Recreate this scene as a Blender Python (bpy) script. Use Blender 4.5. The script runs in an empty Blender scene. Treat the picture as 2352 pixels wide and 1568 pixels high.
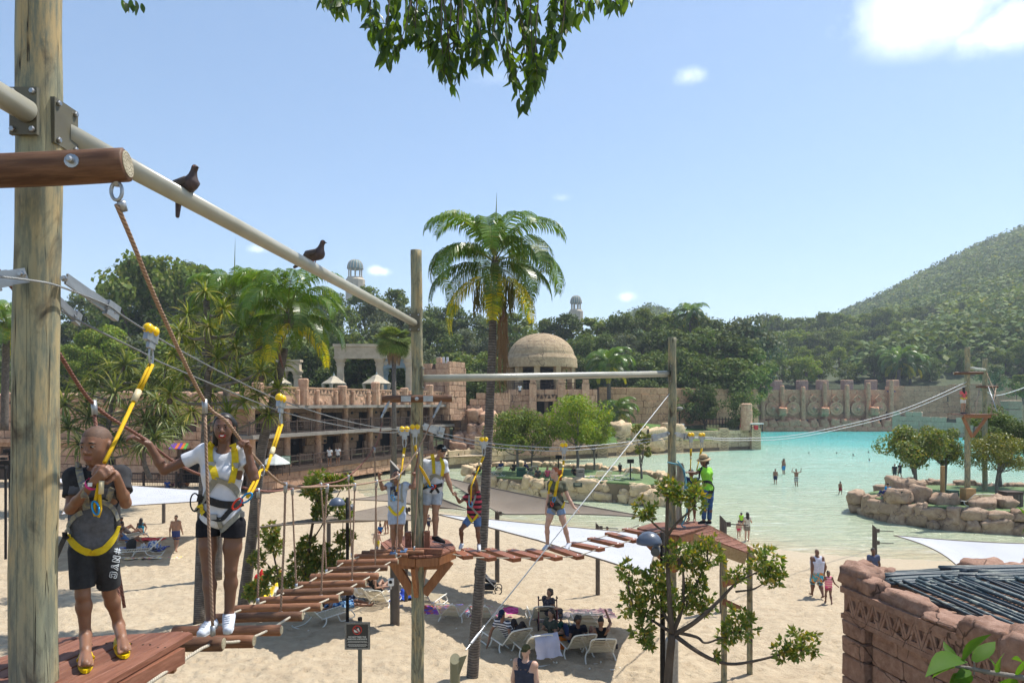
import bpy,math,random
import numpy as np
from mathutils import Vector,Matrix,noise
from mathutils.bvhtree import BVHTree
random.seed(7)
RNG=np.random.default_rng(7)
S=bpy.context.scene
COL=S.collection
V3=Vector
PI=math.pi
# camera
HC=7.7
FPX,CX,HY=1568.0,1176.0,925.0
cam_d=bpy.data.cameras.new('camera')
cam_d.lens=24.0
cam_d.sensor_width=36.0
cam_d.shift_y=(HY-784.0)/2352.0
cam_d.clip_start=0.1
cam_d.clip_end=6000.0
cam=bpy.data.objects.new('camera',cam_d)
cam.location=(0,0,HC)
cam.rotation_euler=(PI/2,0,0)
COL.objects.link(cam)
S.camera=cam
# sky and sun
SUN_EL,SUN_AZ=math.radians(62),math.radians(58)
W=bpy.data.worlds.new('World')
S.world=W
W.use_nodes=True
wn=W.node_tree.nodes
wl=W.node_tree.links
wn.clear()
w_out=wn.new('ShaderNodeOutputWorld')
w_bg=wn.new('ShaderNodeBackground')
w_bg.inputs['Strength'].default_value=0.15
w_sky=wn.new('ShaderNodeTexSky')
w_sky.sky_type='NISHITA'
w_sky.sun_disc=False
w_sky.sun_elevation=SUN_EL
w_sky.sun_rotation=SUN_AZ
w_sky.altitude=900
w_sky.air_density=1.0
w_sky.dust_density=0.7
w_sky.ozone_density=1.6
w_tc=wn.new('ShaderNodeTexCoord')
w_sep=wn.new('ShaderNodeSeparateXYZ')
wl.new(w_tc.outputs['Generated'],w_sep.inputs[0])
w_map=wn.new('ShaderNodeMapping')
w_map.inputs['Scale'].default_value=(1.0,1.0,2.4)
w_map.inputs['Location'].default_value=(0.35,0.1,0.62)
wl.new(w_tc.outputs['Generated'],w_map.inputs[0])
w_no=wn.new('ShaderNodeTexNoise')
w_no.inputs['Scale'].default_value=5.2
w_no.inputs['Detail'].default_value=9.0
w_no.inputs['Roughness'].default_value=0.56
wl.new(w_map.outputs[0],w_no.inputs['Vector'])
w_ra=wn.new('ShaderNodeMapRange')
w_ra.inputs['From Min'].default_value=0.60
w_ra.inputs['From Max'].default_value=0.80
wl.new(w_no.outputs['Fac'],w_ra.inputs['Value'])
w_lg=wn.new('ShaderNodeTexNoise')
w_lg.inputs['Scale'].default_value=1.6
wl.new(w_map.outputs[0],w_lg.inputs['Vector'])
w_lr=wn.new('ShaderNodeMapRange')
w_lr.inputs['From Min'].default_value=0.52
w_lr.inputs['From Max'].default_value=0.75
wl.new(w_lg.outputs['Fac'],w_lr.inputs['Value'])
w_mu=wn.new('ShaderNodeMath')
w_mu.operation='MULTIPLY'
wl.new(w_ra.outputs[0],w_mu.inputs[0])
wl.new(w_lr.outputs[0],w_mu.inputs[1])
w_mix=wn.new('ShaderNodeMix')
w_mix.data_type='RGBA'
w_mix.inputs['B'].default_value=(7.6,7.7,7.9,1)
w_fac=w_mu.outputs[0]
for cpx,cpy,cr,cs in((2160,0,.13,1.0),(1585,175,.03,.35),(872,622,.022,.75),(1435,683,.022,.7),(1290,455,.02,.3),(590,572,.018,.45),(2300,60,.08,.8)):
 cd=Vector((cpx-CX,FPX,HY-cpy)).normalized()
 w_di=wn.new('ShaderNodeVectorMath')
 w_di.operation='SUBTRACT'
 w_di.inputs[1].default_value=cd
 wl.new(w_tc.outputs['Generated'],w_di.inputs[0])
 w_sc=wn.new('ShaderNodeVectorMath')
 w_sc.operation='MULTIPLY'
 w_sc.inputs[1].default_value=(1,1,2.2)
 wl.new(w_di.outputs[0],w_sc.inputs[0])
 w_ln=wn.new('ShaderNodeVectorMath')
 w_ln.operation='LENGTH'
 wl.new(w_sc.outputs[0],w_ln.inputs[0])
 w_r1=wn.new('ShaderNodeMapRange')
 w_r1.inputs['From Min'].default_value=cr
 w_r1.inputs['From Max'].default_value=0
 w_r1.inputs['To Max'].default_value=.34
 wl.new(w_ln.outputs['Value'],w_r1.inputs['Value'])
 w_n2=wn.new('ShaderNodeTexNoise')
 w_n2.inputs['Scale'].default_value=1.6/cr**.8
 w_n2.inputs['Detail'].default_value=10
 w_n2.inputs['Roughness'].default_value=.62
 wl.new(w_tc.outputs['Generated'],w_n2.inputs['Vector'])
 w_a2=wn.new('ShaderNodeMath')
 w_a2.operation='ADD'
 wl.new(w_r1.outputs[0],w_a2.inputs[0])
 wl.new(w_n2.outputs['Fac'],w_a2.inputs[1])
 w_r2=wn.new('ShaderNodeMapRange')
 w_r2.inputs['From Min'].default_value=.54
 w_r2.inputs['From Max'].default_value=1.12
 w_r2.inputs['To Max'].default_value=cs
 wl.new(w_a2.outputs[0],w_r2.inputs['Value'])
 w_g3=wn.new('ShaderNodeMapRange')
 w_g3.inputs['From Max'].default_value=.2
 wl.new(w_r1.outputs[0],w_g3.inputs['Value'])
 w_m3=wn.new('ShaderNodeMath')
 w_m3.operation='MULTIPLY'
 wl.new(w_g3.outputs[0],w_m3.inputs[0])
 wl.new(w_r2.outputs[0],w_m3.inputs[1])
 w_m2=wn.new('ShaderNodeMath')
 w_m2.operation='MAXIMUM'
 wl.new(w_fac,w_m2.inputs[0])
 wl.new(w_m3.outputs[0],w_m2.inputs[1])
 w_fac=w_m2.outputs[0]
wl.new(w_fac,w_mix.inputs['Factor'])
w_ga=wn.new('ShaderNodeGamma')
w_ga.inputs['Gamma'].default_value=0.72
w_hs=wn.new('ShaderNodeHueSaturation')
w_hs.inputs['Saturation'].default_value=1.12
w_hs.inputs['Value'].default_value=0.89
wl.new(w_sky.outputs[0],w_ga.inputs[0])
wl.new(w_ga.outputs[0],w_hs.inputs['Color'])
wl.new(w_hs.outputs[0],w_mix.inputs['A'])
wl.new(w_mix.outputs['Result'],w_bg.inputs[0])
wl.new(w_bg.outputs[0],w_out.inputs[0])
sun_d=bpy.data.lights.new('sun','SUN')
sun_d.energy=2.8
sun_d.angle=math.radians(0.53)
sun_d.color=(1.0,0.955,0.88)
sun=bpy.data.objects.new('sun',sun_d)
SUNV=Vector((math.sin(SUN_AZ)*math.cos(SUN_EL),math.cos(SUN_AZ)*math.cos(SUN_EL),math.sin(SUN_EL)))
sun.rotation_euler=SUNV.to_track_quat('Z','Y').to_euler()
sun.location=(30,20,60)
COL.objects.link(sun)
S.view_settings.view_transform='Standard'
S.view_settings.look='None'
S.view_settings.exposure=1.24
S.view_settings.gamma=1.0
S.view_settings.use_curve_mapping=False
S.render.engine='CYCLES'
S.cycles.use_denoising=True
S.cycles.use_adaptive_sampling=True
S.cycles.adaptive_threshold=0.015
S.cycles.adaptive_min_samples=12
S.cycles.max_bounces=4
S.cycles.diffuse_bounces=2
S.cycles.glossy_bounces=2
S.cycles.transmission_bounces=3
S.cycles.transparent_max_bounces=4
S.cycles.use_light_tree=False
S.cycles.caustics_reflective=False
S.cycles.caustics_refractive=False
# survey helpers
def P(px,py,Y):
 """the point that lies Y metres into the scene at sheet position px, py"""
 return Vector(((px-CX)/FPX*Y,Y,HC-(py-HY)/FPX*Y))
def G(px,py,z=0.0):
 """the point at height z under sheet position px, py"""
 return P(px,py,(HC-z)*FPX/(py-HY))
def vec(p):
 return p if isinstance(p,Vector)else Vector(p)
 # things
def thing(name,label,cat,loc=(0,0,0),rz=0.0,group=None):
 o=bpy.data.objects.new(name,None)
 o.empty_display_size=0.1
 o.location=loc
 o.rotation_euler=(0,0,rz)
 COL.objects.link(o)
 tag(o,label,cat,group)
 return o
def tag(o,label=None,cat=None,group=None,kind=None):
 if label:
  o['label']=label
 if cat:
  o['category']=cat
 if group:
  o['group']=group
 if kind:
  o['kind']=kind
 return o
def link(name,me,parent=None,m=None,loc=None,rot=None,scale=None):
 o=bpy.data.objects.new(name,me)
 if m is not None and not me.materials:
  me.materials.append(m)
 if parent is not None:
  o.parent=parent
 if loc is not None:
  o.location=loc
 if rot is not None:
  o.rotation_euler=rot
 if scale is not None:
  o.scale=scale
 COL.objects.link(o)
 return o
KIDS={}
def copy_tree(o,parent=None,loc=None,rz=None,scale=None,label=None):
 c=o.copy()
 COL.objects.link(c)
 if parent is not None:
  c.parent=parent
 if loc is not None:
  c.location=loc
 if rz is not None:
  c.rotation_euler=(0,0,rz)
 if scale is not None:
  c.scale=(scale,scale,scale)if not hasattr(scale,'__len__')else scale
 if label:
  c['label']=label
 if o not in KIDS:
  KIDS[o]=[ch for ch in COL.objects if ch.parent==o]
 for ch in KIDS[o]:
  copy_tree(ch,c)
 return c
 # mesh builder
class MB:
 def __init__(self):
  self.v,self.f,self.uv,self.mi=[],[],[],[]
  self.n=0
 def add(self,verts,faces,uvs=None,mi=0):
  o=self.n
  self.v.extend(verts)
  self.n+=len(verts)
  for k,f in enumerate(faces):
   self.f.append(tuple(i+o for i in f))
   self.uv.append(uvs[k]if uvs else None)
   self.mi.append(mi)
  return self
 def box(self,c,s,rz=0.0,mi=0,rot=None,taper=1.0):
  x,y,z=s[0]/2,s[1]/2,s[2]/2
  m=rot if rot is not None else Matrix.Rotation(rz,3,'Z')
  vs=[]
  for dz in(-z,z):
   t=taper if dz>0 else 1.0
   for dx,dy in((-x,-y),(x,-y),(x,y),(-x,y)):
    vs.append(tuple(m@Vector((dx*t,dy*t,dz))+vec(c)))
  return self.add(vs,[(3,2,1,0),(4,5,6,7),(0,1,5,4),(1,2,6,5),(2,3,7,6),(3,0,4,7)],mi=mi)
 def bar(self,a,b,w,h,up=(0,0,1),mi=0):
  """square bar from a to b, w across, h along up"""
  a,b=vec(a),vec(b)
  d=(b-a)
  L=d.length
  d=d/L
  u=vec(up)
  sd=d.cross(u).normalized()
  u=sd.cross(d).normalized()
  m=Matrix((sd,d,u)).transposed()
  return self.box((a+b)/2,(w,L,h),rot=m,mi=mi)
 def tube(self,pts,r,n=8,caps=True,mi=0,flat=None,up=None,vs=1.0):
  pts=[vec(p)for p in pts]
  k=len(pts)
  rs=r if hasattr(r,'__len__')else[r]*k
  vs_,fs,uvs=[],[],[]
  nrm=None
  L=0.0
  Ls=[]
  for i,p in enumerate(pts):
   if i:
    L+=(p-pts[i-1]).length
   Ls.append(L*vs)
   d=(pts[min(i+1,k-1)]-pts[max(i-1,0)])
   d=d.normalized()if d.length>1e-9 else Vector((0,0,1))
   if nrm is None:
    ref=vec(up)if up is not None else(Vector((0,0,1))if abs(d.z)<.9 else Vector((1,0,0)))
    nrm=(ref-d*ref.dot(d)).normalized()
   else:
    nn=nrm-d*nrm.dot(d)
    nrm=nn.normalized()if nn.length>1e-6 else nrm
   bi=d.cross(nrm)
   for j in range(n):
    a=2*PI*j/n
    ca,sa=math.cos(a),math.sin(a)
    if flat:
     ca*=flat
    vs_.append(tuple(p+(nrm*ca+bi*sa)*rs[i]))
  for i in range(k-1):
   for j in range(n):
    j2=(j+1)%n
    fs.append((i*n+j,i*n+j2,(i+1)*n+j2,(i+1)*n+j))
    u0,u1=j/n,(j+1)/n
    uvs.append(((u0,Ls[i]),(u1,Ls[i]),(u1,Ls[i+1]),(u0,Ls[i+1])))
  if caps:
   fs.append(tuple(range(n-1,-1,-1)))
   fs.append(tuple((k-1)*n+j for j in range(n)))
   uvs+=[tuple((.5,0)for _ in range(n))]*2
  return self.add(vs_,fs,uvs,mi)
 def ribbon(self,pts,nrms,w,t=0.003,mi=0):
  """flat strap through pts lying on a surface with normals nrms"""
  pts=[vec(p)for p in pts]
  k=len(pts)
  vs_,fs=[],[]
  for i in range(k):
   d=(pts[min(i+1,k-1)]-pts[max(i-1,0)]).normalized()
   nr=vec(nrms[i]).normalized()
   sd=d.cross(nr)
   sd=sd.normalized()if sd.length>1e-6 else Vector((1,0,0))
   nr=sd.cross(d)
   for a,b in((-1,0),(1,0),(1,1),(-1,1)):
    vs_.append(tuple(pts[i]+sd*(a*w/2)+nr*(t*b)))
  for i in range(k-1):
   for j in range(4):
    j2=(j+1)%4
    fs.append((i*4+j,i*4+j2,(i+1)*4+j2,(i+1)*4+j))
  fs.append((3,2,1,0))
  fs.append(tuple((k-1)*4+j for j in range(4)))
  return self.add(vs_,fs,mi=mi)
 def lathe(self,c,prof,n=16,mi=0,axis=None):
  """prof: (radius, height) rings round the z axis at c (or round axis)"""
  c=vec(c)
  m=Matrix.Identity(3)if axis is None else vec(axis).normalized().to_track_quat('Z','Y').to_matrix()
  vs_,fs=[],[]
  for r,z in prof:
   for j in range(n):
    a=2*PI*j/n
    vs_.append(tuple(c+m@Vector((r*math.cos(a),r*math.sin(a),z))))
  k=len(prof)
  for i in range(k-1):
   for j in range(n):
    j2=(j+1)%n
    fs.append((i*n+j,i*n+j2,(i+1)*n+j2,(i+1)*n+j))
  if prof[0][0]>1e-6:
   fs.append(tuple(range(n-1,-1,-1)))
  if prof[-1][0]>1e-6:
   fs.append(tuple((k-1)*n+j for j in range(n)))
  return self.add(vs_,fs,mi=mi)
 def prism(self,poly,z0,z1,mi=0):
  n=len(poly)
  a=sum(poly[i][0]*poly[(i+1)%n][1]-poly[(i+1)%n][0]*poly[i][1]for i in range(n))
  if a<0:
   poly=poly[::-1]
  vs_=[(p[0],p[1],z0)for p in poly]+[(p[0],p[1],z1)for p in poly]
  fs=[tuple(range(n-1,-1,-1)),tuple(range(n,2*n))]
  fs+=[(i,(i+1)%n,n+(i+1)%n,n+i)for i in range(n)]
  return self.add(vs_,fs,mi=mi)
 def blob(self,c,r,n=10,m=7,mi=0,jit=0.0,seed=0,rot=None,power=1.0):
  """rounded lump, radii r, optional noise"""
  c=vec(c)
  vs_,fs=[],[]
  vs_.append(Vector((0,0,-1)))
  for i in range(1,m):
   t=PI*i/m-PI/2
   for j in range(n):
    a=2*PI*j/n
    vs_.append(Vector((math.cos(t)*math.cos(a),math.cos(t)*math.sin(a),math.sin(t))))
  vs_.append(Vector((0,0,1)))
  out=[]
  for q in vs_:
   if power!=1.0:
    q=Vector(tuple(math.copysign(abs(x)**power,x)for x in q))
   f=1.0+(jit*noise.noise(q*1.7+Vector((seed*3.1,seed*1.7,seed*.7)))if jit else 0)
   w=Vector((q.x*r[0]*f,q.y*r[1]*f,q.z*r[2]*f))
   if rot is not None:
    w=rot@w
   out.append(tuple(w+c))
  L=len(out)-1
  for j in range(n):
   j2=(j+1)%n
   fs.append((0,1+j2,1+j))
   for i in range(m-2):
    b=1+i*n
    fs.append((b+j,b+j2,b+n+j2,b+n+j))
   b=1+(m-2)*n
   fs.append((b+j,b+j2,L))
  return self.add(out,fs,mi=mi)
 def mesh(self,name,mats,smooth=False):
  me=bpy.data.meshes.new(name)
  me.from_pydata(self.v,[],self.f)
  for m in(mats if isinstance(mats,(list,tuple))else[mats]):
   if m is not None:
    me.materials.append(m)
  if any(self.mi):
   me.polygons.foreach_set('material_index',self.mi)
  if any(u is not None for u in self.uv):
   lay=me.uv_layers.new(name='uv')
   flat=[]
   for u,f in zip(self.uv,self.f):
    if u is None:
     flat.extend([0.0,0.0]*len(f))
    else:
     for a in u:
      flat.extend(a)
   lay.data.foreach_set('uv',flat)
  if smooth:
   me.polygons.foreach_set('use_smooth',[True]*len(me.polygons))
  me.update()
  return me
 def build(self,name,mats,parent=None,smooth=False,loc=None,label=None):
  me=self.mesh(name,mats,smooth)
  o=link(name,me,parent,loc=loc)
  if label:
   o['label']=label
  return o
def np_mesh(name,verts,faces,mats,smooth=False,mi=None):
 """verts (n,3), faces (m,3|4) numpy"""
 me=bpy.data.meshes.new(name)
 nv,nf,k=len(verts),len(faces),faces.shape[1]
 me.vertices.add(nv)
 me.vertices.foreach_set('co',np.asarray(verts,np.float32).ravel())
 me.loops.add(nf*k)
 me.loops.foreach_set('vertex_index',np.asarray(faces,np.int32).ravel())
 me.polygons.add(nf)
 me.polygons.foreach_set('loop_start',np.arange(0,nf*k,k,dtype=np.int32))
 for m in(mats if isinstance(mats,(list,tuple))else[mats]):
  if m is not None:
   me.materials.append(m)
 if mi is not None:
  me.polygons.foreach_set('material_index',np.asarray(mi,np.int32))
 if smooth:
  me.polygons.foreach_set('use_smooth',np.ones(nf,bool))
 me.update(calc_edges=True)
 me.validate()
 return me
 # materials
def mat(name):
 m=bpy.data.materials.new(name)
 m.use_nodes=True
 nt=m.node_tree
 b=nt.nodes['Principled BSDF']
 return m,nt,b
def c4(c):
 return(c[0],c[1],c[2],1.0)
def node(nt,t,**kw):
 n=nt.nodes.new(t)
 for k,v in kw.items():
  if k in n.inputs:
   n.inputs[k].default_value=v
  else:
   setattr(n,k,v)
 return n
def coords(nt,scale=(1,1,1),kind='Object'):
 tc=nt.nodes.new('ShaderNodeTexCoord')
 mp=nt.nodes.new('ShaderNodeMapping')
 mp.inputs['Scale'].default_value=scale
 nt.links.new(tc.outputs[kind],mp.inputs[0])
 return mp.outputs[0]
def mixc(nt,fac,a,b,blend='MIX'):
 n=nt.nodes.new('ShaderNodeMix')
 n.data_type='RGBA'
 n.blend_type=blend
 for key,val in(('Factor',fac),('A',a),('B',b)):
  if hasattr(val,'is_linked')or isinstance(val,bpy.types.NodeSocket):
   nt.links.new(val,n.inputs[key])
  elif key=='Factor':
   n.inputs[key].default_value=val
  else:
   n.inputs[key].default_value=c4(val)
 return n.outputs['Result']
def ramp(nt,sock,lo,hi):
 n=nt.nodes.new('ShaderNodeMapRange')
 n.inputs['From Min'].default_value=lo
 n.inputs['From Max'].default_value=hi
 nt.links.new(sock,n.inputs['Value'])
 return n.outputs[0]
def noise_t(nt,vecs,scale,detail=4,rough=.55,dist=0.0):
 n=nt.nodes.new('ShaderNodeTexNoise')
 n.inputs['Scale'].default_value=scale
 n.inputs['Detail'].default_value=detail
 n.inputs['Roughness'].default_value=rough
 n.inputs['Distortion'].default_value=dist
 nt.links.new(vecs,n.inputs['Vector'])
 return n.outputs['Fac']
def bump(nt,b,h,strength=.3,dist=.02,prev=None):
 n=nt.nodes.new('ShaderNodeBump')
 n.inputs['Strength'].default_value=strength
 n.inputs['Distance'].default_value=dist
 nt.links.new(h,n.inputs['Height'])
 if prev is not None:
  nt.links.new(prev,n.inputs['Normal'])
 nt.links.new(n.outputs[0],b.inputs['Normal'])
 return n.outputs[0]
def basic(name,c1,c2=None,rough=.6,scale=6,lo=.35,hi=.65,bmp=0,bsc=None,bd=.01,metal=0,spec=.4,stretch=(1,1,1),objvar=0.0,detail=4,coat=0,kind='Object'):
 m,nt,b=mat(name)
 b.inputs['Roughness'].default_value=rough
 b.inputs['Metallic'].default_value=metal
 b.inputs['Specular IOR Level'].default_value=spec
 b.inputs['Coat Weight'].default_value=coat
 v=coords(nt,stretch,kind)
 if c2 is None:
  c2=tuple(x*.82 for x in c1)
 f=ramp(nt,noise_t(nt,v,scale,detail),lo,hi)
 col=mixc(nt,f,c1,c2)
 if objvar:
  oi=nt.nodes.new('ShaderNodeObjectInfo')
  hs=nt.nodes.new('ShaderNodeHueSaturation')
  mr=nt.nodes.new('ShaderNodeMapRange')
  mr.inputs['To Min'].default_value=1-objvar
  mr.inputs['To Max'].default_value=1+objvar
  nt.links.new(oi.outputs['Random'],mr.inputs['Value'])
  nt.links.new(mr.outputs[0],hs.inputs['Value'])
  nt.links.new(col,hs.inputs['Color'])
  col=hs.outputs[0]
 nt.links.new(col,b.inputs['Base Color'])
 if bmp:
  bump(nt,b,noise_t(nt,v,bsc or scale*4,5),bmp,bd)
 return m
def plain(name,c,rough=.5,metal=0,spec=.4):
 m,nt,b=mat(name)
 b.inputs['Base Color'].default_value=c4(c)
 b.inputs['Roughness'].default_value=rough
 b.inputs['Metallic'].default_value=metal
 b.inputs['Specular IOR Level'].default_value=spec
 return m
def stone(name,c1,c2,c3,scale=1.0,crack=1.0,objvar=.1,rough=.85,bmp=.5,crack_sc=1.1):
 """weathered moulded rock: three tones, fine grain, a few hairline cracks"""
 m,nt,b=mat(name)
 b.inputs['Roughness'].default_value=rough
 b.inputs['Specular IOR Level'].default_value=.25
 tc=nt.nodes.new('ShaderNodeTexCoord')
 ge=nt.nodes.new('ShaderNodeNewGeometry')
 v=ge.outputs['Position']
 f1=ramp(nt,noise_t(nt,v,.9*scale,5),.35,.68)
 f2=ramp(nt,noise_t(nt,v,3.1*scale,6,.62),.42,.7)
 col=mixc(nt,f1,c1,c2)
 col=mixc(nt,f2,col,c3)
 oi=nt.nodes.new('ShaderNodeObjectInfo')
 hs=nt.nodes.new('ShaderNodeHueSaturation')
 mr=nt.nodes.new('ShaderNodeMapRange')
 mr.inputs['To Min'].default_value=1-objvar
 mr.inputs['To Max'].default_value=1+objvar
 nt.links.new(oi.outputs['Random'],mr.inputs['Value'])
 nt.links.new(mr.outputs[0],hs.inputs['Value'])
 nt.links.new(col,hs.inputs['Color'])
 col=hs.outputs[0]
 nz=nt.nodes.new('ShaderNodeTexNoise')
 nz.inputs['Scale'].default_value=1.3*scale
 nt.links.new(v,nz.inputs['Vector'])
 ad=nt.nodes.new('ShaderNodeMixRGB')
 ad.blend_type='ADD'
 ad.inputs['Fac'].default_value=.55/scale
 nt.links.new(v,ad.inputs[1])
 nt.links.new(nz.outputs['Color'],ad.inputs[2])
 vo=nt.nodes.new('ShaderNodeTexVoronoi')
 vo.feature='DISTANCE_TO_EDGE'
 vo.inputs['Scale'].default_value=crack_sc*scale
 nt.links.new(ad.outputs[0],vo.inputs['Vector'])
 ck=ramp(nt,vo.outputs['Distance'],0.0,.018)
 ckn=ramp(nt,noise_t(nt,v,.8*scale,2),.47,.55)
 mx=nt.nodes.new('ShaderNodeMath')
 mx.operation='MAXIMUM'
 nt.links.new(ck,mx.inputs[0])
 nt.links.new(ckn,mx.inputs[1])
 if crack:
  col=mixc(nt,mx.outputs[0],tuple(x*.28 for x in c2),col)
 nt.links.new(col,b.inputs['Base Color'])
 n1=bump(nt,b,noise_t(nt,v,7*scale,7,.65),bmp,.06/scale)
 if crack:
  bump(nt,b,mx.outputs[0],.6,.03/scale,n1)
 return m
def leafmat(name,c1,c2,c3=None,rough=.45,trans=.35,spec=.4,objvar=.12,f3=.12):
 """leaf blades: a tone for each blade, light passing through"""
 m,nt,b=mat(name)
 b.inputs['Roughness'].default_value=rough
 b.inputs['Specular IOR Level'].default_value=spec
 ge=nt.nodes.new('ShaderNodeNewGeometry')
 col=mixc(nt,ge.outputs['Random Per Island'],c1,c2)
 if c3 is not None:
  mu=nt.nodes.new('ShaderNodeMath')
  mu.operation='MULTIPLY'
  mu.inputs[1].default_value=37.7
  fr=nt.nodes.new('ShaderNodeMath')
  fr.operation='FRACT'
  nt.links.new(ge.outputs['Random Per Island'],mu.inputs[0])
  nt.links.new(mu.outputs[0],fr.inputs[0])
  g=nt.nodes.new('ShaderNodeMath')
  g.operation='GREATER_THAN'
  g.inputs[1].default_value=1-f3
  nt.links.new(fr.outputs[0],g.inputs[0])
  col=mixc(nt,g.outputs[0],col,c3)
 oi=nt.nodes.new('ShaderNodeObjectInfo')
 hs=nt.nodes.new('ShaderNodeHueSaturation')
 mr=nt.nodes.new('ShaderNodeMapRange')
 mr.inputs['To Min'].default_value=1-objvar
 mr.inputs['To Max'].default_value=1+objvar
 nt.links.new(oi.outputs['Random'],mr.inputs['Value'])
 nt.links.new(mr.outputs[0],hs.inputs['Value'])
 nt.links.new(col,hs.inputs['Color'])
 col=hs.outputs[0]
 nt.links.new(col,b.inputs['Base Color'])
 t=nt.nodes.new('ShaderNodeBsdfTranslucent')
 tcol=mixc(nt,1.0,col,(1.6,1.5,.5),'MULTIPLY')
 nt.links.new(tcol,t.inputs['Color'])
 ms=nt.nodes.new('ShaderNodeMixShader')
 ms.inputs[0].default_value=trans
 nt.links.new(b.outputs[0],ms.inputs[1])
 nt.links.new(t.outputs[0],ms.inputs[2])
 nt.links.new(ms.outputs[0],nt.nodes['Material Output'].inputs['Surface'])
 return m
def ropemat(name,c1,c2,pitch=30.0,strands=3,rough=.8,metal=0,depth=.006,spec=.3):
 """laid rope: diagonal strands from the run of the tube"""
 m,nt,b=mat(name)
 b.inputs['Roughness'].default_value=rough
 b.inputs['Metallic'].default_value=metal
 b.inputs['Specular IOR Level'].default_value=spec
 uv=nt.nodes.new('ShaderNodeUVMap')
 sp=nt.nodes.new('ShaderNodeSeparateXYZ')
 nt.links.new(uv.outputs[0],sp.inputs[0])
 a=nt.nodes.new('ShaderNodeMath')
 a.operation='MULTIPLY'
 a.inputs[1].default_value=strands
 nt.links.new(sp.outputs[0],a.inputs[0])
 c=nt.nodes.new('ShaderNodeMath')
 c.operation='MULTIPLY_ADD'
 c.inputs[1].default_value=pitch
 nt.links.new(sp.outputs[1],c.inputs[0])
 nt.links.new(a.outputs[0],c.inputs[2])
 d=nt.nodes.new('ShaderNodeMath')
 d.operation='PINGPONG'
 d.inputs[1].default_value=.5
 nt.links.new(c.outputs[0],d.inputs[0])
 h=ramp(nt,d.outputs[0],0.0,.28)
 col=mixc(nt,h,c2,c1)
 nt.links.new(col,b.inputs['Base Color'])
 bump(nt,b,h,.8,depth)
 return m
def smooth_all(o):
 o.data.polygons.foreach_set('use_smooth',[True]*len(o.data.polygons))
def spline(pts,n=8):
 """Catmull-Rom through pts"""
 pts=[vec(p)for p in pts]
 if len(pts)<3:
  return[pts[0].lerp(pts[1],i/n)for i in range(n+1)]
 q=[pts[0]*2-pts[1]]+pts+[pts[-1]*2-pts[-2]]
 out=[]
 for i in range(1,len(q)-2):
  a,b,c,d=q[i-1],q[i],q[i+1],q[i+2]
  for k in range(n):
   t=k/n
   out.append(.5*((2*b)+(c-a)*t+(2*a-5*b+4*c-d)*t*t+(3*b-a-3*c+d)*t**3))
 out.append(pts[-1])
 return out
def sag(a,b,s,n=16):
 a,b=vec(a),vec(b)
 return[a.lerp(b,i/n)-Vector((0,0,4*s*(i/n)*(1-i/n)))for i in range(n+1)]
 # the setting: sand, water, lawn, hills
SHORE_PX=[(2900,1318),(2352,1297),(2200,1290),(2000,1280),(1840,1268),(1735,1254),(1600,1243),(1378,1225),(1200,1203),(1033,1180),(900,1155),(830,1135),(806,1114),(826,1095),(890,1080),(980,1070),(1035,1064)]
SHORE=[G(x,y)for x,y in SHORE_PX]
SHORE=[p.xy for p in spline(SHORE,6)]
WALLED=[G(1100,1066).xy,G(1290,1056).xy,G(1500,1045).xy,G(1735,1031).xy,Vector((67,187)),Vector((104,190)),Vector((112,176)),Vector((180,150)),Vector((180,30))]
POOL=np.array([tuple(p)for p in SHORE+WALLED])
SH=np.array([tuple(p)for p in SHORE])
def in_poly(X,Y,poly):
 ins=np.zeros(X.shape,bool)
 n=len(poly)
 j=n-1
 for i in range(n):
  xi,yi=poly[i]
  xj,yj=poly[j]
  c=((yi>Y)!=(yj>Y))&(X<(xj-xi)*(Y-yi)/(yj-yi+1e-12)+xi)
  ins^=c
  j=i
 return ins
def line_dist(X,Y,pl):
 d=np.full(X.shape,1e9)
 for i in range(len(pl)-1):
  ax,ay=pl[i]
  bx,by=pl[i+1]
  ux,uy=bx-ax,by-ay
  t=np.clip(((X-ax)*ux+(Y-ay)*uy)/(ux*ux+uy*uy+1e-12),0,1)
  d=np.minimum(d,np.hypot(X-ax-t*ux,Y-ay-t*uy))
 return d
def sstep(a,b,x):
 t=np.clip((x-a)/(b-a),0,1)
 return t*t*(3-2*t)
def sand_z(X,Y):
 X=np.asarray(X,float)
 Y=np.asarray(Y,float)
 d=line_dist(X,Y,SH)
 ins=in_poly(X,Y,POOL)
 dry=.55*(1-np.exp(-d/9.0))+.75*sstep(27,14.5,Y)
 return np.where(ins,-np.minimum(d*.03,1.4)-.004,dry)
def sand1(x,y):
 return float(sand_z(np.array([x]),np.array([y]))[0])
def on_sand(px,py):
 """point of the beach seen at sheet position px, py"""
 lo,hi=8.0,80.0
 for _ in range(40):
  mid=(lo+hi)/2
  p=P(px,py,mid)
  if p.z>sand1(p.x,p.y):
   lo=mid
  else:
   hi=mid
 p=P(px,py,lo)
 p.z=sand1(p.x,p.y)
 return p
def vnoise(X,Y,seed):
 """smooth value noise on arrays"""
 r=np.random.default_rng(seed)
 tab=r.random((256,256))
 xi,yi=np.floor(X).astype(int),np.floor(Y).astype(int)
 fx,fy=X-xi,Y-yi
 fx,fy=fx*fx*(3-2*fx),fy*fy*(3-2*fy)
 a=tab[xi%256,yi%256]
 b=tab[(xi+1)%256,yi%256]
 c=tab[xi%256,(yi+1)%256]
 d=tab[(xi+1)%256,(yi+1)%256]
 return(a*(1-fx)+b*fx)*(1-fy)+(c*(1-fx)+d*fx)*fy
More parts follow.
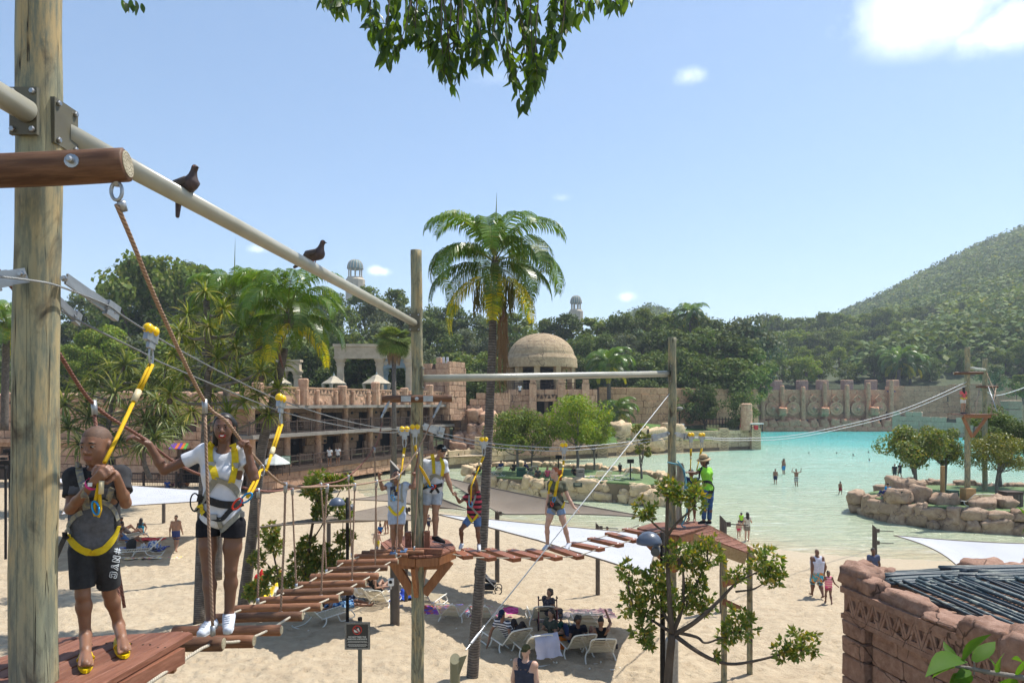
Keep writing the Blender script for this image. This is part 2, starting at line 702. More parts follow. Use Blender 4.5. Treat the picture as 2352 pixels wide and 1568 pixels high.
def sand_material():
 m,nt,b=mat('sand')
 b.inputs['Roughness'].default_value=.95
 b.inputs['Specular IOR Level'].default_value=.1
 ge=nt.nodes.new('ShaderNodeNewGeometry')
 v=ge.outputs['Position']
 f1=ramp(nt,noise_t(nt,v,.35,4),.35,.7)
 f2=ramp(nt,noise_t(nt,v,2.8,5,.6),.35,.75)
 col=mixc(nt,f1,(.47,.385,.27),(.425,.345,.24))
 col=mixc(nt,f2,col,(.34,.265,.178))
 f3=ramp(nt,noise_t(nt,v,60,2),.60,.72)
 col=mixc(nt,f3,col,(.56,.47,.345))
 at=nt.nodes.new('ShaderNodeAttribute')
 at.attribute_name='wet'
 col=mixc(nt,at.outputs['Fac'],col,(.44,.36,.25))
 nt.links.new(col,b.inputs['Base Color'])
 rr=nt.nodes.new('ShaderNodeMapRange')
 rr.inputs['To Min'].default_value=.95
 rr.inputs['To Max'].default_value=.5
 nt.links.new(at.outputs['Fac'],rr.inputs['Value'])
 nt.links.new(rr.outputs[0],b.inputs['Roughness'])
 h1=noise_t(nt,v,4.2,5,.6)
 n1=bump(nt,b,h1,.75,.11)
 bump(nt,b,noise_t(nt,v,16,5,.7),.55,.035,n1)
 return m
M_SAND=sand_material()
us=np.linspace(-1.15,1.15,560)
ys=9.0*(78.0/9.0)**np.linspace(0,1,400)
UU,YY=np.meshgrid(us,ys)
XX=UU*YY
ZZ=sand_z(XX,YY)
dsh=line_dist(XX,YY,SH)
dry=sstep(2.5,6.0,dsh)*(ZZ>0)
hh=np.zeros_like(ZZ)
rf=np.random.default_rng(11)
hh+=(vnoise(XX*1.1,YY*1.1,1)-.5)*.06+(vnoise(XX*2.9,YY*2.9,2)-.5)*.075
cellx,celly=np.floor(XX/.42).astype(int),np.floor(YY/.42).astype(int)
t1=rf.random((400,400,4))
for ox in(-1,0,1):
 for oy in(-1,0,1):
  cx,cy=cellx+ox,celly+oy
  r4=t1[cx%400,cy%400]
  fx=(cx+r4[...,0])*.42
  fy=(cy+r4[...,1])*.42
  an=r4[...,2]*6.283
  dx,dy=XX-fx,YY-fy
  lx=dx*np.cos(an)+dy*np.sin(an)
  ly=-dx*np.sin(an)+dy*np.cos(an)
  q=(lx/.15)**2+(ly/.075)**2
  dep=np.where(r4[...,3]>.35,r4[...,3],0)*.105
  hh+=-dep*np.exp(-q*1.6)+dep*.45*np.exp(-((np.sqrt(q)-1.5)**2)*3)
hh*=np.clip(1.0-(YY-22)/90,.25,1)
ZZ=ZZ+hh*dry
nr,nc=XX.shape
idx=np.arange(nr*nc).reshape(nr,nc)
fq=np.stack([idx[:-1,:-1],idx[:-1,1:],idx[1:,1:],idx[1:,:-1]],-1).reshape(-1,4)
me=np_mesh('sand',np.stack([XX,YY,ZZ],-1).reshape(-1,3),fq,M_SAND,True)
wet=(1-sstep(2.0,5.5,dsh+(vnoise(XX*.3,YY*.3,5)-.5)*3))*1.0
at=me.attributes.new('wet','FLOAT','POINT')
at.data.foreach_set('value',wet.ravel().astype(np.float32))
o_sand=link('sand',me)
tag(o_sand,'pale trodden beach sand sloping down to the pool',kind='structure')
def water_material():
 m,nt,b=mat('pool_water')
 b.inputs['Roughness'].default_value=.12
 b.inputs['IOR'].default_value=1.33
 b.inputs['Specular IOR Level'].default_value=.5
 ge=nt.nodes.new('ShaderNodeNewGeometry')
 v=ge.outputs['Position']
 at=nt.nodes.new('ShaderNodeAttribute')
 at.attribute_name='depth'
 nz=noise_t(nt,v,.05,4)
 ad=nt.nodes.new('ShaderNodeMath')
 ad.operation='MULTIPLY_ADD'
 ad.inputs[1].default_value=.16
 nt.links.new(nz,ad.inputs[0])
 nt.links.new(at.outputs['Fac'],ad.inputs[2])
 sb=nt.nodes.new('ShaderNodeMath')
 sb.operation='SUBTRACT'
 sb.inputs[1].default_value=.08
 nt.links.new(ad.outputs[0],sb.inputs[0])
 cr=nt.nodes.new('ShaderNodeValToRGB')
 e=cr.color_ramp.elements
 e[0].position,e[0].color=0.0,(.50,.42,.27,1)
 e[1].position,e[1].color=1.0,(.045,.40,.39,1)
 for pos,c in((.014,(.45,.425,.285)),(.05,(.43,.45,.30)),(.20,(.41,.475,.335)),(.34,(.37,.50,.37)),(.55,(.31,.55,.44)),(.75,(.12,.50,.45))):
  q=e.new(pos)
  q.color=c4(c)
 nt.links.new(sb.outputs[0],cr.inputs[0])
 mp=nt.nodes.new('ShaderNodeMapping')
 mp.inputs['Scale'].default_value=(.22,.75,1)
 mp.inputs['Rotation'].default_value=(0,0,.08)
 nt.links.new(v,mp.inputs[0])
 w1=noise_t(nt,mp.outputs[0],1.6,6,.6,.6)
 mp2=nt.nodes.new('ShaderNodeMapping')
 mp2.inputs['Scale'].default_value=(.6,1.9,1)
 nt.links.new(v,mp2.inputs[0])
 w2=noise_t(nt,mp2.outputs[0],1.9,5,.65,.4)
 f=ramp(nt,w2,.30,.72)
 col=mixc(nt,f,mixc(nt,1.0,cr.outputs[0],(.66,.78,.80),'MULTIPLY'),mixc(nt,1.0,cr.outputs[0],(1.22,1.18,1.16),'MULTIPLY'))
 mp3=nt.nodes.new('ShaderNodeMapping')
 mp3.inputs['Scale'].default_value=(.035,.42,1)
 mp3.inputs['Rotation'].default_value=(0,0,.1)
 nt.links.new(v,mp3.inputs[0])
 w3=noise_t(nt,mp3.outputs[0],1.0,5,.62,.5)
 sb3=nt.nodes.new('ShaderNodeMath')
 sb3.operation='SUBTRACT'
 sb3.inputs[1].default_value=.52
 nt.links.new(w3,sb3.inputs[0])
 ab3=nt.nodes.new('ShaderNodeMath')
 ab3.operation='ABSOLUTE'
 nt.links.new(sb3.outputs[0],ab3.inputs[0])
 foam=nt.nodes.new('ShaderNodeMapRange')
 foam.inputs['From Min'].default_value=.02
 foam.inputs['From Max'].default_value=.0
 foam.inputs['To Max'].default_value=.5
 nt.links.new(ab3.outputs[0],foam.inputs['Value'])
 fm=nt.nodes.new('ShaderNodeMath')
 fm.operation='MULTIPLY'
 nt.links.new(foam.outputs[0],fm.inputs[0])
 nt.links.new(ramp(nt,noise_t(nt,v,.5,4),.42,.62),fm.inputs[1])
 col=mixc(nt,fm.outputs[0],col,(.75,.76,.70))
 nt.links.new(col,b.inputs['Base Color'])
 n1=bump(nt,b,w1,.5,.6)
 bump(nt,b,w2,.6,.22,n1)
 return m
M_WATER=water_material()
us=np.linspace(-.75,1.25,240)
ys=27.0*(195.0/27.0)**np.linspace(0,1,260)
UU,YY=np.meshgrid(us,ys)
XX=UU*YY
dd=line_dist(XX,YY,SH)
dep=np.where(in_poly(XX,YY,POOL),np.clip(dd/110.0,0,1),0)
swell=np.sin(YY*.55+np.sin(XX*.05)*2+vnoise(XX*.08,YY*.08,9)*6)*.035*sstep(3,16,dd)
idx=np.arange(XX.size).reshape(XX.shape)
fq=np.stack([idx[:-1,:-1],idx[:-1,1:],idx[1:,1:],idx[1:,:-1]],-1).reshape(-1,4)
me=np_mesh('water',np.stack([XX,YY,np.where(in_poly(XX,YY,POOL),swell,-.03)],-1).reshape(-1,3),fq,M_WATER,True)
at=me.attributes.new('depth','FLOAT','POINT')
at.data.foreach_set('value',dep.ravel().astype(np.float32))
o_water=link('water',me)
tag(o_water,'shallow wave pool, cream at the beach and turquoise at the far wall',kind='structure')
SKY_PX=np.array([(-900,690),(0,700),(150,700),(300,625),(420,615),(560,650),(700,668),(800,650),(860,658),(930,672),(1000,700),(1060,712),(1200,728),(1300,730),(1400,724),(1500,726),(1600,720),(1700,742),(1780,728),(1850,730),(1950,720),(2050,700),(2352,660),(3200,600)],float)
MTN_PX=np.array([(-900,800),(1380,790),(1440,708),(1490,692),(1545,706),(1600,724),(1700,745),(1850,740),(1950,700),(2000,680),(2050,655),(2130,612),(2230,562),(2300,532),(2352,512),(2600,430),(3200,380)],float)
def land_z(X,Y):
 X=np.asarray(X,float)
 Y=np.asarray(Y,float)
 px=X/Y*FPX+CX
 ridge=HC+(HY-np.interp(px,SKY_PX[:,0],SKY_PX[:,1]))/FPX*175-13
 y0=np.interp(px,[0,1000,1250,1450,1700,1745,1800,3000],[78,82,100,118,135,188,190,190])
 z0=np.interp(px,[0,1000,1400,1700,1745,3000],[.9,1.0,3.0,4.0,11.0,11.0])
 g=sstep(0,1,(Y-y0)/np.maximum(178-y0,60))
 near=z0+(ridge-z0)*g
 mt=HC+(HY-np.interp(px,MTN_PX[:,0],MTN_PX[:,1]))/FPX*640-7
 gm=np.clip((Y-200)/440,0,1)**1.25
 far=near+(np.maximum(mt,ridge)-near)*gm
 far=np.where(Y>640,far*(1-.6*sstep(640,1500,Y)),far)
 return far
us=np.linspace(-1.5,1.6,300)
ys=66.0*(3000.0/66.0)**np.linspace(0,1,190)
UU,YY=np.meshgrid(us,ys)
XX=UU*YY
ZZ=land_z(XX,YY)+(vnoise(XX*.06,YY*.06,21)-.5)*np.clip((YY-180)/60,0,4)
PXX=XX/YY*FPX+CX
inp=in_poly(XX,YY,POOL)|(YY<np.interp(PXX,[940,1030,1170,1375,1500,1700,1745,1760],[66,96,99,106,114,126,187,189]))
ZZ=np.where(inp,-2.0,ZZ)
idx=np.arange(XX.size).reshape(XX.shape)
fq=np.stack([idx[:-1,:-1],idx[:-1,1:],idx[1:,1:],idx[1:,:-1]],-1).reshape(-1,4)
M_HILL=basic('hillside',(.035,.055,.018),(.075,.085,.035),rough=.95,scale=.15,lo=.3,hi=.7,bmp=.6,bsc=.8,bd=.6,kind='Object')
o_hill=link('hills',np_mesh('hills',np.stack([XX,YY,ZZ],-1).reshape(-1,3),fq,M_HILL,True))
tag(o_hill,'wooded hillside rising behind the water park',kind='structure')
mb=MB()
mb.add([(-2500,-60,-2.2),(2500,-60,-2.2),(2500,3200,-2.2),(-2500,3200,-2.2)],[(0,1,2,3)])
o_gr=mb.build('ground',basic('earth',(.3,.24,.15),(.2,.17,.1),scale=.1))
tag(o_gr,kind='structure')
M_LAWN=basic('lawn',(.09,.17,.022),(.05,.105,.016),rough=.9,scale=.35,bmp=.4,bsc=30,bd=.03)
M_TURF=basic('turf',(.135,.20,.075),(.09,.145,.05),rough=.9,scale=.9,bmp=.4,bsc=40,bd=.02)
# masonry
M_ROCKP=stone('rock_pink',(.47,.28,.18),(.37,.21,.135),(.54,.36,.245),1.0,1,.14)
M_ROCKY=stone('rock_cream',(.55,.41,.245),(.43,.305,.175),(.62,.48,.31),1.0,1,.10)
M_ROCKB=stone('rock_brown',(.33,.23,.155),(.25,.165,.11),(.41,.30,.21),1.3,1,.12)
M_ROCKG=stone('rock_grey',(.54,.30,.165),(.43,.23,.12),(.60,.365,.215),.6,1,.10)
M_ROCKW=stone('rock_wave',(.58,.285,.16),(.47,.22,.12),(.64,.35,.21),.6,1,.10)
M_HUT=stone('rock_hut',(.285,.165,.115),(.20,.11,.075),(.35,.22,.16),2.2,1,.08,bmp=.8,crack_sc=.5)
M_MORTAR=basic('mortar',(.12,.075,.05),(.085,.055,.04),rough=.95,scale=2)
M_MORTARY=basic('mortar_cream',(.22,.16,.10),(.16,.12,.075),rough=.95,scale=2)
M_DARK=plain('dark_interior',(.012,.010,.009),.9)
M_BROWNW=basic('brown_timber',(.075,.048,.035),(.05,.032,.024),rough=.7,scale=4,stretch=(1,1,.2))
M_SLAB=basic('grey_slab',(.26,.235,.205),(.19,.17,.15),rough=.85,scale=1.5)
M_CREAM=basic('cream_plaster',(.58,.47,.33),(.46,.36,.25),rough=.85,scale=1.2,bmp=.2)
M_BLUEG=basic('bluegrey_plaster',(.30,.36,.36),(.24,.30,.31),rough=.85,scale=1.2)
M_TENT=basic('tent_canvas',(.50,.43,.32),(.42,.36,.26),rough=.8,scale=2)
def chamfer_mesh(name,seed,m,jit=.035,ch=.07):
 r=random.Random(seed)
 co={}
 mb=MB()
 vs,fs=[],[]
 for sx in(-1,1):
  for sy in(-1,1):
   for sz in(-1,1):
    j=[r.uniform(-jit,jit)for _ in range(3)]
    for ax in range(3):
     p=[sx*.5,sy*.5,sz*.5]
     for k in range(3):
      if k!=ax:
       p[k]-=math.copysign(ch,p[k])
      p[k]+=j[k]*(.4 if k==ax else 1)
     co[(sx,sy,sz,ax)]=len(vs)
     vs.append(tuple(p))
 s=(-1,1)
 for ax in range(3):
  b,c=[(1,2),(2,0),(0,1)][ax]
  for sa in s:
   q=[]
   for sb,sc in((-1,-1),(1,-1),(1,1),(-1,1)):
    k=[0,0,0]
    k[ax],k[b],k[c]=sa,sb,sc
    q.append(co[(*k,ax)])
   fs.append(tuple(q if sa>0 else q[::-1]))
 for ax in range(3):
  b,c=[(1,2),(2,0),(0,1)][ax]
  for sb in s:
   for sc in s:
    k0,k1=[0,0,0],[0,0,0]
    k0[ax],k1[ax]=-1,1
    k0[b]=k1[b]=sb
    k0[c]=k1[c]=sc
    q=[co[(*k0,b)],co[(*k1,b)],co[(*k1,c)],co[(*k0,c)]]
    fs.append(tuple(q if sb*sc>0 else q[::-1]))
 for sx in s:
  for sy in s:
   for sz in s:
    q=[co[(sx,sy,sz,a)]for a in range(3)]
    fs.append(tuple(q if sx*sy*sz>0 else q[::-1]))
 return mb.add(vs,fs).mesh(name,m)
BLK={}
def blocks_for(m):
 if m.name not in BLK:
  BLK[m.name]=[chamfer_mesh('stone_block',100+i,m)for i in range(6)]
 return BLK[m.name]
def block_wall(parent,A,B,z0,z1,ch,bl,m,depth=.35,openings=(),top=None,gap=.035,seed=0,name='stone_block',core=True,mort=None,jd=.05,jl=.35):
 """courses of separate blocks along A-B with a recessed core behind"""
 A,B=Vector(A[:2]),Vector(B[:2])
 d=B-A
 L=d.length
 d/=L
 nr=Vector((d.y,-d.x))
 if nr.dot(-(A+B)/2)<0:
  nr=-nr
 rz=math.atan2(d.y,d.x)
 r=random.Random(seed)
 pool=blocks_for(m)
 n=max(1,round((z1-z0)/ch))
 h=(z1-z0)/n
 cnt=0
 for i in range(n):
  s=-r.uniform(0,.6)*bl
  zc=z0+(i+.5)*h
  while s<L:
   w=bl*r.uniform(1-jl,1+jl)
   a,b=max(s,0),min(s+w,L)
   s+=w
   if b-a<.18*bl:
    continue
   mid=(a+b)/2
   if top is not None and zc+h*.3>top(mid/L):
    continue
   if any(o0-.02<mid<o1+.02 and q0<zc<q1 for o0,o1,q0,q1 in openings):
    continue
   c=A+d*mid+nr*(r.uniform(-jd,jd)-depth*.5+.1)
   link(name,r.choice(pool),parent,loc=(c.x,c.y,zc),rot=(0,0,rz),scale=(b-a-gap,depth,h-gap))
   cnt+=1
 if core:
  mb=MB()
  cuts=sorted({0.0,L}|{o[0]for o in openings}|{o[1]for o in openings})
  for a,b in zip(cuts[:-1],cuts[1:]):
   mid=(a+b)/2
   zs=[(z0,z1)]
   for o0,o1,q0,q1 in openings:
    if o0<mid<o1:
     zs=[(x,y)for lo,hi in zs for x,y in((lo,min(hi,q0)),(max(lo,q1),hi))if y-x>.01]
   k=max(1,int((b-a)/3))if top is not None else 1
   for q in range(k):
    a2,b2=a+(b-a)*q/k,a+(b-a)*(q+1)/k
    for lo,hi in zs:
     if top is not None:
      hi=min(hi,min(top(a2/L),top(b2/L))-h*.4)
     if hi-lo>.02:
      c=A+d*((a2+b2)/2)-nr*(depth*.5+.12)
      mb.box((c.x,c.y,(lo+hi)/2),(b2-a2,depth,hi-lo),rz)
  if mb.n:
   mb.build('wall_core',mort or M_MORTAR,parent)
 return cnt
def frame_of(A,B):
 A,B=Vector(A[:2]),Vector(B[:2])
 d=(B-A)
 L=d.length
 d/=L
 nr=Vector((d.y,-d.x))
 if nr.dot(-(A+B)/2)<0:
  nr=-nr
 return A,B,d,nr,L,math.atan2(d.y,d.x)
def boulder_mesh(name,seed,m,n=18,k=13,power=.62,jit=.5):
 mb=MB().blob((0,0,0),(.5,.5,.5),n,k,jit=jit,seed=seed,power=power)
 for i,p in enumerate(mb.v):
  q=Vector(p)
  a=1+.10*noise.noise(q*5+Vector((seed,0,0)))+.05*noise.noise(q*11+Vector((0,seed,0)))
  c_=noise.cell(q*2.3+Vector((seed*.37,seed*.11,0)))
  a+=.07*(c_-.5)
  mb.v[i]=tuple(q*a)
 return mb.mesh(name,m,smooth=True)
BLD={}
def boulders_for(m):
 if m.name not in BLD:
  BLD[m.name]=[boulder_mesh('boulder',31+i*7,m,power=.5+.05*(i%4),jit=.34)for i in range(8)]
 return BLD[m.name]
def boulder_bank(parent,line,z0,tiers,size,m,seed=0,lean=.25,name='boulder',topjit=.3):
 """rocks stacked along a polyline (front foot of the bank), leaning back"""
 r=random.Random(seed)
 pool=boulders_for(m)
 pts=[Vector(p[:2])for p in line]
 segs=[(pts[i],pts[i+1])for i in range(len(pts)-1)]
 tot=sum((b-a).length for a,b in segs)
 for t in range(tiers):
  s=r.uniform(-.4,0)*size
  while s<tot:
   w=size*r.uniform(.55,1.6)
   h=size*r.uniform(.75,1.1)
   mid=min(max(s+w/2,0),tot)
   q=mid
   for a,b in segs:
    l=(b-a).length
    if q<=l or(a,b)==segs[-1]:
     c=a.lerp(b,min(q/l,1))
     d=(b-a).normalized()
     break
    q-=l
   nr=Vector((d.y,-d.x))
   if nr.dot(-c)<0:
    nr=-nr
   c=c-nr*(lean*t*size+r.uniform(-.1,.1)*size+.3*size)
   zc=z0+size*(.38+.72*t)+r.uniform(-.12,.12)*size+(r.uniform(-topjit,topjit*.3)*size if t==tiers-1 else 0)
   link(name,r.choice(pool),parent,loc=(c.x,c.y,zc),rot=(r.uniform(-.15,.15),r.uniform(-.15,.15),math.atan2(d.y,d.x)+r.uniform(-.25,.25)+r.choice((0,PI))),scale=(w*1.12,size*r.uniform(.9,1.25),h))
   s+=w*.93
def railing(parent,A,B,z,h=1.05,step=1.9,net=True,m=None,seed=0,mats=None):
 A,B,d,nr,L,rz=frame_of(A,B)
 m=m or M_BROWNW
 n=max(2,round(L/step))
 if 'post' not in BLK:
  BLK['post']=MB().box((0,0,.5),(.11,.11,1)).box((0,0,1.02),(.15,.15,.06)).mesh('rail_post',m)
 for i in range(n+1):
  c=A+d*(L*i/n)
  link('rail_post',BLK['post'],parent,loc=(c.x,c.y,z),rot=(0,0,rz),scale=(1,1,h*1.06))
 for zz,w in((h-.03,.09),(h*.55,.05),(.1,.06)):
  c=(A+B)/2
  MB().box((c.x,c.y,z+zz),(L,.06,w),rz).build('rail',m,parent)
 if net:
  mb=MB()
  k=int(L/.22)
  for i in range(k):
   c=A+d*(L*(i+.5)/k)
   mb.box((c.x,c.y,z+h*.52),(.018,.018,h*.84),rz)
  for j in range(4):
   c=(A+B)/2
   mb.box((c.x,c.y,z+h*(.2+.18*j)),(L,.014,.018),rz)
  tag(mb.build('netting',m,parent),kind='stuff')
  # terrace building
tb=thing('terrace_building','two storey terracotta stone terrace building with timber balconies behind the beach','building',(-16,70,.8))
TBW=tb
def at_origin(fn):
 """build in world coordinates under a thing whose empty stands elsewhere"""
 return fn
def rebase(o):
 """children were laid out in world coordinates: keep them there"""
 inv=Matrix.Translation(-o.location)if o.rotation_euler.z==0 else(Matrix.Translation(o.location)@Matrix.Rotation(o.rotation_euler.z,4,'Z')).inverted()
 for ch in[c for c in COL.objects if c.parent==o]:
  ch.matrix_parent_inverse=inv
FA,FB=Vector((-21.5,55.5)),Vector((-7.4,88.0))
FA_,FB_,fd,fn,fL,frz=frame_of(FA,FB)
back=fn*-3.2
for(z0,z1,sd)in((2.1,5.0,3),(5.1,7.5,4)):
 ops=[(3+5.2*k,5.2+5.2*k,z0,z1-.45)for k in range(6)]
 block_wall(tb,FA+back,FB+back,z0,z1,.72,1.5,M_ROCKP,openings=ops,seed=sd)
 for a,b,q0,q1 in ops:
  c=FA+back+fd*((a+b)/2)-fn*.55
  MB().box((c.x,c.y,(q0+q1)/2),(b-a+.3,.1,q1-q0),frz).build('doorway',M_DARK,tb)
for z,th,out_,mm in((2.05,.35,.5,M_BROWNW),(5.05,.3,.4,M_SLAB),(7.5,.28,.3,M_SLAB)):
 c=(FA+FB)/2-fn*(1.9-out_)
 MB().box((c.x,c.y,z-th/2),(fL,4.2,th),frz).build('floor_slab',mm,tb)
colm=MB().lathe((0,0,0),[(.42,0),(.42,.12),(.33,.2),(.31,.55),(.31,.9),(.4,.96),(.4,1)],12).mesh('column',M_ROCKP,True)
for k in range(9):
 c=FA+fd*(1.0+k*(fL-2)/8)-fn*.55
 link('column',colm,tb,loc=(c.x,c.y,2.05),scale=(1,1,2.7))
 link('column',colm,tb,loc=(c.x,c.y,5.05),scale=(.9,.9,2.17))
c0=(FA+FB)/2-fn*.1
MB().box((c0.x,c0.y,8.0),(fL,.4,1.0),frz).build('parapet_wall',M_ROCKP,tb)
MB().box((c0.x,c0.y,8.78),(fL,.5,.5),frz).build('parapet_frieze',M_ROCKP,tb)
MB().box((c0.x,c0.y,9.07),(fL+.2,.62,.1),frz).build('parapet_coping',M_ROCKP,tb)
tri=MB().add([(-.5,-.02,-.5),(.5,-.02,-.5),(0,-.02,.5),(-.5,.03,-.5),(.5,.03,-.5),(0,.03,.5)],[(0,1,2),(3,5,4),(0,3,4,1),(1,4,5,2),(2,5,3,0)]).mesh('triangle_relief',M_MORTAR)
nt_=int(fL/.5)
for k in range(nt_):
 c=FA+fd*((k+.5)*fL/nt_)+fn*.155
 link('triangle_relief',tri,tb,loc=(c.x,c.y,8.78),rot=(0 if k%2 else PI,0,frz+(0 if k%2 else 0)),scale=(.34,1,.28))
cob=boulders_for(M_ROCKP)
r_=random.Random(5)
for k in range(70):
 c=FA+fd*r_.uniform(.3,fL-.3)+fn*.06
 link('cobble',r_.choice(cob),tb,loc=(c.x,c.y,r_.uniform(7.62,8.42)),rot=(0,0,frz),scale=(r_.uniform(.3,.5),.22,r_.uniform(.25,.4)))
pier=MB().lathe((0,0,0),[(.5,0),(.52,.3),(.46,.7),(.5,.95),(.36,1)],10).mesh('pier',M_ROCKP)
for k in range(7):
 c=FA+fd*(1.0+k*(fL-2)/6)+fn*.12
 link('pier',pier,tb,loc=(c.x,c.y,7.5),scale=(1,1,2.4 if k%2 else 1.9))
for k in range(14):
 c=FA+fd*(.4+k*(fL-.8)/13)+fn*.18
 link('pier',pier,tb,loc=(c.x,c.y,7.55),scale=(.45,.45,1.35))
railing(tb,FA+fn*.2,FB+fn*.2,5.05,seed=1)
railing(tb,FA+fn*.5,FB+fn*.5,2.05,seed=2)
block_wall(tb,FA+fn*.35,FB+fn*.35,.4,1.75,.65,1.4,M_ROCKP,seed=9)
lampm=MB().lathe((0,0,0),[(.02,.25),(.12,.2),(.14,0),(.1,-.02)],8).mesh('wall_lamp',M_DARK)
for k in range(8):
 c=FA+fd*(1.6+k*(fL-2)/8)-fn*.2
 link('wall_lamp',lampm,tb,loc=(c.x,c.y,4.0))
 link('wall_lamp',lampm,tb,loc=(c.x,c.y,6.6))
rebase(tb)
lw=thing('stone_wing','long low stone wing with dark doorways behind the pandanus trees','building',(-40,62,.8))
LA,LB=Vector((-56,63.0)),Vector((-22.2,57.5))
ops=[(10.5,12.2,.8,3.6),(19,21.5,.8,3.4),(25.5,28.5,4.7,6.6),(28,30.4,.8,3.6)]
block_wall(lw,LA,LB,.8,7.5,.75,1.5,M_ROCKP,openings=ops,seed=12)
_,_,ld,ln,lL,lrz=frame_of(LA,LB)
for a,b,q0,q1 in ops:
 c=LA+ld*((a+b)/2)-ln*.6
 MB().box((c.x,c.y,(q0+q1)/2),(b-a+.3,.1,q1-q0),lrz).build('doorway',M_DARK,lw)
c=(LA+LB)/2+ln*.06
MB().box((c.x,c.y,7.75),(lL,.6,.5),lrz).build('frieze',M_ROCKP,lw)
MB().box((c.x,c.y,4.35),(lL*.42,1.1,.35),lrz).build('ledge',M_ROCKP,lw)
for k in range(40):
 q=LA+ld*((k+.5)*lL/40)+ln*.365
 link('triangle_relief',tri,lw,loc=(q.x,q.y,7.75),rot=(0 if k%2 else PI,0,lrz),scale=(.4,1,.3))
for k in range(26):
 q=LA+ld*((k+.5)*lL/26)
 link('coping_stone',r_.choice(cob),lw,loc=(q.x,q.y,8.25),rot=(0,0,lrz),scale=(1.5,.9,r_.uniform(.5,.9)))
rebase(lw)
aw=thing('striped_awning','small purple and orange striped awning over a doorway of the stone wing','awning',P(406,1030,55))
aw.scale=(.55,.55,.55)
mb=MB()
M_AW=[plain('awning_purple',(.16,.05,.32)),plain('awning_orange',(.65,.16,.03)),plain('awning_green',(.10,.35,.05))]
for k,q in enumerate((0,0,1,0,1,2)):
 MB().add([(k*.42-1.2,0,0),(k*.42-.78,0,0),(k*.42-.82,1.0,.75),(k*.42-1.16,1.0,.75),(k*.42-1.2,0,-.05),(k*.42-.78,0,-.05),(k*.42-.82,1.0,.7),(k*.42-1.16,1.0,.7)],[(0,1,2,3),(7,6,5,4),(0,4,5,1),(1,5,6,2),(2,6,7,3),(3,7,4,0)]).build('awning_panel',M_AW[q],aw)
for x in(-1.15,1.25):
 MB().bar((x,.05,0),(x,.05,-2.6),.07,.07,(0,1,0)).build('awning_post',M_BROWNW,aw)
fe=thing('boardwalk_fence','long brown post and mesh fence edging the sand below the terrace','fence')
fpts=[G(x,y,1.0).xy for x,y in((40,1098),(150,1104),(330,1106),(480,1108),(560,1110),(690,1096),(760,1083),(850,1070),(945,1056))]
for a,b in zip(fpts[:-1],fpts[1:]):
 railing(fe,a,b,.55,1.2,2.4)
bw=thing('boardwalk','raised brown boardwalk along the foot of the terrace','boardwalk')
for a,b in zip(fpts[3:-1],fpts[4:]):
 q=frame_of(a,b)
 c=(a+b)/2-q[3]*1.6
 MB().box((c.x,c.y,.9),(q[4]+.3,2.6,.35),q[5]).build('deck_board',M_BROWNW,bw)
 # colonnade and tents on the terrace roof
def colonnade(label,px0,px1,pyt,pyb,pyf,Y,cols,m,zf=7.5):
 t=thing('colonnade',label,'colonnade',P((px0+px1)/2,pyb,Y),group='colonnades on the terrace')
 a,b=P(px0,pyt,Y),P(px1,pyb,Y)
 c=((a+b)/2)
 w,h=b.x-a.x,a.z-b.z
 MB().box((c.x,Y,c.z),(w,1.0,h*.8)).build('beam',m,t)
 MB().box((c.x,Y,a.z+.02),(w+.3,1.3,h*.22)).build('cornice',m,t)
 MB().box((c.x,Y,b.z+.06),(w+.2,1.15,h*.12)).build('moulding',m,t)
 n=max(3,int(w/1.2))
 for k in range(n):
  link('triangle_relief',TRI_L,t,loc=(a.x+(k+.5)*w/n,Y-.515,c.z),rot=(0 if k%2 else PI,0,0),scale=(w/n*.8,1,h*.5))
 zb=b.z
 for px in cols:
  q=P(px,pyb,Y)
  MB().lathe((q.x,Y,zf),[(.7,0),(.7,.3),(.5,.45),(.45,zb-zf-1.1),(.62,zb-zf-.7),(.5,zb-zf-.6),(.75,zb-zf-.12),(.75,zb-zf-.01)],12).build('column',m,t,smooth=False)
 rebase(t)
 return t
TRI_L=MB().add([(-.5,-.02,-.5),(.5,-.02,-.5),(0,-.02,.5),(-.5,.03,-.5),(.5,.03,-.5),(0,.03,.5)],[(0,1,2),(3,5,4),(0,3,4,1),(1,4,5,2),(2,5,3,0)]).mesh('triangle_relief',M_CREAM)
colonnade('cream colonnade with zigzag beam above the terrace, behind the fan palm',770,948,794,823,867,86,(782,872,940),M_CREAM)
colonnade('weathered grey green colonnade beam standing behind the cream one',876,946,825,845,880,96,(884,940),M_BLUEG)
colonnade('shaded cream colonnade half hidden by the leaning palm',640,690,829,852,880,88,(650,683),M_CREAM)
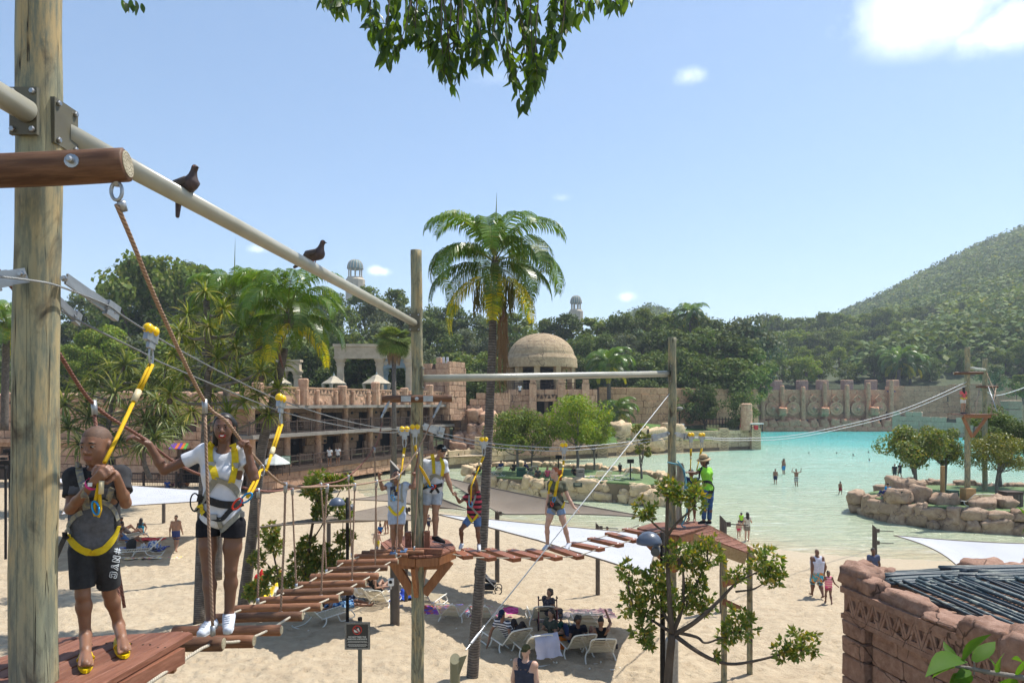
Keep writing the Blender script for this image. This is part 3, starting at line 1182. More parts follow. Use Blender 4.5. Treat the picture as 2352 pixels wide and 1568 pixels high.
def tent(px,py_eave,py_top,half,Y,label):
 t=thing('pavilion_tent',label,'tent',(P(px,895,Y).x,Y,7.5),group='canvas tents on the terrace')
 e,tp,c=P(px,py_eave,Y),P(px,py_top,Y),P(px+half,py_eave,Y)
 w=c.x-e.x
 z0,z1=e.z-7.5,tp.z-7.5
 MB().lathe((0,0,0),[(w*1.25,z0-.12),(w*1.3,z0),(w*.7,z0+(z1-z0)*.45),(w*.42,z0+(z1-z0)*.75),(.05,z1)],4).build('canopy',M_TENT,t)
 MB().lathe((0,0,z1-.1),[(.05,0),(.14,.15),(.04,.3),(.02,.6)],8).build('finial',M_BLUEG,t)
 for sx,sy in((1,0),(-1,0),(0,1),(0,-1)):
  MB().tube([(sx*w*1.15,sy*w*1.15,0),(sx*w*1.15,sy*w*1.15,z0)],.05,6).build('tent_pole',M_BROWNW,t)
  MB().tube([(sx*w*1.1,sy*w*1.1,.2),(sx*w*1.02,sy*w*1.02,z0*.5),(sx*w*1.12,sy*w*1.12,z0)],[.2,.12,.26],6).build('curtain',M_TENT,t)
 return t
tent(767,880,862,22,84,'cream canvas tent seen just under the leaning palm fronds')
tent(865,880,859,26,84,'cream canvas tent with pale blue finial near the fan palm')
tent(644,880,864,20,80,'cream canvas tent beside the leaning palm trunk')
um=thing('parasol','flat cream parasol between the two terrace tents','parasol',(P(816,895,86).x,86,7.5))
MB().lathe((0,0,1.05),[(1.2,0),(1.18,.06),(.1,.5)],8).build('canopy',M_TENT,um)
MB().tube([(0,0,0),(0,0,1.5)],.04,6).build('pole',M_BROWNW,um)
# ruin tower
tw=thing('ruin_tower','square ruined stone tower with jagged top in front of the dome','tower',(P(1020,940,86).x,86,3))
tl,tr=P(968,900,86),P(1031,900,85)
tr2=P(1070,900,88)
jag=lambda s:12.8+.45*math.sin(s*23)+.3*math.sin(s*51)
block_wall(tw,(tl.x,87),(tr.x,84.8),5.5,13.4,.72,1.0,M_ROCKP,top=jag,seed=21)
block_wall(tw,(tr.x,84.8),(tr2.x,87.5),5.5,13.6,.72,1.0,M_ROCKP,top=lambda s:jag(s)+.2,seed=22)
MB().box(((tl.x+tr2.x)/2,88.2,8.6),(4.2,3,8)).build('tower_core',M_MORTAR,tw)
for k in range(3):
 q=P(1010+9*k,828,86.5)
 MB().box((q.x,q.y,q.z),(.28,.28,.9)).bar((q.x,q.y+.1,q.z-.9),(q.x,q.y+.1,q.z+.1),.06,.06,(0,1,0)).build('antenna',plain('antenna_white',(.7,.7,.7)),tw)
rebase(tw)
rw=thing('ruined_wall','stepped ruined terracotta block wall below the tower and dome','wall',(P(1130,1000,88).x,88,1))
a,b=P(1040,1000,88),P(1172,1000,88.5)
block_wall(rw,(a.x,88),(b.x,88.6),1.0,9.8,.8,1.15,M_ROCKP,top=lambda s:6.3+2.9*sstep(.12,.42,s)+.5*math.sin(s*31)*.6,seed=31)
a,b=P(1172,1000,87.5),P(1300,1000,86)
block_wall(rw,(a.x,87.6),(b.x,86.2),1.0,6.4,.72,1.1,M_ROCKP,top=lambda s:5.9-2.6*s+.5*math.sin(s*19),seed=32)
boulder_bank(rw,[P(1042,1000,85.5).xy,P(1112,1000,85).xy],1.0,2,2.3,M_ROCKP,3)
boulder_bank(rw,[P(1082,1000,86.3).xy,P(1118,1000,86).xy],3.6,2,2.0,M_ROCKP,4)
rebase(rw)
# dome pavilion
DY=96.0
dc=P(1243,880,DY)
dm=thing('dome_pavilion','open pavilion with weathered sandstone dome on square pillars above the ruins','pavilion',(dc.x,DY,9.4))
R=83/FPX*DY
zr=P(0,845,DY).z
M_DOME=stone('dome_stone',(.38,.275,.165),(.28,.20,.12),(.46,.35,.22),.8,1,.0,crack_sc=.45)
prof=[(R,0),(R*1.0,.35),(R*.985,1.25)]
for i in range(1,13):
 t=i/12*PI/2
 rr=R*.93*math.cos(t)
 zz=1.3+3.55*math.sin(t)
 prof.append((max(rr,0.02),zz))
 if i<12:
  prof.append((max(rr-.03,.02),zz+.035))
MB().lathe((0,0,zr-9.4),prof,48).build('dome',M_DOME,dm,smooth=False)
for k in range(44):
 a=-PI*1.02+PI*1.04*k/43
 for sgn,zb,zt,rb,rt in((1,1.55,2.35,.925,.86),(-1,1.55,2.35,.925,.86)):
  da=.032*sgn
  p0=Vector((math.cos(a+da)*R*rb,math.sin(a+da)*R*rb,zr-9.4+zb))
  p1=Vector((math.cos(a)*R*rt,math.sin(a)*R*rt,zr-9.4+zt))
  if k%1==0:
   MB().bar(p0,p1,.09,.1,(math.cos(a),math.sin(a),.4)).build('zigzag_rib',M_DOME,dm)
for k in range(10):
 a=2*PI*k/10+.15
 MB().box((math.cos(a)*R*.88,math.sin(a)*R*.88,(zr-9.4)/2),(.75,.75,zr-9.4),a).build('pillar',M_DOME,dm)
MB().lathe((0,0,-.4),[(R*1.02,0),(R*1.02,.4)],32).build('floor',M_ROCKP,dm)
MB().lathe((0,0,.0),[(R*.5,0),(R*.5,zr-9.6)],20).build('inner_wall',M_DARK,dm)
railing(dm,(-R*.75,-R*.8),(R*.85,-R*.8),0,1.0,1.5)
for x in(-1.2,1.6,3.1):
 MB().box((x,-R*.68,.72),(1.1,.7,.05)).bar((x,-R*.68,0),(x,-R*.68,.7),.1,.1,(0,1,0)).build('table',M_CREAM,dm)
dw=thing('dome_podium','tall terracotta block podium with dark window openings under the dome','wall',(dc.x,90,2))
a,b=P(1166,1000,90.5),P(1372,1000,90.5)
ops=[(3.4,4.9,6.3,7.9),(5.4,6.4,6.3,7.9)]
block_wall(dw,(a.x,90.5),(b.x,90.5),1.5,9.5,.82,1.2,M_ROCKP,openings=ops,seed=41,top=lambda s:9.9)
for o0,o1,q0,q1 in ops:
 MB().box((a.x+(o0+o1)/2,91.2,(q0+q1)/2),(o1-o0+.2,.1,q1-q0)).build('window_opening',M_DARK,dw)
 for k in range(6):
  x=a.x+o0+(k+.5)*(o1-o0)/6
  MB().box((x,90.75,(q0+q1)/2),(.05,.05,q1-q0)).build('window_bar',M_DARK,dw)
for px in(1224,1289,1345):
 q=P(px,900,90.2)
 MB().box((q.x,90.2,6.2),(.95,.5,8.2)).build('pilaster',M_ROCKP,dw)
 MB().box((q.x,90.2,10.5),(.75,.5,.6)).build('pilaster_cap',M_ROCKP,dw)
for k in range(9):
 link('triangle_relief',tri,dw,loc=(a.x+4.0+k*.5,90.3,8.55),rot=(0 if k%2 else PI,0,0),scale=(.45,1.5,.55))
rebase(dw)
# brown back wall behind the lawn
bk=thing('back_wall','long plain brown block wall behind the lawn and the dark trees','wall',(P(1550,990,124).x,124,3))
a,b=P(1376,1000,112),P(1740,1000,132)
block_wall(bk,(a.x,112),(b.x,132),2.4,10.3,1.1,2.0,M_ROCKG,seed=51)
rebase(bk)
gt=thing('service_gate','dark timber gate in the back wall by the red figure','gate',(P(1652,980,121).x,121,3.4))
for k in range(9):
 MB().box((-2.2+k*.55,0,.9),(.12,.1,1.8)).build('paling',M_BROWNW,gt)
for z in(.5,1.4):
 MB().box((0,.1,z),(5,.08,.14)).build('gate_rail',M_BROWNW,gt)
lawn=MB()
lp=[(1385,1006,98),(1500,1012,104),(1640,1010,110),(1690,990,122),(1600,980,124),(1480,972,116),(1400,972,112),(1330,985,100)]
cz=P(1500,995,109)
vs=[tuple(P(x,y,Y))for x,y,Y in lp]
lawn.add([tuple(P(1500,991,110))]+vs,[(0,i+1,(i+1)%len(vs)+1)for i in range(len(vs))])
lo=lawn.build('lawn',M_LAWN)
tag(lo,kind='structure')
mb=MB()
mb.add([tuple(P(x,y,Y))for x,y,Y in((1210,1030,92),(1420,1018,97),(1400,985,101),(1250,1000,95))],[(0,1,2,3)])
tag(mb.build('lawn',M_LAWN),kind='structure')
lrk=thing('lawn_boulder','lone pale boulder lying on the lawn','boulder',P(1452,1003,104))
link('rock',boulders_for(M_ROCKY)[2],lrk,loc=(0,0,.25),scale=(2.4,1.6,1.1))
for px,py,Y,lb in((1568,986,116,'white sun lounger on the lawn under the dark trees'),(1398,982,112,'white sun lounger beside the tree trunk at the lawn edge'),(1434,986,111,'towel draped lounger in the middle of the lawn')):
 t=thing('lawn_lounger',lb,'lounger',P(px,py,Y),group='loungers on the lawn')
 MB().box((0,0,.3),(1.0,1.7,.1)).build('seat',plain('lounger_white',(.75,.73,.68)),t)
 MB().box((0,.95,.6),(1.0,.1,.75)).build('backrest',plain('lounger_white',(.75,.73,.68)),t)
mb=MB()
pad=[P(x,y,Y)for x,y,Y in((880,1064,80),(1000,1050,79),(1110,1046,82),(1115,1026,88),(1040,1018,90),(940,1040,86))]
mb.add([tuple(p)for p in pad],[tuple(range(6))])
tag(mb.build('sand_path',M_SAND),kind='structure')
# pale causeway wall
cw=thing('causeway_wall','long pale sandstone causeway wall with carved piers standing in the pool','wall',(P(1400,1040,95).x,95,0))
cpts=[(1030,1058,80),(1110,1060,84),(1290,1050,94),(1500,1040,105),(1700,1031,113.5),(1736,1031,114)]
CW=[P(x,1000,Y).xy for x,y,Y in cpts]
for k,(a,b)in enumerate(zip(CW[:-1],CW[1:])):
 zt=(2.1,2.3,2.7,3.2,3.6)[k]
 block_wall(cw,a,b,.45,zt,.72,2.3,M_ROCKY,seed=61+k,mort=M_MORTARY,top=lambda s,zt=zt:zt+.25*math.sin(s*17)+.1)
 q=frame_of(a,b)
 c=(a+b)/2-q[3]*.3
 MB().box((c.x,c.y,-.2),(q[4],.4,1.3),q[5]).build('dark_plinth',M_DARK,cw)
e=frame_of(CW[-2],CW[-1])
end=Vector(CW[-1])
block_wall(cw,end,end+Vector((2.5,9)),.0,3.6,.75,2.0,M_ROCKY,seed=70,mort=M_MORTARY)
for px,Y in((1105,83.5),(1276,93),(1383,98.5),(1424,101),(1556,107.5),(1660,112),(1734,113.6)):
 q=P(px,1000,Y)
 MB().box((q.x,q.y-.25,1.7),(1.5,.9,3.7)).build('pier',M_ROCKY,cw)
 for j in range(7):
  for sx in(-1,1):
   MB().bar((q.x,q.y-.72,.2+j*.45),(q.x+sx*.55,q.y-.72,.5+j*.45),.06,.08,(0,1,0)).build('chevron',M_MORTARY,cw)
MB().prism([tuple(p)for p in CW]+[(end.x+2,end.y+9),(CW[3].x+1,CW[3].y+8),(CW[2].x,CW[2].y+5),(CW[1].x,CW[1].y+4)],-1.5,1.9).build('causeway_fill',M_MORTARY,cw)
rebase(cw)
rb1=thing('rock_bank','heap of rounded cream boulders on the causeway left of the yellowish young tree','rocks',(P(1440,1010,102).x,102,0),group='cream boulder banks')
boulder_bank(rb1,[P(1422,1000,100.6).xy,P(1552,1000,107).xy],.6,2,2.6,M_ROCKY,8,.1)
rebase(rb1)
rb2=thing('rock_bank','row of big cream boulders between the sand and the boardwalk fence','rocks',(P(820,1080,70).x,70,.3),group='cream boulder banks')
boulder_bank(rb2,[G(x,y,.2).xy for x,y in((752,1088),(805,1086),(850,1083),(895,1080),(930,1078))],.15,1,1.25,M_ROCKY,9)
rebase(rb2)
rb3=thing('rock_bank','cream boulder wall at the pool edge behind the man in the cap','rocks',(P(1060,1065,84).x,84,0),group='cream boulder banks')
boulder_bank(rb3,[G(x,y,0).xy for x,y in((950,1074),(1000,1069),(1060,1068),(1120,1067))],-.1,2,1.5,M_ROCKY,10,.15)
rebase(rb3)
# wave wall at the far end
ww=thing('wave_wall','huge carved stone wall with eight columns at the turquoise end of the pool','wall',(85,187,0))
WA,WB=Vector((66.5,186.5)),Vector((103,187.5))
block_wall(ww,WA,WB,3.2,11.3,1.6,3.4,M_ROCKW,seed=81,jd=.03)
wc=MB().lathe((0,0,0),[(.7,0),(.62,.2),(.72,.3),(.6,.5),(.68,.75),(.6,.97),(.4,1)],10).mesh('column',M_ROCKW)
for k,px in enumerate((1752,1797,1845,1895,1946,1995,2048)):
 q=P(px,900,186)
 link('column',wc,ww,loc=(q.x,186.15,2.5),scale=(1,1,9.6+(.8,.4,.1,1.3,.6,1.2,1.9)[k]))
for k,px in enumerate((1775,1822,1870,1921,1971,2021)):
 q=P(px,938,186)
 MB().lathe((q.x,186.2,q.z),[(1.9,0),(1.9,.25),(1.6,.3),(1.3,.15),(.9,.35),(.3,.45)],18,axis=(0,-1,0)).build('medallion',M_ROCKW,ww)
 MB().lathe((q.x,185.8,q.z),[(.55,0),(.45,.4),(.2,.55)],10,axis=(0,-1,0)).build('spout',M_ROCKP,ww)
 q=P(px,916,186)
 for sx in(-1,1):
  for sz in(-1,1):
   MB().bar((q.x+sx*1.1,186.25,q.z),(q.x,186.25,q.z+sz*1.1),.35,.3,(0,1,0)).build('diamond_relief',M_ROCKW,ww)
for k in range(13):
 x=66.5+36.5*(k+.5)/13
 link('base_boulder',r_.choice(boulders_for(M_ROCKW)),ww,loc=(x,185.6,1.3),scale=(r_.uniform(2.4,3.8),2.6,r_.uniform(3.4,4.4)))
 link('base_boulder',r_.choice(boulders_for(M_ROCKW)),ww,loc=(x+1.2,185.0,.2),scale=(3.4,2.4,2.2))
for px,py in((1797,943),(1894,943),(2008,942)):
 q=P(px,py+2,184.4)
 link('round_boulder',boulders_for(M_ROCKW)[1],ww,loc=q,scale=(2.3,2.0,2.3))
MB().box((85,191,10.9),(42,7,.4)).build('walk_deck',plain('blue_deck',(.05,.06,.18),.8),ww)
for k,px in enumerate((1704,1783,1842,1888,1945,2000,2050)):
 q=P(px,880,194)
 link('stump_pillar',r_.choice(blocks_for(M_ROCKP)),ww,loc=(q.x,194,12.6),rot=(0,0,.1),scale=(2.6,2.4,3.2))
rebase(ww)
wf=thing('picket_fence','thin dark steel picket fence along the top of the wave wall','fence',(88,197,11))
for k in range(150):
 pass
mb=MB()
for k in range(150):
 mb.box((66+k*.3,197,12.6),(.07,.05,3.0))
tag(mb.build('pickets',M_DARK,wf),kind='stuff')
for z in(11.6,13.7):
 MB().box((88,197,z),(45,.08,.12)).build('fence_rail',M_DARK,wf)
rebase(wf)
cv=thing('curved_wall','rough brown block wall curving forward behind the far rope platform','wall',(112,176,0))
block_wall(cv,(103,188.5),(117,183),-.5,12.3,1.5,3.0,M_ROCKW,seed=91)
block_wall(cv,(117,183),(124,168),-.5,12.6,1.5,3.0,M_ROCKW,seed=92)
rebase(cv)
gw=thing('battlement_wall','low pale grey battlement wall stepping down to the water','wall',(108,165,0))
M_GREYW=stone('rock_palegrey',(.60,.38,.25),(.50,.31,.20),(.66,.45,.31),.7,0,.06)
block_wall(gw,P(2050,950,172).xy,P(2235,960,150).xy,-.2,5.6,1.1,2.2,M_GREYW,seed=93,top=lambda s:5.6-1.9*s+(.5 if int(s*16)%2 else-.1))
rebase(gw)
rc=thing('stone_column','free standing pale stone column behind the far rope platform','column',(P(2323,940,120).x,120,0))
for k in range(5):
 link('drum',r_.choice(blocks_for(M_ROCKB)),rc,loc=(0,0,1.0+1.6*k),scale=(2.5,2.2,1.58))
rp=thing('round_pillar','round pink stone pillar at the end of the causeway','pillar',(P(1717,985,113).x,113.5,3.2))
MB().lathe((0,0,0),[(.95,0),(.95,1.5),(.9,1.55),(.95,1.6),(.95,3.3),(.88,3.35),(.9,4.3),(.6,4.45)],14).build('shaft',M_ROCKP,rp)
# the rope course
def polewood(name,base,warm,grey,dark,sc=1.0):
 """round treated pole: tall grain, drying cracks, stains"""
 m,nt,b=mat(name)
 b.inputs['Roughness'].default_value=.78
 b.inputs['Specular IOR Level'].default_value=.25
 v=coords(nt,(1,1,.16))
 v2=coords(nt,(1,1,.45))
 f1=ramp(nt,noise_t(nt,v2,3.2*sc,4,.5,.4),.36,.62)
 f2=ramp(nt,noise_t(nt,v,22*sc,5,.7),.42,.62)
 f3=ramp(nt,noise_t(nt,v2,5.5*sc,5,.6,.6),.55,.72)
 col=mixc(nt,f1,base,warm)
 col=mixc(nt,f2,col,grey)
 col=mixc(nt,f3,col,dark)
 cr=noise_t(nt,coords(nt,(1,1,.012)),20*sc,2,.5,.1)
 a=nt.nodes.new('ShaderNodeMath')
 a.operation='SUBTRACT'
 a.inputs[1].default_value=.5
 nt.links.new(cr,a.inputs[0])
 ab=nt.nodes.new('ShaderNodeMath')
 ab.operation='ABSOLUTE'
 nt.links.new(a.outputs[0],ab.inputs[0])
 ck=ramp(nt,ab.outputs[0],.0,.007)
 col=mixc(nt,ck,tuple(x*.25 for x in dark),col)
 nt.links.new(col,b.inputs['Base Color'])
 n1=bump(nt,b,noise_t(nt,v,30*sc,5,.6),.35,.008)
 bump(nt,b,ck,.7,.012,n1)
 return m
def timber(name,c1,c2,c3,axis=1,sc=1.0,rough=.5,objvar=.12,spec=.4):
 """sawn or round oiled timber with grain along one local axis"""
 m,nt,b=mat(name)
 b.inputs['Roughness'].default_value=rough
 b.inputs['Specular IOR Level'].default_value=spec
 st=[1,1,1]
 st[axis]=.12
 v=coords(nt,st)
 oi=nt.nodes.new('ShaderNodeObjectInfo')
 vm=nt.nodes.new('ShaderNodeVectorMath')
 vm.operation='ADD'
 cb=nt.nodes.new('ShaderNodeCombineXYZ')
 mu=nt.nodes.new('ShaderNodeMath')
 mu.operation='MULTIPLY'
 mu.inputs[1].default_value=40
 nt.links.new(oi.outputs['Random'],mu.inputs[0])
 for k in range(3):
  nt.links.new(mu.outputs[0],cb.inputs[k])
 nt.links.new(v,vm.inputs[0])
 nt.links.new(cb.outputs[0],vm.inputs[1])
 v=vm.outputs[0]
 f1=ramp(nt,noise_t(nt,v,9*sc,5,.6,.5),.36,.66)
 f2=ramp(nt,noise_t(nt,v,34*sc,5,.65),.42,.72)
 col=mixc(nt,f1,c1,c2)
 col=mixc(nt,f2,col,c3)
 hs=nt.nodes.new('ShaderNodeHueSaturation')
 mr=nt.nodes.new('ShaderNodeMapRange')
 mr.inputs['To Min'].default_value=1-objvar
 mr.inputs['To Max'].default_value=1+objvar
 nt.links.new(oi.outputs['Random'],mr.inputs['Value'])
 nt.links.new(mr.outputs[0],hs.inputs['Value'])
 nt.links.new(col,hs.inputs['Color'])
 nt.links.new(hs.outputs[0],b.inputs['Base Color'])
 bump(nt,b,noise_t(nt,v,40*sc,5,.6),.3,.004)
 return m
M_POLE=polewood('pole_wood',(.285,.29,.195),(.40,.30,.15),(.165,.175,.13),(.07,.054,.038))
M_DECK=timber('deck_timber',(.20,.080,.046),(.14,.054,.032),(.27,.125,.08),1,1.0,.62,spec=.25)
M_LOG=timber('log_timber',(.21,.09,.046),(.13,.055,.03),(.31,.15,.078),0,1.0,.6,spec=.25)
M_LOGD=timber('log_dark',(.125,.06,.034),(.07,.034,.02),(.20,.105,.058),0,.9,.62,spec=.25)
M_PLANK=timber('plank_timber',(.24,.072,.025),(.16,.045,.018),(.31,.12,.048),0,1.0,.42)
M_STRUT=timber('strut_timber',(.27,.10,.035),(.19,.068,.025),(.34,.15,.06),2,1.0,.5)
M_RAWW=timber('raw_timber',(.42,.255,.10),(.33,.19,.075),(.50,.33,.15),0,.8,.65)
M_PIPE=basic('pipe_paint',(.40,.385,.31),(.34,.325,.26),rough=.32,scale=3,spec=.5)
M_PLATE=basic('olive_plate',(.13,.12,.08),(.10,.09,.06),rough=.5,scale=5)
M_GALV=basic('galvanised',(.40,.41,.42),(.30,.31,.32),rough=.42,scale=14,metal=.7)
M_STEEL=plain('bolt_steel',(.35,.36,.37),.35,.9)
M_ROPE=ropemat('beige_rope',(.38,.255,.175),(.20,.12,.085),34)
M_ROPEW=ropemat('pale_rope',(.52,.46,.36),(.30,.26,.2),34)
M_ROPED=ropemat('red_brown_rope',(.25,.115,.085),(.13,.06,.05),34)
M_WIRE=ropemat('steel_cable',(.30,.31,.31),(.12,.125,.125),60,4,.4,.6,.003)
M_WIREL=ropemat('light_cable',(.55,.56,.56),(.28,.29,.29),60,4,.45,.4,.003)
M_YEL=plain('yellow_plastic',(.85,.52,.0),.3,0,.5)
M_YROPE=ropemat('yellow_rope',(.72,.44,.008),(.52,.29,.004),90,6,.75,0,.002)
M_SLEEVE=plain('sleeve_cream',(.60,.50,.30),.5)
M_ENDCAP=basic('end_plate',(.50,.44,.30),(.34,.28,.18),rough=.5,scale=20)
M_POST=basic('post_brown',(.105,.085,.068),(.075,.06,.05),rough=.45,scale=3)
M_OLIVE=plain('olive_paint',(.20,.18,.105),.4)
def pole(name,label,px,Y,zt,r0,r1,zb,seed=0,px_top=None,cap=True,group='round timber course poles'):
 """slightly crooked round timber pole with knots"""
 b=P(px,1568,Y)
 t=P(px_top if px_top is not None else px,0,Y)
 o=thing(name,label,'pole',(b.x,Y,zb),group=group)
 n=26
 k=70
 H=zt-zb
 pts,rs=[],[]
 mb=MB()
 vs,fs=[],[]
 for i in range(k+1):
  f=i/k
  z=f*H
  zz=zb+z
  cx=(t.x-b.x)*(zz-(HC-643/FPX*Y))/(1568/FPX*Y)
  wob=.006*math.sin(z*1.7+seed)+.004*math.sin(z*4.1+seed*2)
  rr=r0+(r1-r0)*f
  for j in range(n):
   a=2*PI*j/n
   q=rr*(1+.05*noise.noise(Vector((math.cos(a)*1.2,math.sin(a)*1.2,z*.9+seed*5)))+.035*noise.noise(Vector((math.cos(a)*2.5,math.sin(a)*2.5,z*3+seed*3))))
   vs.append((cx+wob+math.cos(a)*q,math.sin(a)*q,z))
 for i in range(k):
  for j in range(n):
   j2=(j+1)%n
   fs.append((i*n+j,i*n+j2,(i+1)*n+j2,(i+1)*n+j))
 fs.append(tuple(k*n+j for j in range(n)))
 mb.add(vs,fs)
 mb.build('shaft',M_POLE,o,smooth=True)
 return o
NEARP=pole('timber_pole','thick weathered timber pole standing through the near deck beside the boy',78,3.75,10.9,.124,.106,1.3,1,px_top=90)
MIDP=pole('timber_pole','tall timber pole carrying the middle deck next to the man in the cap',960,12.2,P(0,575,12.2).z,.118,.1,1.1,2,px_top=955)
RGTP=pole('timber_pole','slim timber pole on the deck where the straw hat woman stands',1543,15.7,P(0,775,15.7).z,.1,.092,1.2,3,px_top=1545)
FARP=pole('timber_pole','distant timber pole carrying the small deck over the tree island',2222,43.6,P(0,797,43.6).z,.17,.15,1.0,4)
FARP2=pole('timber_pole','distant bare timber pole behind the small far deck',2262,50,P(0,823,50).z,.17,.16,1.0,5)
q=P(1545,1568,15.7)
MB().lathe((0,0,0),[(.15,-.1),(.15,1.05),(.13,1.1)],16).build('foot_sleeve',M_GALV,RGTP)
def local(o,p):
 return vec(p)-o.location
def pipe(label,a,b,r,pl_a=None,pl_b=None):
 t=thing('steel_pipe',label,'pipe',a,group='horizontal steel pipes between the poles')
 MB().tube([(0,0,0),(b-a)*.33,(b-a)*.66,b-a],r,20).build('tube',M_PIPE,t,smooth=True)
 for c,w in((pl_a,0),(pl_b,1)):
  if c is None:
   continue
  c,sx,sy,sz=c
  pl=MB().box(local(t,c),(sx,sy,sz)).build('flange',M_PLATE,t)
  for dx in(-.36,.36):
   for dz in(-.4,.4):
    ax=(0,-1,0)if sx>sy else(1 if c.x<0 else-1,0,0)
    off=Vector((dx*sx,-sy/2,dz*sz))if sx>sy else Vector((ax[0]*sx/2,dx*sy,dz*sz))
    MB().lathe(local(t,c)+off,[(.016,0),(.016,.012),(.012,.016)],6,axis=ax).build('bolt',M_STEEL,t)
 return t
pipe('long grey pipe running from the near pole back to the middle pole, pigeons on it',P(146,303,3.84),P(952,742,12.1),.0625,(P(147,292,3.80),.03,.2,.25),(P(952,740,12.08),.2,.03,.32))
pipe('short grey pipe end leaving the near pole towards the viewer',P(62,256,3.60),P(-330,20,2.75),.060,(P(56,256,3.615),.145,.022,.25))
pipe('grey pipe crossing from the middle pole to the straw hat woman\'s pole',P(968,869,12.2),P(1540,858,15.7),.068,(P(970,868,12.2),.03,.2,.42),(P(1541,858,15.65),.03,.2,.42))
pipe('thin distant pipe joining the two far poles',P(2226,845,43.8),P(2262,849,50),.1)
def log_bar(label,a,b,r,m=None,cap=True,bolts=(),name='cross_log',group='cross logs bolted to the poles'):
 t=thing(name,label,'log',(a+b)/2,group=group)
 d=(b-a)
 L=d.length
 rot=d.normalized().to_track_quat('X','Z').to_euler()
 t.rotation_euler=rot
 log_part('log_body',t,L,r,m or M_LOGD)
 for s in((-1,1)if cap else()):
  o=MB().lathe((s*(L/2+.001),0,0),[(r*.78,0),(r*.78,.003)],20,axis=(s,0,0)).build('end_plate',M_ENDCAP,t)
  end_holes(o,s*(L/2+.0045),s,r*.78)
 for x,y in bolts:
  MB().lathe((x*L,-r*.98,0),[(.034,-.004),(.034,.004),(.016,.006),(.016,.03),(.01,.036)],12,axis=(0,-1,0)).build('bolt',M_STEEL,t)
 return t
def end_holes(par,x,s,r):
 """rings of punched slots in the anti-split plate"""
 mb=MB()
 for ring,n in((.35,8),(.6,12),(.84,16)):
  for k in range(n):
   a=2*PI*k/n+ring
   c=Vector((x,math.cos(a)*r*ring,math.sin(a)*r*ring))
   t=Vector((0,-math.sin(a),math.cos(a)))*(r*.09)
   u=Vector((0,math.cos(a),math.sin(a)))*(r*.035)
   mb.add([tuple(c-t-u),tuple(c+t-u),tuple(c+t+u),tuple(c-t+u)],[(0,1,2,3)if s>0 else(3,2,1,0)])
 tag(mb.build('punched_slots',M_DARK,par),kind='stuff')
def log_part(name,parent,L,r,m,seed=None):
 sd=random.random()*50 if seed is None else seed
 mb=MB()
 n,k=14,14
 vs,fs=[],[]
 prof=[(-L/2,.86)]+[(-L/2+.008+(L-.016)*i/k,1.0)for i in range(k+1)]+[(L/2,.86)]
 for x,s in prof:
  for j in range(n):
   a=2*PI*j/n
   q=r*s*(1+.05*noise.noise(Vector((x*2.2+sd,math.cos(a),math.sin(a)))))
   vs.append((x,math.cos(a)*q,math.sin(a)*q+.004*math.sin(x*3+sd)))
 K=len(prof)
 for i in range(K-1):
  for j in range(n):
   j2=(j+1)%n
   fs.append((i*n+j,(i+1)*n+j,(i+1)*n+j2,i*n+j2))
 fs.append(tuple(range(n)))
 fs.append(tuple((K-1)*n+j for j in range(n-1,-1,-1)))
 mb.add(vs,fs)
 return mb.build(name,m,parent,smooth=True)
XB1=log_bar('big dark cross log with punched metal end plate on the near pole',P(-150,400,3.33),P(293,377,3.45),.083,bolts=((.246,0),(-.16,0)))
XB2=log_bar('dark cross log on the middle pole above the yelling boy',P(878,916,12.03),P(1039,915,12.03),.065,bolts=((0,0),))
for x in(-.19,.2):
 MB().box((x,-.07,0),(.17,.012,.1)).build('bracket_plate',M_GALV,XB2)
XB3=log_bar('small distant cross log at the top of the far pole',P(2190,857,43.4),P(2258,856,43.4),.09)
XB4=log_bar('small distant cross log on the second far pole',P(2240,888,49.8),P(2292,888,49.8),.09)
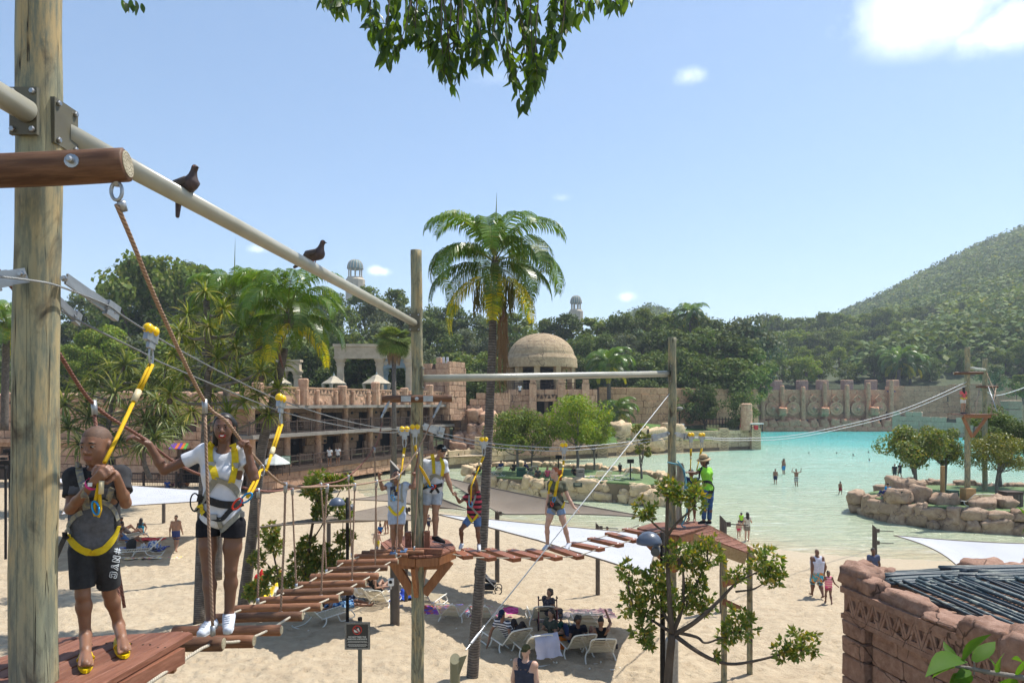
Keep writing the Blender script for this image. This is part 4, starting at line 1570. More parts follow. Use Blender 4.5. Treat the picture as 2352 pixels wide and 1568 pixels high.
# decks
def plank_deck(parent,poly,z,w,th,rot,m,name='deck_plank',gap=.007):
 """boards clipped to the deck outline, each its own piece"""
 c,s=math.cos(rot),math.sin(rot)
 L=[(p[0]*c+p[1]*s,-p[0]*s+p[1]*c)for p in poly]
 x0,x1=min(p[0]for p in L),max(p[0]for p in L)
 n=len(L)
 def span(x):
  ys_=[]
  for i in range(n):
   a,b=L[i],L[(i+1)%n]
   if(a[0]-x)*(b[0]-x)<=0 and abs(a[0]-b[0])>1e-9:
    ys_.append(a[1]+(b[1]-a[1])*(x-a[0])/(b[0]-a[0]))
  return(min(ys_),max(ys_))if len(ys_)>=2 else None
 k=max(1,round((x1-x0)/w))
 ww_=(x1-x0)/k
 for i in range(k):
  a,b=x0+i*ww_+gap/2,x0+(i+1)*ww_-gap/2
  sa,sb,sm=span(max(a,x0+.004)),span(min(b,x1-.004)),span((a+b)/2)
  if not sa or not sb or not sm:
   continue
  q=[(a,sa[0]),((a+b)/2,sm[0]),(b,sb[0]),(b,sb[1]),((a+b)/2,sm[1]),(a,sa[1])]
  dz=random.uniform(-.003,.003)
  ctr=Vector(((a+b)/2,(sm[0]+sm[1])/2))
  g=.006
  qi=[(x+(g if x<ctr.x-.001 else-g if x>ctr.x+.001 else 0),y+(g if y<ctr.y else-g))for x,y in q]
  m6=len(q)
  vs=[(x-ctr.x,y-ctr.y,-th)for x,y in q]+[(x-ctr.x,y-ctr.y,-g)for x,y in q]+[(x-ctr.x,y-ctr.y,0)for x,y in qi]
  fs=[tuple(range(m6-1,-1,-1)),tuple(range(2*m6,3*m6))]
  for r_2 in(0,1):
   fs+=[(r_2*m6+t,r_2*m6+(t+1)%m6,(r_2+1)*m6+(t+1)%m6,(r_2+1)*m6+t)for t in range(m6)]
  wx,wy=ctr.x*c-ctr.y*s,ctr.x*s+ctr.y*c
  o=MB().add(vs,fs).build(name,m,parent)
  o.location=local(parent,(wx,wy,z+dz))
  o.rotation_euler=(0,0,rot)
 return
DZ1=6.17
d1=thing('course_deck','reddish plank deck under the boy in yellow sandals','deck',(-2.61,3.75,DZ1),group='course decks')
poly1=[(-2.085,4.484),(-2.146,4.573),(-2.226,4.587),(-2.97,4.46),(-3.09,4.11),(-3.55,3.3),(-3.3,2.55),(-2.65,2.3),(-2.33,3.1)]
plank_deck(d1,poly1,DZ1,.125,.038,-.185,M_DECK)
for a,b in(((-2.13,4.40),(-2.30,3.35)),((-2.90,4.30),(-3.3,3.3))):
 MB().bar(local(d1,(*a,DZ1-.095)),local(d1,(*b,DZ1-.095)),.05,.10).build('joist',M_DECK,d1)
for a,b in(((-2.16,4.38),(-3.05,4.30)),((-2.24,3.72),(-3.3,3.72)),((-2.32,3.2),(-3.4,3.2))):
 MB().bar(local(d1,(*a,DZ1-.13)),local(d1,(*b,DZ1-.12)),.05,.13).build('joist',M_STRUT,d1)
for sx,sy in((.4,.3),(-.6,.3)):
 MB().bar(local(d1,(-2.61,3.75,DZ1-1.0)),local(d1,(-2.61+sx,3.75+sy,DZ1-.2)),.06,.12).build('strut',M_STRUT,d1)
for i,x,y in((0,-2.17,4.05),(1,-2.29,4.1),(2,-2.42,4.12),(3,-2.54,4.13),(4,-2.66,4.1)):
 MB().lathe(local(d1,(x,y+.22,DZ1)),[(.006,0),(.006,.004)],8).lathe(local(d1,(x-.045,y+.22,DZ1)),[(.006,0),(.006,.004)],8).build('screw',M_DARK,d1)
DZ2=5.08
d2=thing('course_deck','red brown plank deck with timber braces round the middle pole','deck',(MIDP.location.x,12.2,DZ2),group='course decks')
poly2=[G(x,y,DZ2).xy for x,y in((905,1231),(980,1227),(1030,1239),(1049,1257),(1009,1273),(955,1277),(893,1268),(873,1246))]
plank_deck(d2,poly2,DZ2,.13,.04,.42,M_DECK)
mp=MIDP.location
ring=[Vector((*p,DZ2-.12))for p in poly2]
cc=Vector((mp.x,12.2,DZ2-.12))
for a,b in zip(ring,ring[1:]+ring[:1]):
 a2,b2=cc.lerp(a,.95),cc.lerp(b,.95)
 MB().bar(local(d2,a2),local(d2,b2),.05,.14).build('rim_joist',M_STRUT,d2)
for px,py,Y in((1046,1283,12.2),(948,1290,11.75),(890,1278,12.3),(985,1270,13.2)):
 e=P(px,py,Y)
 st=cc.lerp(e,.85)
 st.z=DZ2-.2
 MB().bar(local(d2,(mp.x+(st.x-mp.x)*.2,12.2+(st.y-12.2)*.2,DZ2-.78)),local(d2,st),.075,.16).build('brace',M_STRUT,d2)
 MB().bar(local(d2,(mp.x,12.2,DZ2-.27)),local(d2,st+Vector((0,0,-.06))),.07,.16).build('joist',M_STRUT,d2)
for x,y,w in((-.16,-.1,.09),(.17,-.05,.09)):
 MB().box((x,y,.17),(w,.12,.34)).build('foot_block',M_DECK,d2)
MB().box((.0,-.33,.05),(.95,.09,.09),-.07).build('kerb_bar',M_DECK,d2)
DZ3=4.85
d3=thing('course_deck','plank deck with sloping timber ramp where the straw hat woman stands','deck',(RGTP.location.x,15.7,DZ3),group='course decks')
poly3=[G(x,y,DZ3).xy for x,y in((1462,1211),(1500,1199),(1600,1196),(1633,1206),(1560,1228),(1528,1225))]
plank_deck(d3,poly3,DZ3,.13,.04,1.35,M_DECK)
cc=Vector((RGTP.location.x,15.7,DZ3-.13))
ring=[Vector((*p,DZ3-.13))for p in poly3]
for a,b in zip(ring,ring[1:]+ring[:1]):
 MB().bar(local(d3,cc.lerp(a,.95)),local(d3,cc.lerp(b,.95)),.05,.16).build('rim_joist',M_STRUT,d3)
for px,py,Y in((1618,1215,15.6),(1552,1235,14.9),(1475,1218,15.6)):
 e=P(px,py,Y)
 e.z=DZ3-.2
 MB().bar(local(d3,(RGTP.location.x+.02,15.6,DZ3-.95)),local(d3,e),.08,.17).build('brace',M_STRUT,d3)
a0,a1=P(1634,1207,15.9),P(1736,1262,16.6)
b0,b1=P(1585,1220,15.25),P(1712,1266,15.9)
for f0 in[k/7 for k in range(7)]:
 f1=f0+1/7-.012
 q=[a0.lerp(a1,f0),a0.lerp(a1,f1),b0.lerp(b1,f1),b0.lerp(b1,f0)]
 q=[local(d3,p)for p in q]
 dn=Vector((0,0,-.04))
 MB().add([tuple(p)for p in q]+[tuple(p+dn)for p in q],[(3,2,1,0),(4,5,6,7),(0,1,5,4),(1,2,6,5),(2,3,7,6),(3,0,4,7)]).build('ramp_board',M_DECK,d3)
for p0,p1 in((a0,a1),(b0,b1)):
 MB().bar(local(d3,p0+Vector((0,0,-.16))),local(d3,p1+Vector((0,0,-.17))),.05,.26).build('ramp_beam',M_RAWW,d3)
for px,py,Y,pyb in((1663,1255,15.7,1440),(1722,1268,16.4,1488)):
 t=P(px,py,Y)
 zb=sand1(t.x,Y)
 MB().tube([local(d3,(t.x,Y,zb-.1)),local(d3,(t.x,Y,t.z))],.07,10).build('ramp_post',M_POLE,d3)
for s_ in(-.05,.45):
 MB().bar(local(d3,P(1662,1345+s_*80,15.6)),local(d3,P(1700,1335+s_*140,15.9)),.05,.14).build('ramp_brace',M_STRUT,d3)
DZ4=P(0,950,43.6).z
d4=thing('course_deck','tiny distant deck with V braces where the woman in pink stands','deck',(FARP.location.x,43.4,DZ4),group='course decks')
for k in range(9):
 MB().box((-1.0+k*.25+.1,-.1,-.03),(.235,1.5,.05)).build('deck_plank',M_DECK,d4)
MB().box((.02,-.7,-.16),(1.7,.08,.18)).build('rim_joist',M_STRUT,d4)
for s_ in(-1,1):
 MB().bar((0,-.25,-1.45),(s_*.75,-.5,-.2),.1,.18).build('brace',M_STRUT,d4)
 # log bridge
def s_right(x):
 return max(133.0,290-(x-583)*.442)
LOGS=[(300,1482,513,1477,32),(345,1475,583,1471,29),(398,1450,646,1446,25),(480,1421,695,1414,22),(536,1400,738,1393,19.5),(594,1380,779,1373,18.5),(637,1361,811,1357,18.5),(682,1344,840,1339,17),(713,1325,869,1323,16.5),(752,1308,890,1304,14),(775,1292,914,1289,15),(814,1278,937,1275,12.5),(831,1269,956,1271,11.5),(850,1266,974,1268,12)]
ORD=('first','second','third','fourth','fifth','sixth','seventh','eighth','ninth','tenth','eleventh','twelfth','thirteenth','fourteenth')
LOGEND=[]
for k,(xl,yl,xr,yr,dia)in enumerate(LOGS):
 s=s_right(xr)
 Y=FPX/s
 a,b=P(xl,yl,Y),P(xr,yr,Y)
 r=dia/2/s
 extra=''
 log_bar(f'{ORD[k]} log of the swinging bridge counted from the boy\'s deck',a,b,r,M_LOG if k%3 else M_LOGD,cap=k in(0,1,2,3,4,5,7,10),name='bridge_log',group='logs of the swinging bridge')
 LOGEND.append((a,b,r))
def rope(label,pts,r,m=None,n=8,name='rope',cat='rope',group=None,sm=8):
 pts=spline(pts,sm)if sm else[vec(p)for p in pts]
 c=pts[len(pts)//2].copy()
 mb=MB().tube([p-c for p in pts],r,n)
 o=mb.build(name,m or M_ROPE,None,smooth=True)
 o.location=c
 tag(o,label,cat,group)
 return o
for side,f,lb in((0,.1,'pale foot rope threaded through the far ends of the bridge logs'),(1,.88,'pale foot rope threaded through the near ends of the bridge logs')):
 pts=[]
 for a,b,r in LOGEND:
  pts.append(a.lerp(b,f)+Vector((.0,0,-.0)))
 if side==1:
  pts=[P(340,1570,3.95),P(420,1516,4.5)]+pts
 rope(lb,pts,.0115,M_ROPEW,sm=3,name='foot_rope',group='foot ropes of the log bridge')
RA=[P(268,470,3.45),P(300,545,3.6),P(372,720,4.05),P(470,922,4.85),P(520,968,5.05),P(580,1044,5.5),P(656,1113,6.55),P(752,1116,7.85),P(815,1113,9.0),P(865,1105,10.3),P(916,1091,11.3),P(963,1026,11.75),P(995,959,11.95)]
rope('beige hand rope on the near side, running past the woman\'s face',RA,.0125,M_ROPE,sm=5,name='hand_rope',group='hand ropes of the log bridge')
RB=[P(-30,590,3.75),P(60,700,3.95),P(130,803,4.2),P(215,928,4.7),P(322,1002,5.15),P(440,1082,6.0),P(593,1126,7.2),P(671,1122,8.6),P(737,1112,9.9),P(800,1094,11.2),P(860,1028,11.8),P(878,970,11.95)]
rope('beige hand rope on the far side, held by the woman\'s outstretched hand',RB,.0125,M_ROPED,sm=5,name='hand_rope',group='hand ropes of the log bridge')
fit=thing('rope_fitting','steel eye and ferrule hanging from the big cross log','fitting',P(268,437,3.45))
e0=P(268,437,3.45)
MB().tube([Vector((math.sin(a)*.028,0,math.cos(a)*.045-.005))for a in[2*PI*i/14 for i in range(15)]],.009,8).build('thimble',M_GALV,fit,smooth=True)
MB().tube([(0,0,.1),(0,0,.02)],.014,8).build('eye_bolt',M_STEEL,fit,smooth=True)
MB().tube([local(fit,P(278,462,3.46)),local(fit,P(284,484,3.49))],.02,10).build('ferrule',M_GALV,fit,smooth=True)
for(px,py),lb in(((1016,916),'bright turnbuckle under the cross log by the man in the cap'),((897,916),'turnbuckle under the cross log above the yelling boy')):
 f2=thing('turnbuckle',lb,'turnbuckle',P(px,py,12.0),group='turnbuckles on the middle cross log')
 e=P(px-21,py+43,11.95)
 q=e-f2.location
 MB().tube([(0,0,0),q*.18],.018,8).build('shackle',M_GALV,f2)
 MB().tube([q*.2,q*.75],.026,8).build('barrel',M_GALV,f2)
 MB().tube([q*.78,q],.02,8).build('eye',M_STEEL,f2)
SUSP=[((470,925,4.85),(489,1456,4.85),'rope hanger in front of the smiling woman'),((656,1113,6.55),(644,1418,6.55),'near side rope hanger down to the fourth log'),((752,1116,7.85),(737,1377,7.85),'near side rope hanger down to the sixth log'),((815,1113,9.0),(808,1341,9.0),'near side rope hanger down to the eighth log'),((865,1105,10.3),(862,1308,10.3),'near side rope hanger down to the tenth log'),((916,1091,11.3),(910,1277,11.3),'near side rope hanger crossing the yelling boy'),((963,1030,11.75),(951,1262,11.6),'rope hanger in front of the middle pole'),((215,928,4.7),(232,1060,4.62),'short rope hanger behind the boy\'s head'),((593,1126,7.2),(592,1386,7.2),'far side rope hanger down to the fifth log'),((671,1122,8.6),(681,1350,8.7),'far side rope hanger down to the eighth log'),((737,1112,9.9),(750,1316,10.0),'far side rope hanger down to the tenth log'),((800,1094,11.2),(808,1278,11.3),'far side rope hanger down to the twelfth log'),((860,1030,11.8),(866,1262,11.9),'rope hanger held by the yelling boy'),]
for a,b,lb in SUSP:
 a,b=P(*a),P(*b)
 t=thing('rope_hanger',lb,'rope',a,group='vertical rope hangers of the log bridge')
 d=b-a
 mid=d*.5+Vector((random.uniform(-.01,.01),0,0))
 if 'behind' in lb:
  MB().tube(spline([(0,0,-.04),d*.5,d,d*1.0+Vector((.13,.05,-1.0))],6),.011,8).build('hanger_rope',M_ROPED,t,smooth=True)
 else:
  MB().tube(spline([d*.05,mid,d*.97],6),.0115,8).build('hanger_rope',M_ROPE,t,smooth=True)
 MB().tube([(0,0,.025),d*(.075/d.length)],.019,10).build('ferrule',M_GALV,t,smooth=True)
 if 'behind' not in lb:
  MB().tube([d-d*(.06/d.length),d+d*(.01/d.length)],.018,10).build('ferrule',M_GALV,t,smooth=True)
rope('red brown rope rising from the deck edge behind the boy\'s leg',[P(272,1345,4.75),P(274,1400,4.72),P(281,1452,4.7)],.012,M_ROPED,name='rope')
# plank bridge
PLK=[((1052,1263),(1076,1276)),((1068,1257.5),(1131,1279.5)),((1121,1259),(1188,1280)),((1170.6,1259),(1239,1280)),((1214.5,1259),(1284,1278.5)),((1266,1254),(1333.5,1275)),((1310.6,1243),(1382.6,1259)),((1355.7,1233),(1426.5,1249)),((1396,1222),(1462,1238)),((1435,1211),(1500,1226))]
PLK_Z=[4.98,4.92,4.86,4.82,4.80,4.80,4.80,4.80,4.80,4.82]
PEND=[[],[]]
for k,((x0,y0),(x1,y1))in enumerate(PLK):
 z=PLK_Z[k]
 a,b=G(x0,y0,z),G(x1,y1,z)
 t=thing('bridge_plank',f'{ORD[k]} plank of the sagging bridge counted from the middle deck','plank',(a+b)/2,group='planks of the sagging bridge')
 d=b-a
 t.rotation_euler=(0,.02*(k%3-1),math.atan2(d.y,d.x))
 L=max(d.length,.5)
 blk=chamfer_mesh('board',300+k,M_PLANK,.004,.02)
 link('board',blk,t,loc=(0,0,-.035),scale=(L,.19,.07))
 for s_ in(-.4,.4):
  MB().lathe((s_*L,0,0),[(.018,0),(.018,.006),(.008,.012)],8).build('bolt',M_STEEL,t)
 PEND[0].append(a.lerp(b,.1)+Vector((0,0,-.03)))
 PEND[1].append(a.lerp(b,.88)+Vector((0,0,-.03)))
for side,lb in((0,'thin pale rope under the far ends of the bridge planks'),(1,'thin pale rope under the near ends of the bridge planks')):
 pts=[G((1010,1030)[side],(1256,1270)[side],5.0)]+PEND[side]+[G((1470,1520)[side],(1204,1222)[side],4.9)]
 rope(lb,pts,.011,M_ROPEW,sm=4,name='foot_rope',group='foot ropes of the plank bridge')
 # safety cables
def s_cab(x):
 return 448-(x-66)*.3557
UP=[(-60,628),(0,635),(66,643),(132,656),(241,698),(277,722),(332,757),(402,798),(520,861),(640,917),(786,964),(880,983),(945,987)]
LOW=[(120,700),(180,736),(325,808),(402,846),(648,945),(786,978),(880,993),(950,990)]
CAB1=[P(x,y,FPX/s_cab(x))for x,y in UP]
CAB2=[P(x,y,FPX/(s_cab(x)-12))for x,y in LOW]
rope('upper steel safety cable from the near pole to the middle pole',CAB1,.0062,M_WIRE,sm=5,name='safety_cable',cat='cable',group='steel safety cables')
rope('lower steel safety cable from the near pole to the middle pole',CAB2,.0062,M_WIRE,sm=5,name='safety_cable',cat='cable',group='steel safety cables')
for dz,lb in((0,'upper steel cable above the redheaded woman'),(.07,'lower steel cable above the redheaded woman')):
 pts=[P(968,985,12.2),P(1020,996,12.5),P(1110,1015,13.0),P(1200,1024,13.5),P(1295,1027,14.1),P(1420,1017,15.0),P(1536,1000,15.7)]
 rope(lb,[p-Vector((0,0,dz))for p in pts],.0075,M_WIREL,sm=5,name='safety_cable',cat='cable',group='steel safety cables')
for dz,lb in((0,'upper long cable sweeping across the pool to the far deck'),(.22,'lower long cable sweeping across the pool to the far deck')):
 pts=[P(1552,1002,15.7),P(1620,1004,18),P(1700,1006,22),P(1838,997,28),P(2018,957,35),P(2120,922,39),P(2220,877,43.4)]
 rope(lb,[p-Vector((0,0,dz*i/6))for i,p in enumerate(pts)],[.009+.011*i/30 for i in range(31)],M_WIREL,sm=5,name='safety_cable',cat='cable',group='steel safety cables')
rope('far cable leaving the second far pole across the trees',[P(2264,898,50),P(2290,908,52),P(2352,890,56),P(2420,860,60)],.03,M_WIREL,name='safety_cable',cat='cable',group='steel safety cables')
rope('thin guy rope from the top of the second far pole',[P(2264,850,50),P(2305,950,47)],.02,M_ROPE,sm=0,name='guy_rope',group='far ropes')
for a,b,lb in(((2250,890),(2238,950),'slanting hand rope at the far deck, nearer the pink woman'),((2270,888),(2290,945),'slanting blue grey rope under the second far cross log'),((2288,890),(2276,950),'slanting brown rope under the second far cross log')):
 rope(lb,[P(*a,49.5),P(*b,48)],.03,M_ROPE if 'blue' not in lb else M_GALV,sm=0,name='far_rope',group='far ropes')
guy=rope('pale guy wire slanting down from the straw hat woman\'s pole to the short olive post',[P(1538,904,15.6),P(1111,1440,9.75)],.0095,M_WIREL,sm=0,name='guy_wire',cat='cable')
ap=thing('anchor_post','short olive steel post with slanted top holding the guy wire','post',(P(1045,1568,9.2).x,9.2,1.2))
t0=P(1045,1512,9.2)
vs=[]
mb=MB()
n=18
for zf in(0,1):
 for j in range(n):
  a=2*PI*j/n
  z=-.2 if zf==0 else(t0.z-1.2)+.05*math.sin(a)
  mb.v.append((math.cos(a)*.067,math.sin(a)*.067,z))
mb.n=2*n
for j in range(n):
 mb.f.append((j,(j+1)%n,n+(j+1)%n,n+j))
 mb.uv.append(None)
 mb.mi.append(0)
mb.f.append(tuple(range(n,2*n)))
mb.uv.append(None)
mb.mi.append(0)
mb.build('tube',M_OLIVE,ap,smooth=False)
lug=t0-ap.location
MB().add([tuple(lug+Vector((.06,-.01,.02))),tuple(lug+Vector((.16,-.01,.05))),tuple(lug+Vector((.06,-.01,-.22))),tuple(lug+Vector((.06,.01,.02))),tuple(lug+Vector((.16,.01,.05))),tuple(lug+Vector((.06,.01,-.22)))],[(0,1,2),(3,5,4),(0,3,4,1),(1,4,5,2),(2,5,3,0)]).build('lug',M_OLIVE,ap)
tbk=thing('turnbuckle','long galvanised turnbuckle joining the guy wire to the olive post','turnbuckle',P(1070,1492,9.25))
a,b=Vector((0,0,0)),P(1111,1440,9.75)-tbk.location
MB().tube([a,a.lerp(b,.28)],.009,8).build('threaded_rod',M_STEEL,tbk)
MB().tube([a.lerp(b,.26),a.lerp(b,.72)],.021,10).build('barrel',M_GALV,tbk)
MB().tube([a.lerp(b,.7),b],.012,8).build('fork',M_GALV,tbk)
MB().tube([b+Vector((.02*math.sin(t),0,.02*math.cos(t)))for t in[2*PI*i/10 for i in range(11)]],.007,6).build('eye',M_GALV,tbk)
# cable brackets on the poles
def bracket(label,base,tip,w=.05,up=(0,0,1),r=.018):
 t=thing('cable_bracket',label,'bracket',base,group='galvanised cable brackets')
 d=tip-base
 mid=d*.5+Vector((0,0,-.0))
 MB().bar((0,0,0),d*.48,w*.2,w,up).build('arm',M_GALV,t)
 MB().bar(d*.46,d*.8,w*.22,w*1.1,up).build('arm',M_GALV,t)
 MB().bar(d*.76,d,w*.5,w*1.5,up).build('clamp_plate',M_GALV,t)
 for f in(.02,.82,.95):
  MB().lathe(d*f+Vector((0,-w*.3,0)),[(r,0),(r,.012),(r*.6,.014),(r*.6,.03)],6,axis=(0,-1,0)).build('bolt',M_STEEL,t)
 return t
bracket('shiny bracket holding the upper cable where it leaves the near pole',P(152,640,3.78),P(270,722,4.2),.062)
bracket('bracket clamping the lower cable below it on the near pole',P(135,690,3.9),P(182,736,4.1),.05)
bracket('bracket plate on the far side of the near pole holding the incoming cable',P(62,632,3.55),P(-25,645,3.45),.075)
bracket('bracket on the middle pole holding the cables above the redhead',P(972,978,12.15),P(1018,994,12.4),.12,r=.03)
bracket('bracket on the middle pole catching the cables from the woman',P(948,982,12.05),P(916,990,11.8),.08,r=.03)
bracket('bracket on the straw hat woman\'s pole catching the cables',P(1536,995,15.65),P(1498,1006,15.4),.1,r=.03)
bracket('bracket on the straw hat woman\'s pole sending the cables over the pool',P(1550,995,15.65),P(1578,1003,16.1),.1,r=.03)
def trolley(label,p,d,s,lan=None,lr=.009,sl=.35):
 """two yellow wheel covers on a steel plate with a karabiner"""
 t=thing('cable_trolley',label,'trolley',p,group='yellow cable trolleys')
 d=vec(d).normalized()
 up=Vector((0,0,1))
 for q in(-1,1):
  MB().blob(d*(.026*q*s)+up*(.018*s),(.03*s,.03*s,.032*s),12,8).build('wheel_cover',M_YEL,t,smooth=True)
 MB().bar(-d*(.05*s)-up*.02*s,d*(.05*s)-up*.02*s,.028*s,.06*s).build('side_plate',M_GALV,t)
 MB().bar(-d*(.028*s)-up*.065*s,d*(.028*s)-up*.065*s,.02*s,.05*s).build('side_plate',M_GALV,t)
 c=-up*(.13*s)
 MB().tube([c+d*(.018*s*math.sin(a))+up*(.055*s*math.cos(a))for a in[2*PI*i/14 for i in range(15)]],.006*s,6).build('karabiner',M_STEEL,t,smooth=True)
 if lan:
  pts=[c-up*.05*s]+[vec(x)-p for x in lan]
  ld_=(pts[1]-pts[0]).normalized()
  sd=ld_.cross(Vector((0,1,0))).normalized()*lr
  k=sl
  mid=pts[0].lerp(pts[1],k)
  MB().tube([pts[0]+sd,mid+sd],lr,8).build('lanyard_rope',M_YROPE,t,smooth=True)
  MB().tube([pts[0]-sd,mid-sd],lr,8).build('lanyard_rope',M_YROPE,t,smooth=True)
  MB().tube([mid,pts[0].lerp(pts[1],k+.14)],lr*1.9,8).build('lanyard_sleeve',M_SLEEVE,t,smooth=True)
  MB().tube([pts[0].lerp(pts[1],k+.1)]+pts[1:],lr*1.15,8).build('lanyard_rope',M_YROPE,t,smooth=True)
 return t
T_BOY=trolley('trolley with yellow rope lanyard leading down to the boy',P(347,765,4.5),CAB1[7]-CAB1[6],1.15,[P(262,1018,4.12),P(240,1062,3.98)],.0105)
T_WOM=trolley('trolley with yellow lanyard hooked to the smiling woman',P(645,920,6.3),CAB1[9]-CAB1[8],1.25,[P(612,1078,5.7)],.012,.55)
trolley('trolley of the yelling boy beside the middle pole',P(929,989,11.75),(1,.3,0),1.6,[P(923,1075,11.5),P(911,1128,11.3)],.012)
trolley('trolley of the man in the cap against the middle pole',P(953,984,11.95),(1,.3,0),1.6,[P(962,1068,11.9)],.012)
trolley('trolley holding the striped shirt boy',P(1111,1012,12.9),(1,.5,0),1.6,[P(1092,1093,12.7)],.012)
trolley('trolley holding the redheaded woman',P(1295,1025,14.0),(1,.6,0),1.6,[P(1291,1090,13.75)],.012)
trolley('trolley hanging next to the straw hat woman\'s pole',P(1587,1001,16.0),(1,.4,0),1.6,[P(1586,1080,16.0)],.012)
trolley('trolley over the straw hat woman',P(1612,1001,16.3),(1,.4,0),1.6,[P(1600,1080,16.1)],.012)
rope('brown strap rope rising beside the man in the cap\'s raised hand',[P(963,1030,11.8),P(958,1060,11.85),P(952,1085,11.9)],.013,M_ROPED)
# vegetation
L_DARK=leafmat('leaf_dark',(.068,.11,.024),(.125,.165,.04),(.175,.195,.07),rough=.7,trans=.2,spec=.15,objvar=.3)
L_MID=leafmat('leaf_mid',(.092,.148,.022),(.17,.215,.042),(.23,.24,.065),rough=.65,trans=.25,spec=.2,objvar=.28)
L_BRIGHT=leafmat('leaf_bright',(.12,.20,.018),(.22,.28,.035),(.30,.30,.05),rough=.6,trans=.3,spec=.2)
L_OLIVE=leafmat('leaf_olive',(.085,.14,.022),(.17,.20,.04),(.27,.22,.05),rough=.5,trans=.28,spec=.3)
L_GREY=leafmat('leaf_grey',(.085,.115,.055),(.155,.175,.10),(.21,.22,.15),rough=.7,trans=.2,spec=.15,objvar=.25)
L_YELL=leafmat('leaf_yellowish',(.12,.155,.02),(.22,.225,.03),(.28,.21,.04),trans=.3)
L_HILL=leafmat('leaf_hill',(.075,.125,.035),(.13,.175,.055),(.19,.20,.08),rough=.8,trans=.1,spec=.1)
L_PALM=leafmat('palm_green',(.075,.165,.016),(.14,.23,.03),(.23,.26,.055),rough=.35,trans=.35,spec=.45)
L_PALMD=leafmat('palm_dark',(.05,.105,.016),(.09,.15,.028),(.16,.17,.04),rough=.36,trans=.3,spec=.45)
L_PALMY=leafmat('palm_yellow',(.52,.41,.02),(.30,.33,.03),(.15,.22,.03),rough=.5,trans=.42,spec=.25,f3=.28)
L_PAND=leafmat('pandanus_leaf',(.11,.17,.034),(.22,.25,.06),(.45,.41,.18),rough=.45,trans=.35,spec=.3,f3=.2)
L_PANDD=leafmat('pandanus_dark',(.085,.13,.036),(.17,.20,.065),(.34,.34,.17),rough=.45,trans=.3,spec=.3,f3=.15)
L_DEAD=leafmat('dead_frond',(.17,.10,.05),(.26,.165,.085),None,rough=.8,trans=.1)
L_NEAR=leafmat('leaf_near',(.075,.155,.016),(.12,.19,.028),(.04,.08,.025),rough=.4,trans=.5,spec=.4,f3=.2)
L_SMALL=leafmat('leaf_small',(.08,.15,.02),(.18,.215,.035),(.32,.25,.04),rough=.42,trans=.35,spec=.4,f3=.2)
M_BARK=basic('bark',(.115,.085,.06),(.065,.048,.036),rough=.9,scale=8,stretch=(1,1,.3),bmp=.5,bsc=20,bd=.02)
M_BARKG=basic('bark_grey',(.20,.18,.155),(.12,.105,.09),rough=.9,scale=7,stretch=(1,1,.3),bmp=.5,bsc=20,bd=.02)
def palm_bark():
 m,nt,b=mat('palm_bark')
 b.inputs['Roughness'].default_value=.85
 b.inputs['Specular IOR Level'].default_value=.2
 uv=nt.nodes.new('ShaderNodeUVMap')
 sp=nt.nodes.new('ShaderNodeSeparateXYZ')
 nt.links.new(uv.outputs[0],sp.inputs[0])
 v=coords(nt)
 nz=noise_t(nt,v,6,4)
 a=nt.nodes.new('ShaderNodeMath')
 a.operation='MULTIPLY_ADD'
 a.inputs[1].default_value=16.0
 nt.links.new(sp.outputs[1],a.inputs[0])
 nt.links.new(nz,a.inputs[2])
 p=nt.nodes.new('ShaderNodeMath')
 p.operation='PINGPONG'
 p.inputs[1].default_value=.5
 nt.links.new(a.outputs[0],p.inputs[0])
 h=ramp(nt,p.outputs[0],.03,.2)
 col=mixc(nt,ramp(nt,nz,.4,.65),(.115,.098,.085),(.19,.165,.14))
 col=mixc(nt,h,(.055,.045,.04),col)
 nt.links.new(col,b.inputs['Base Color'])
 bump(nt,b,h,.7,.02)
 return m
M_PALMB=palm_bark()
def cards(centers,radii,counts,size,rng,asp=.6,flat=.5,shell=.45):
 """leaf blades scattered through round clumps: (n*4,3) verts"""
 out=[]
 for c,r,n in zip(centers,radii,counts):
  d=rng.normal(size=(n,3))
  d/=np.linalg.norm(d,axis=1)[:,None]+1e-9
  rr=(shell+(1-shell)*rng.random(n)**.7)[:,None]
  pos=np.asarray(c)[None]+d*rr*np.asarray(r)[None]
  nrm=d*flat+rng.normal(size=(n,3))*.5+np.array([0,0,.35])
  nrm/=np.linalg.norm(nrm,axis=1)[:,None]+1e-9
  t=np.cross(nrm,rng.normal(size=(n,3)))
  t/=np.linalg.norm(t,axis=1)[:,None]+1e-9
  b=np.cross(nrm,t)
  s=(size*(.65+.7*rng.random(n)))[:,None]
  t,b=t*s,b*s*asp
  out.append(np.stack([pos-t*.5,pos+b*.5+nrm*s*.06,pos+t*.5,pos-b*.5+nrm*s*.06],1))
 v=np.concatenate(out).reshape(-1,3)
 f=np.arange(len(v)).reshape(-1,4)
 return v,f
def crown_mesh(name,seed,w,h,z0,nclump,per,size,m,cr=.34,asp=.6):
 """crown of a tree: leaf clumps through an uneven dome, w wide, from z0 to h"""
 rng=np.random.default_rng(seed)
 cs,rs,ns=[],[],[]
 for k in range(nclump):
  a=rng.random()*6.283
  q=rng.random()**.5
  t=rng.random()
  z=z0+(h-z0)*(.12+.80*t)
  prof=math.sin(PI*min(max(.16+.8*t,0),1))**.6
  rad=w/2*q*prof*(.85+.3*rng.random())
  r=w*cr*(.35+.35*rng.random())
  cs.append((math.cos(a)*rad,math.sin(a)*rad,z))
  rs.append((r,r,r*.72))
  ns.append(int(per*(.6+.8*rng.random())))
 v,f=cards(cs,rs,ns,size,rng,asp)
 return np_mesh(name,v,f,m),cs
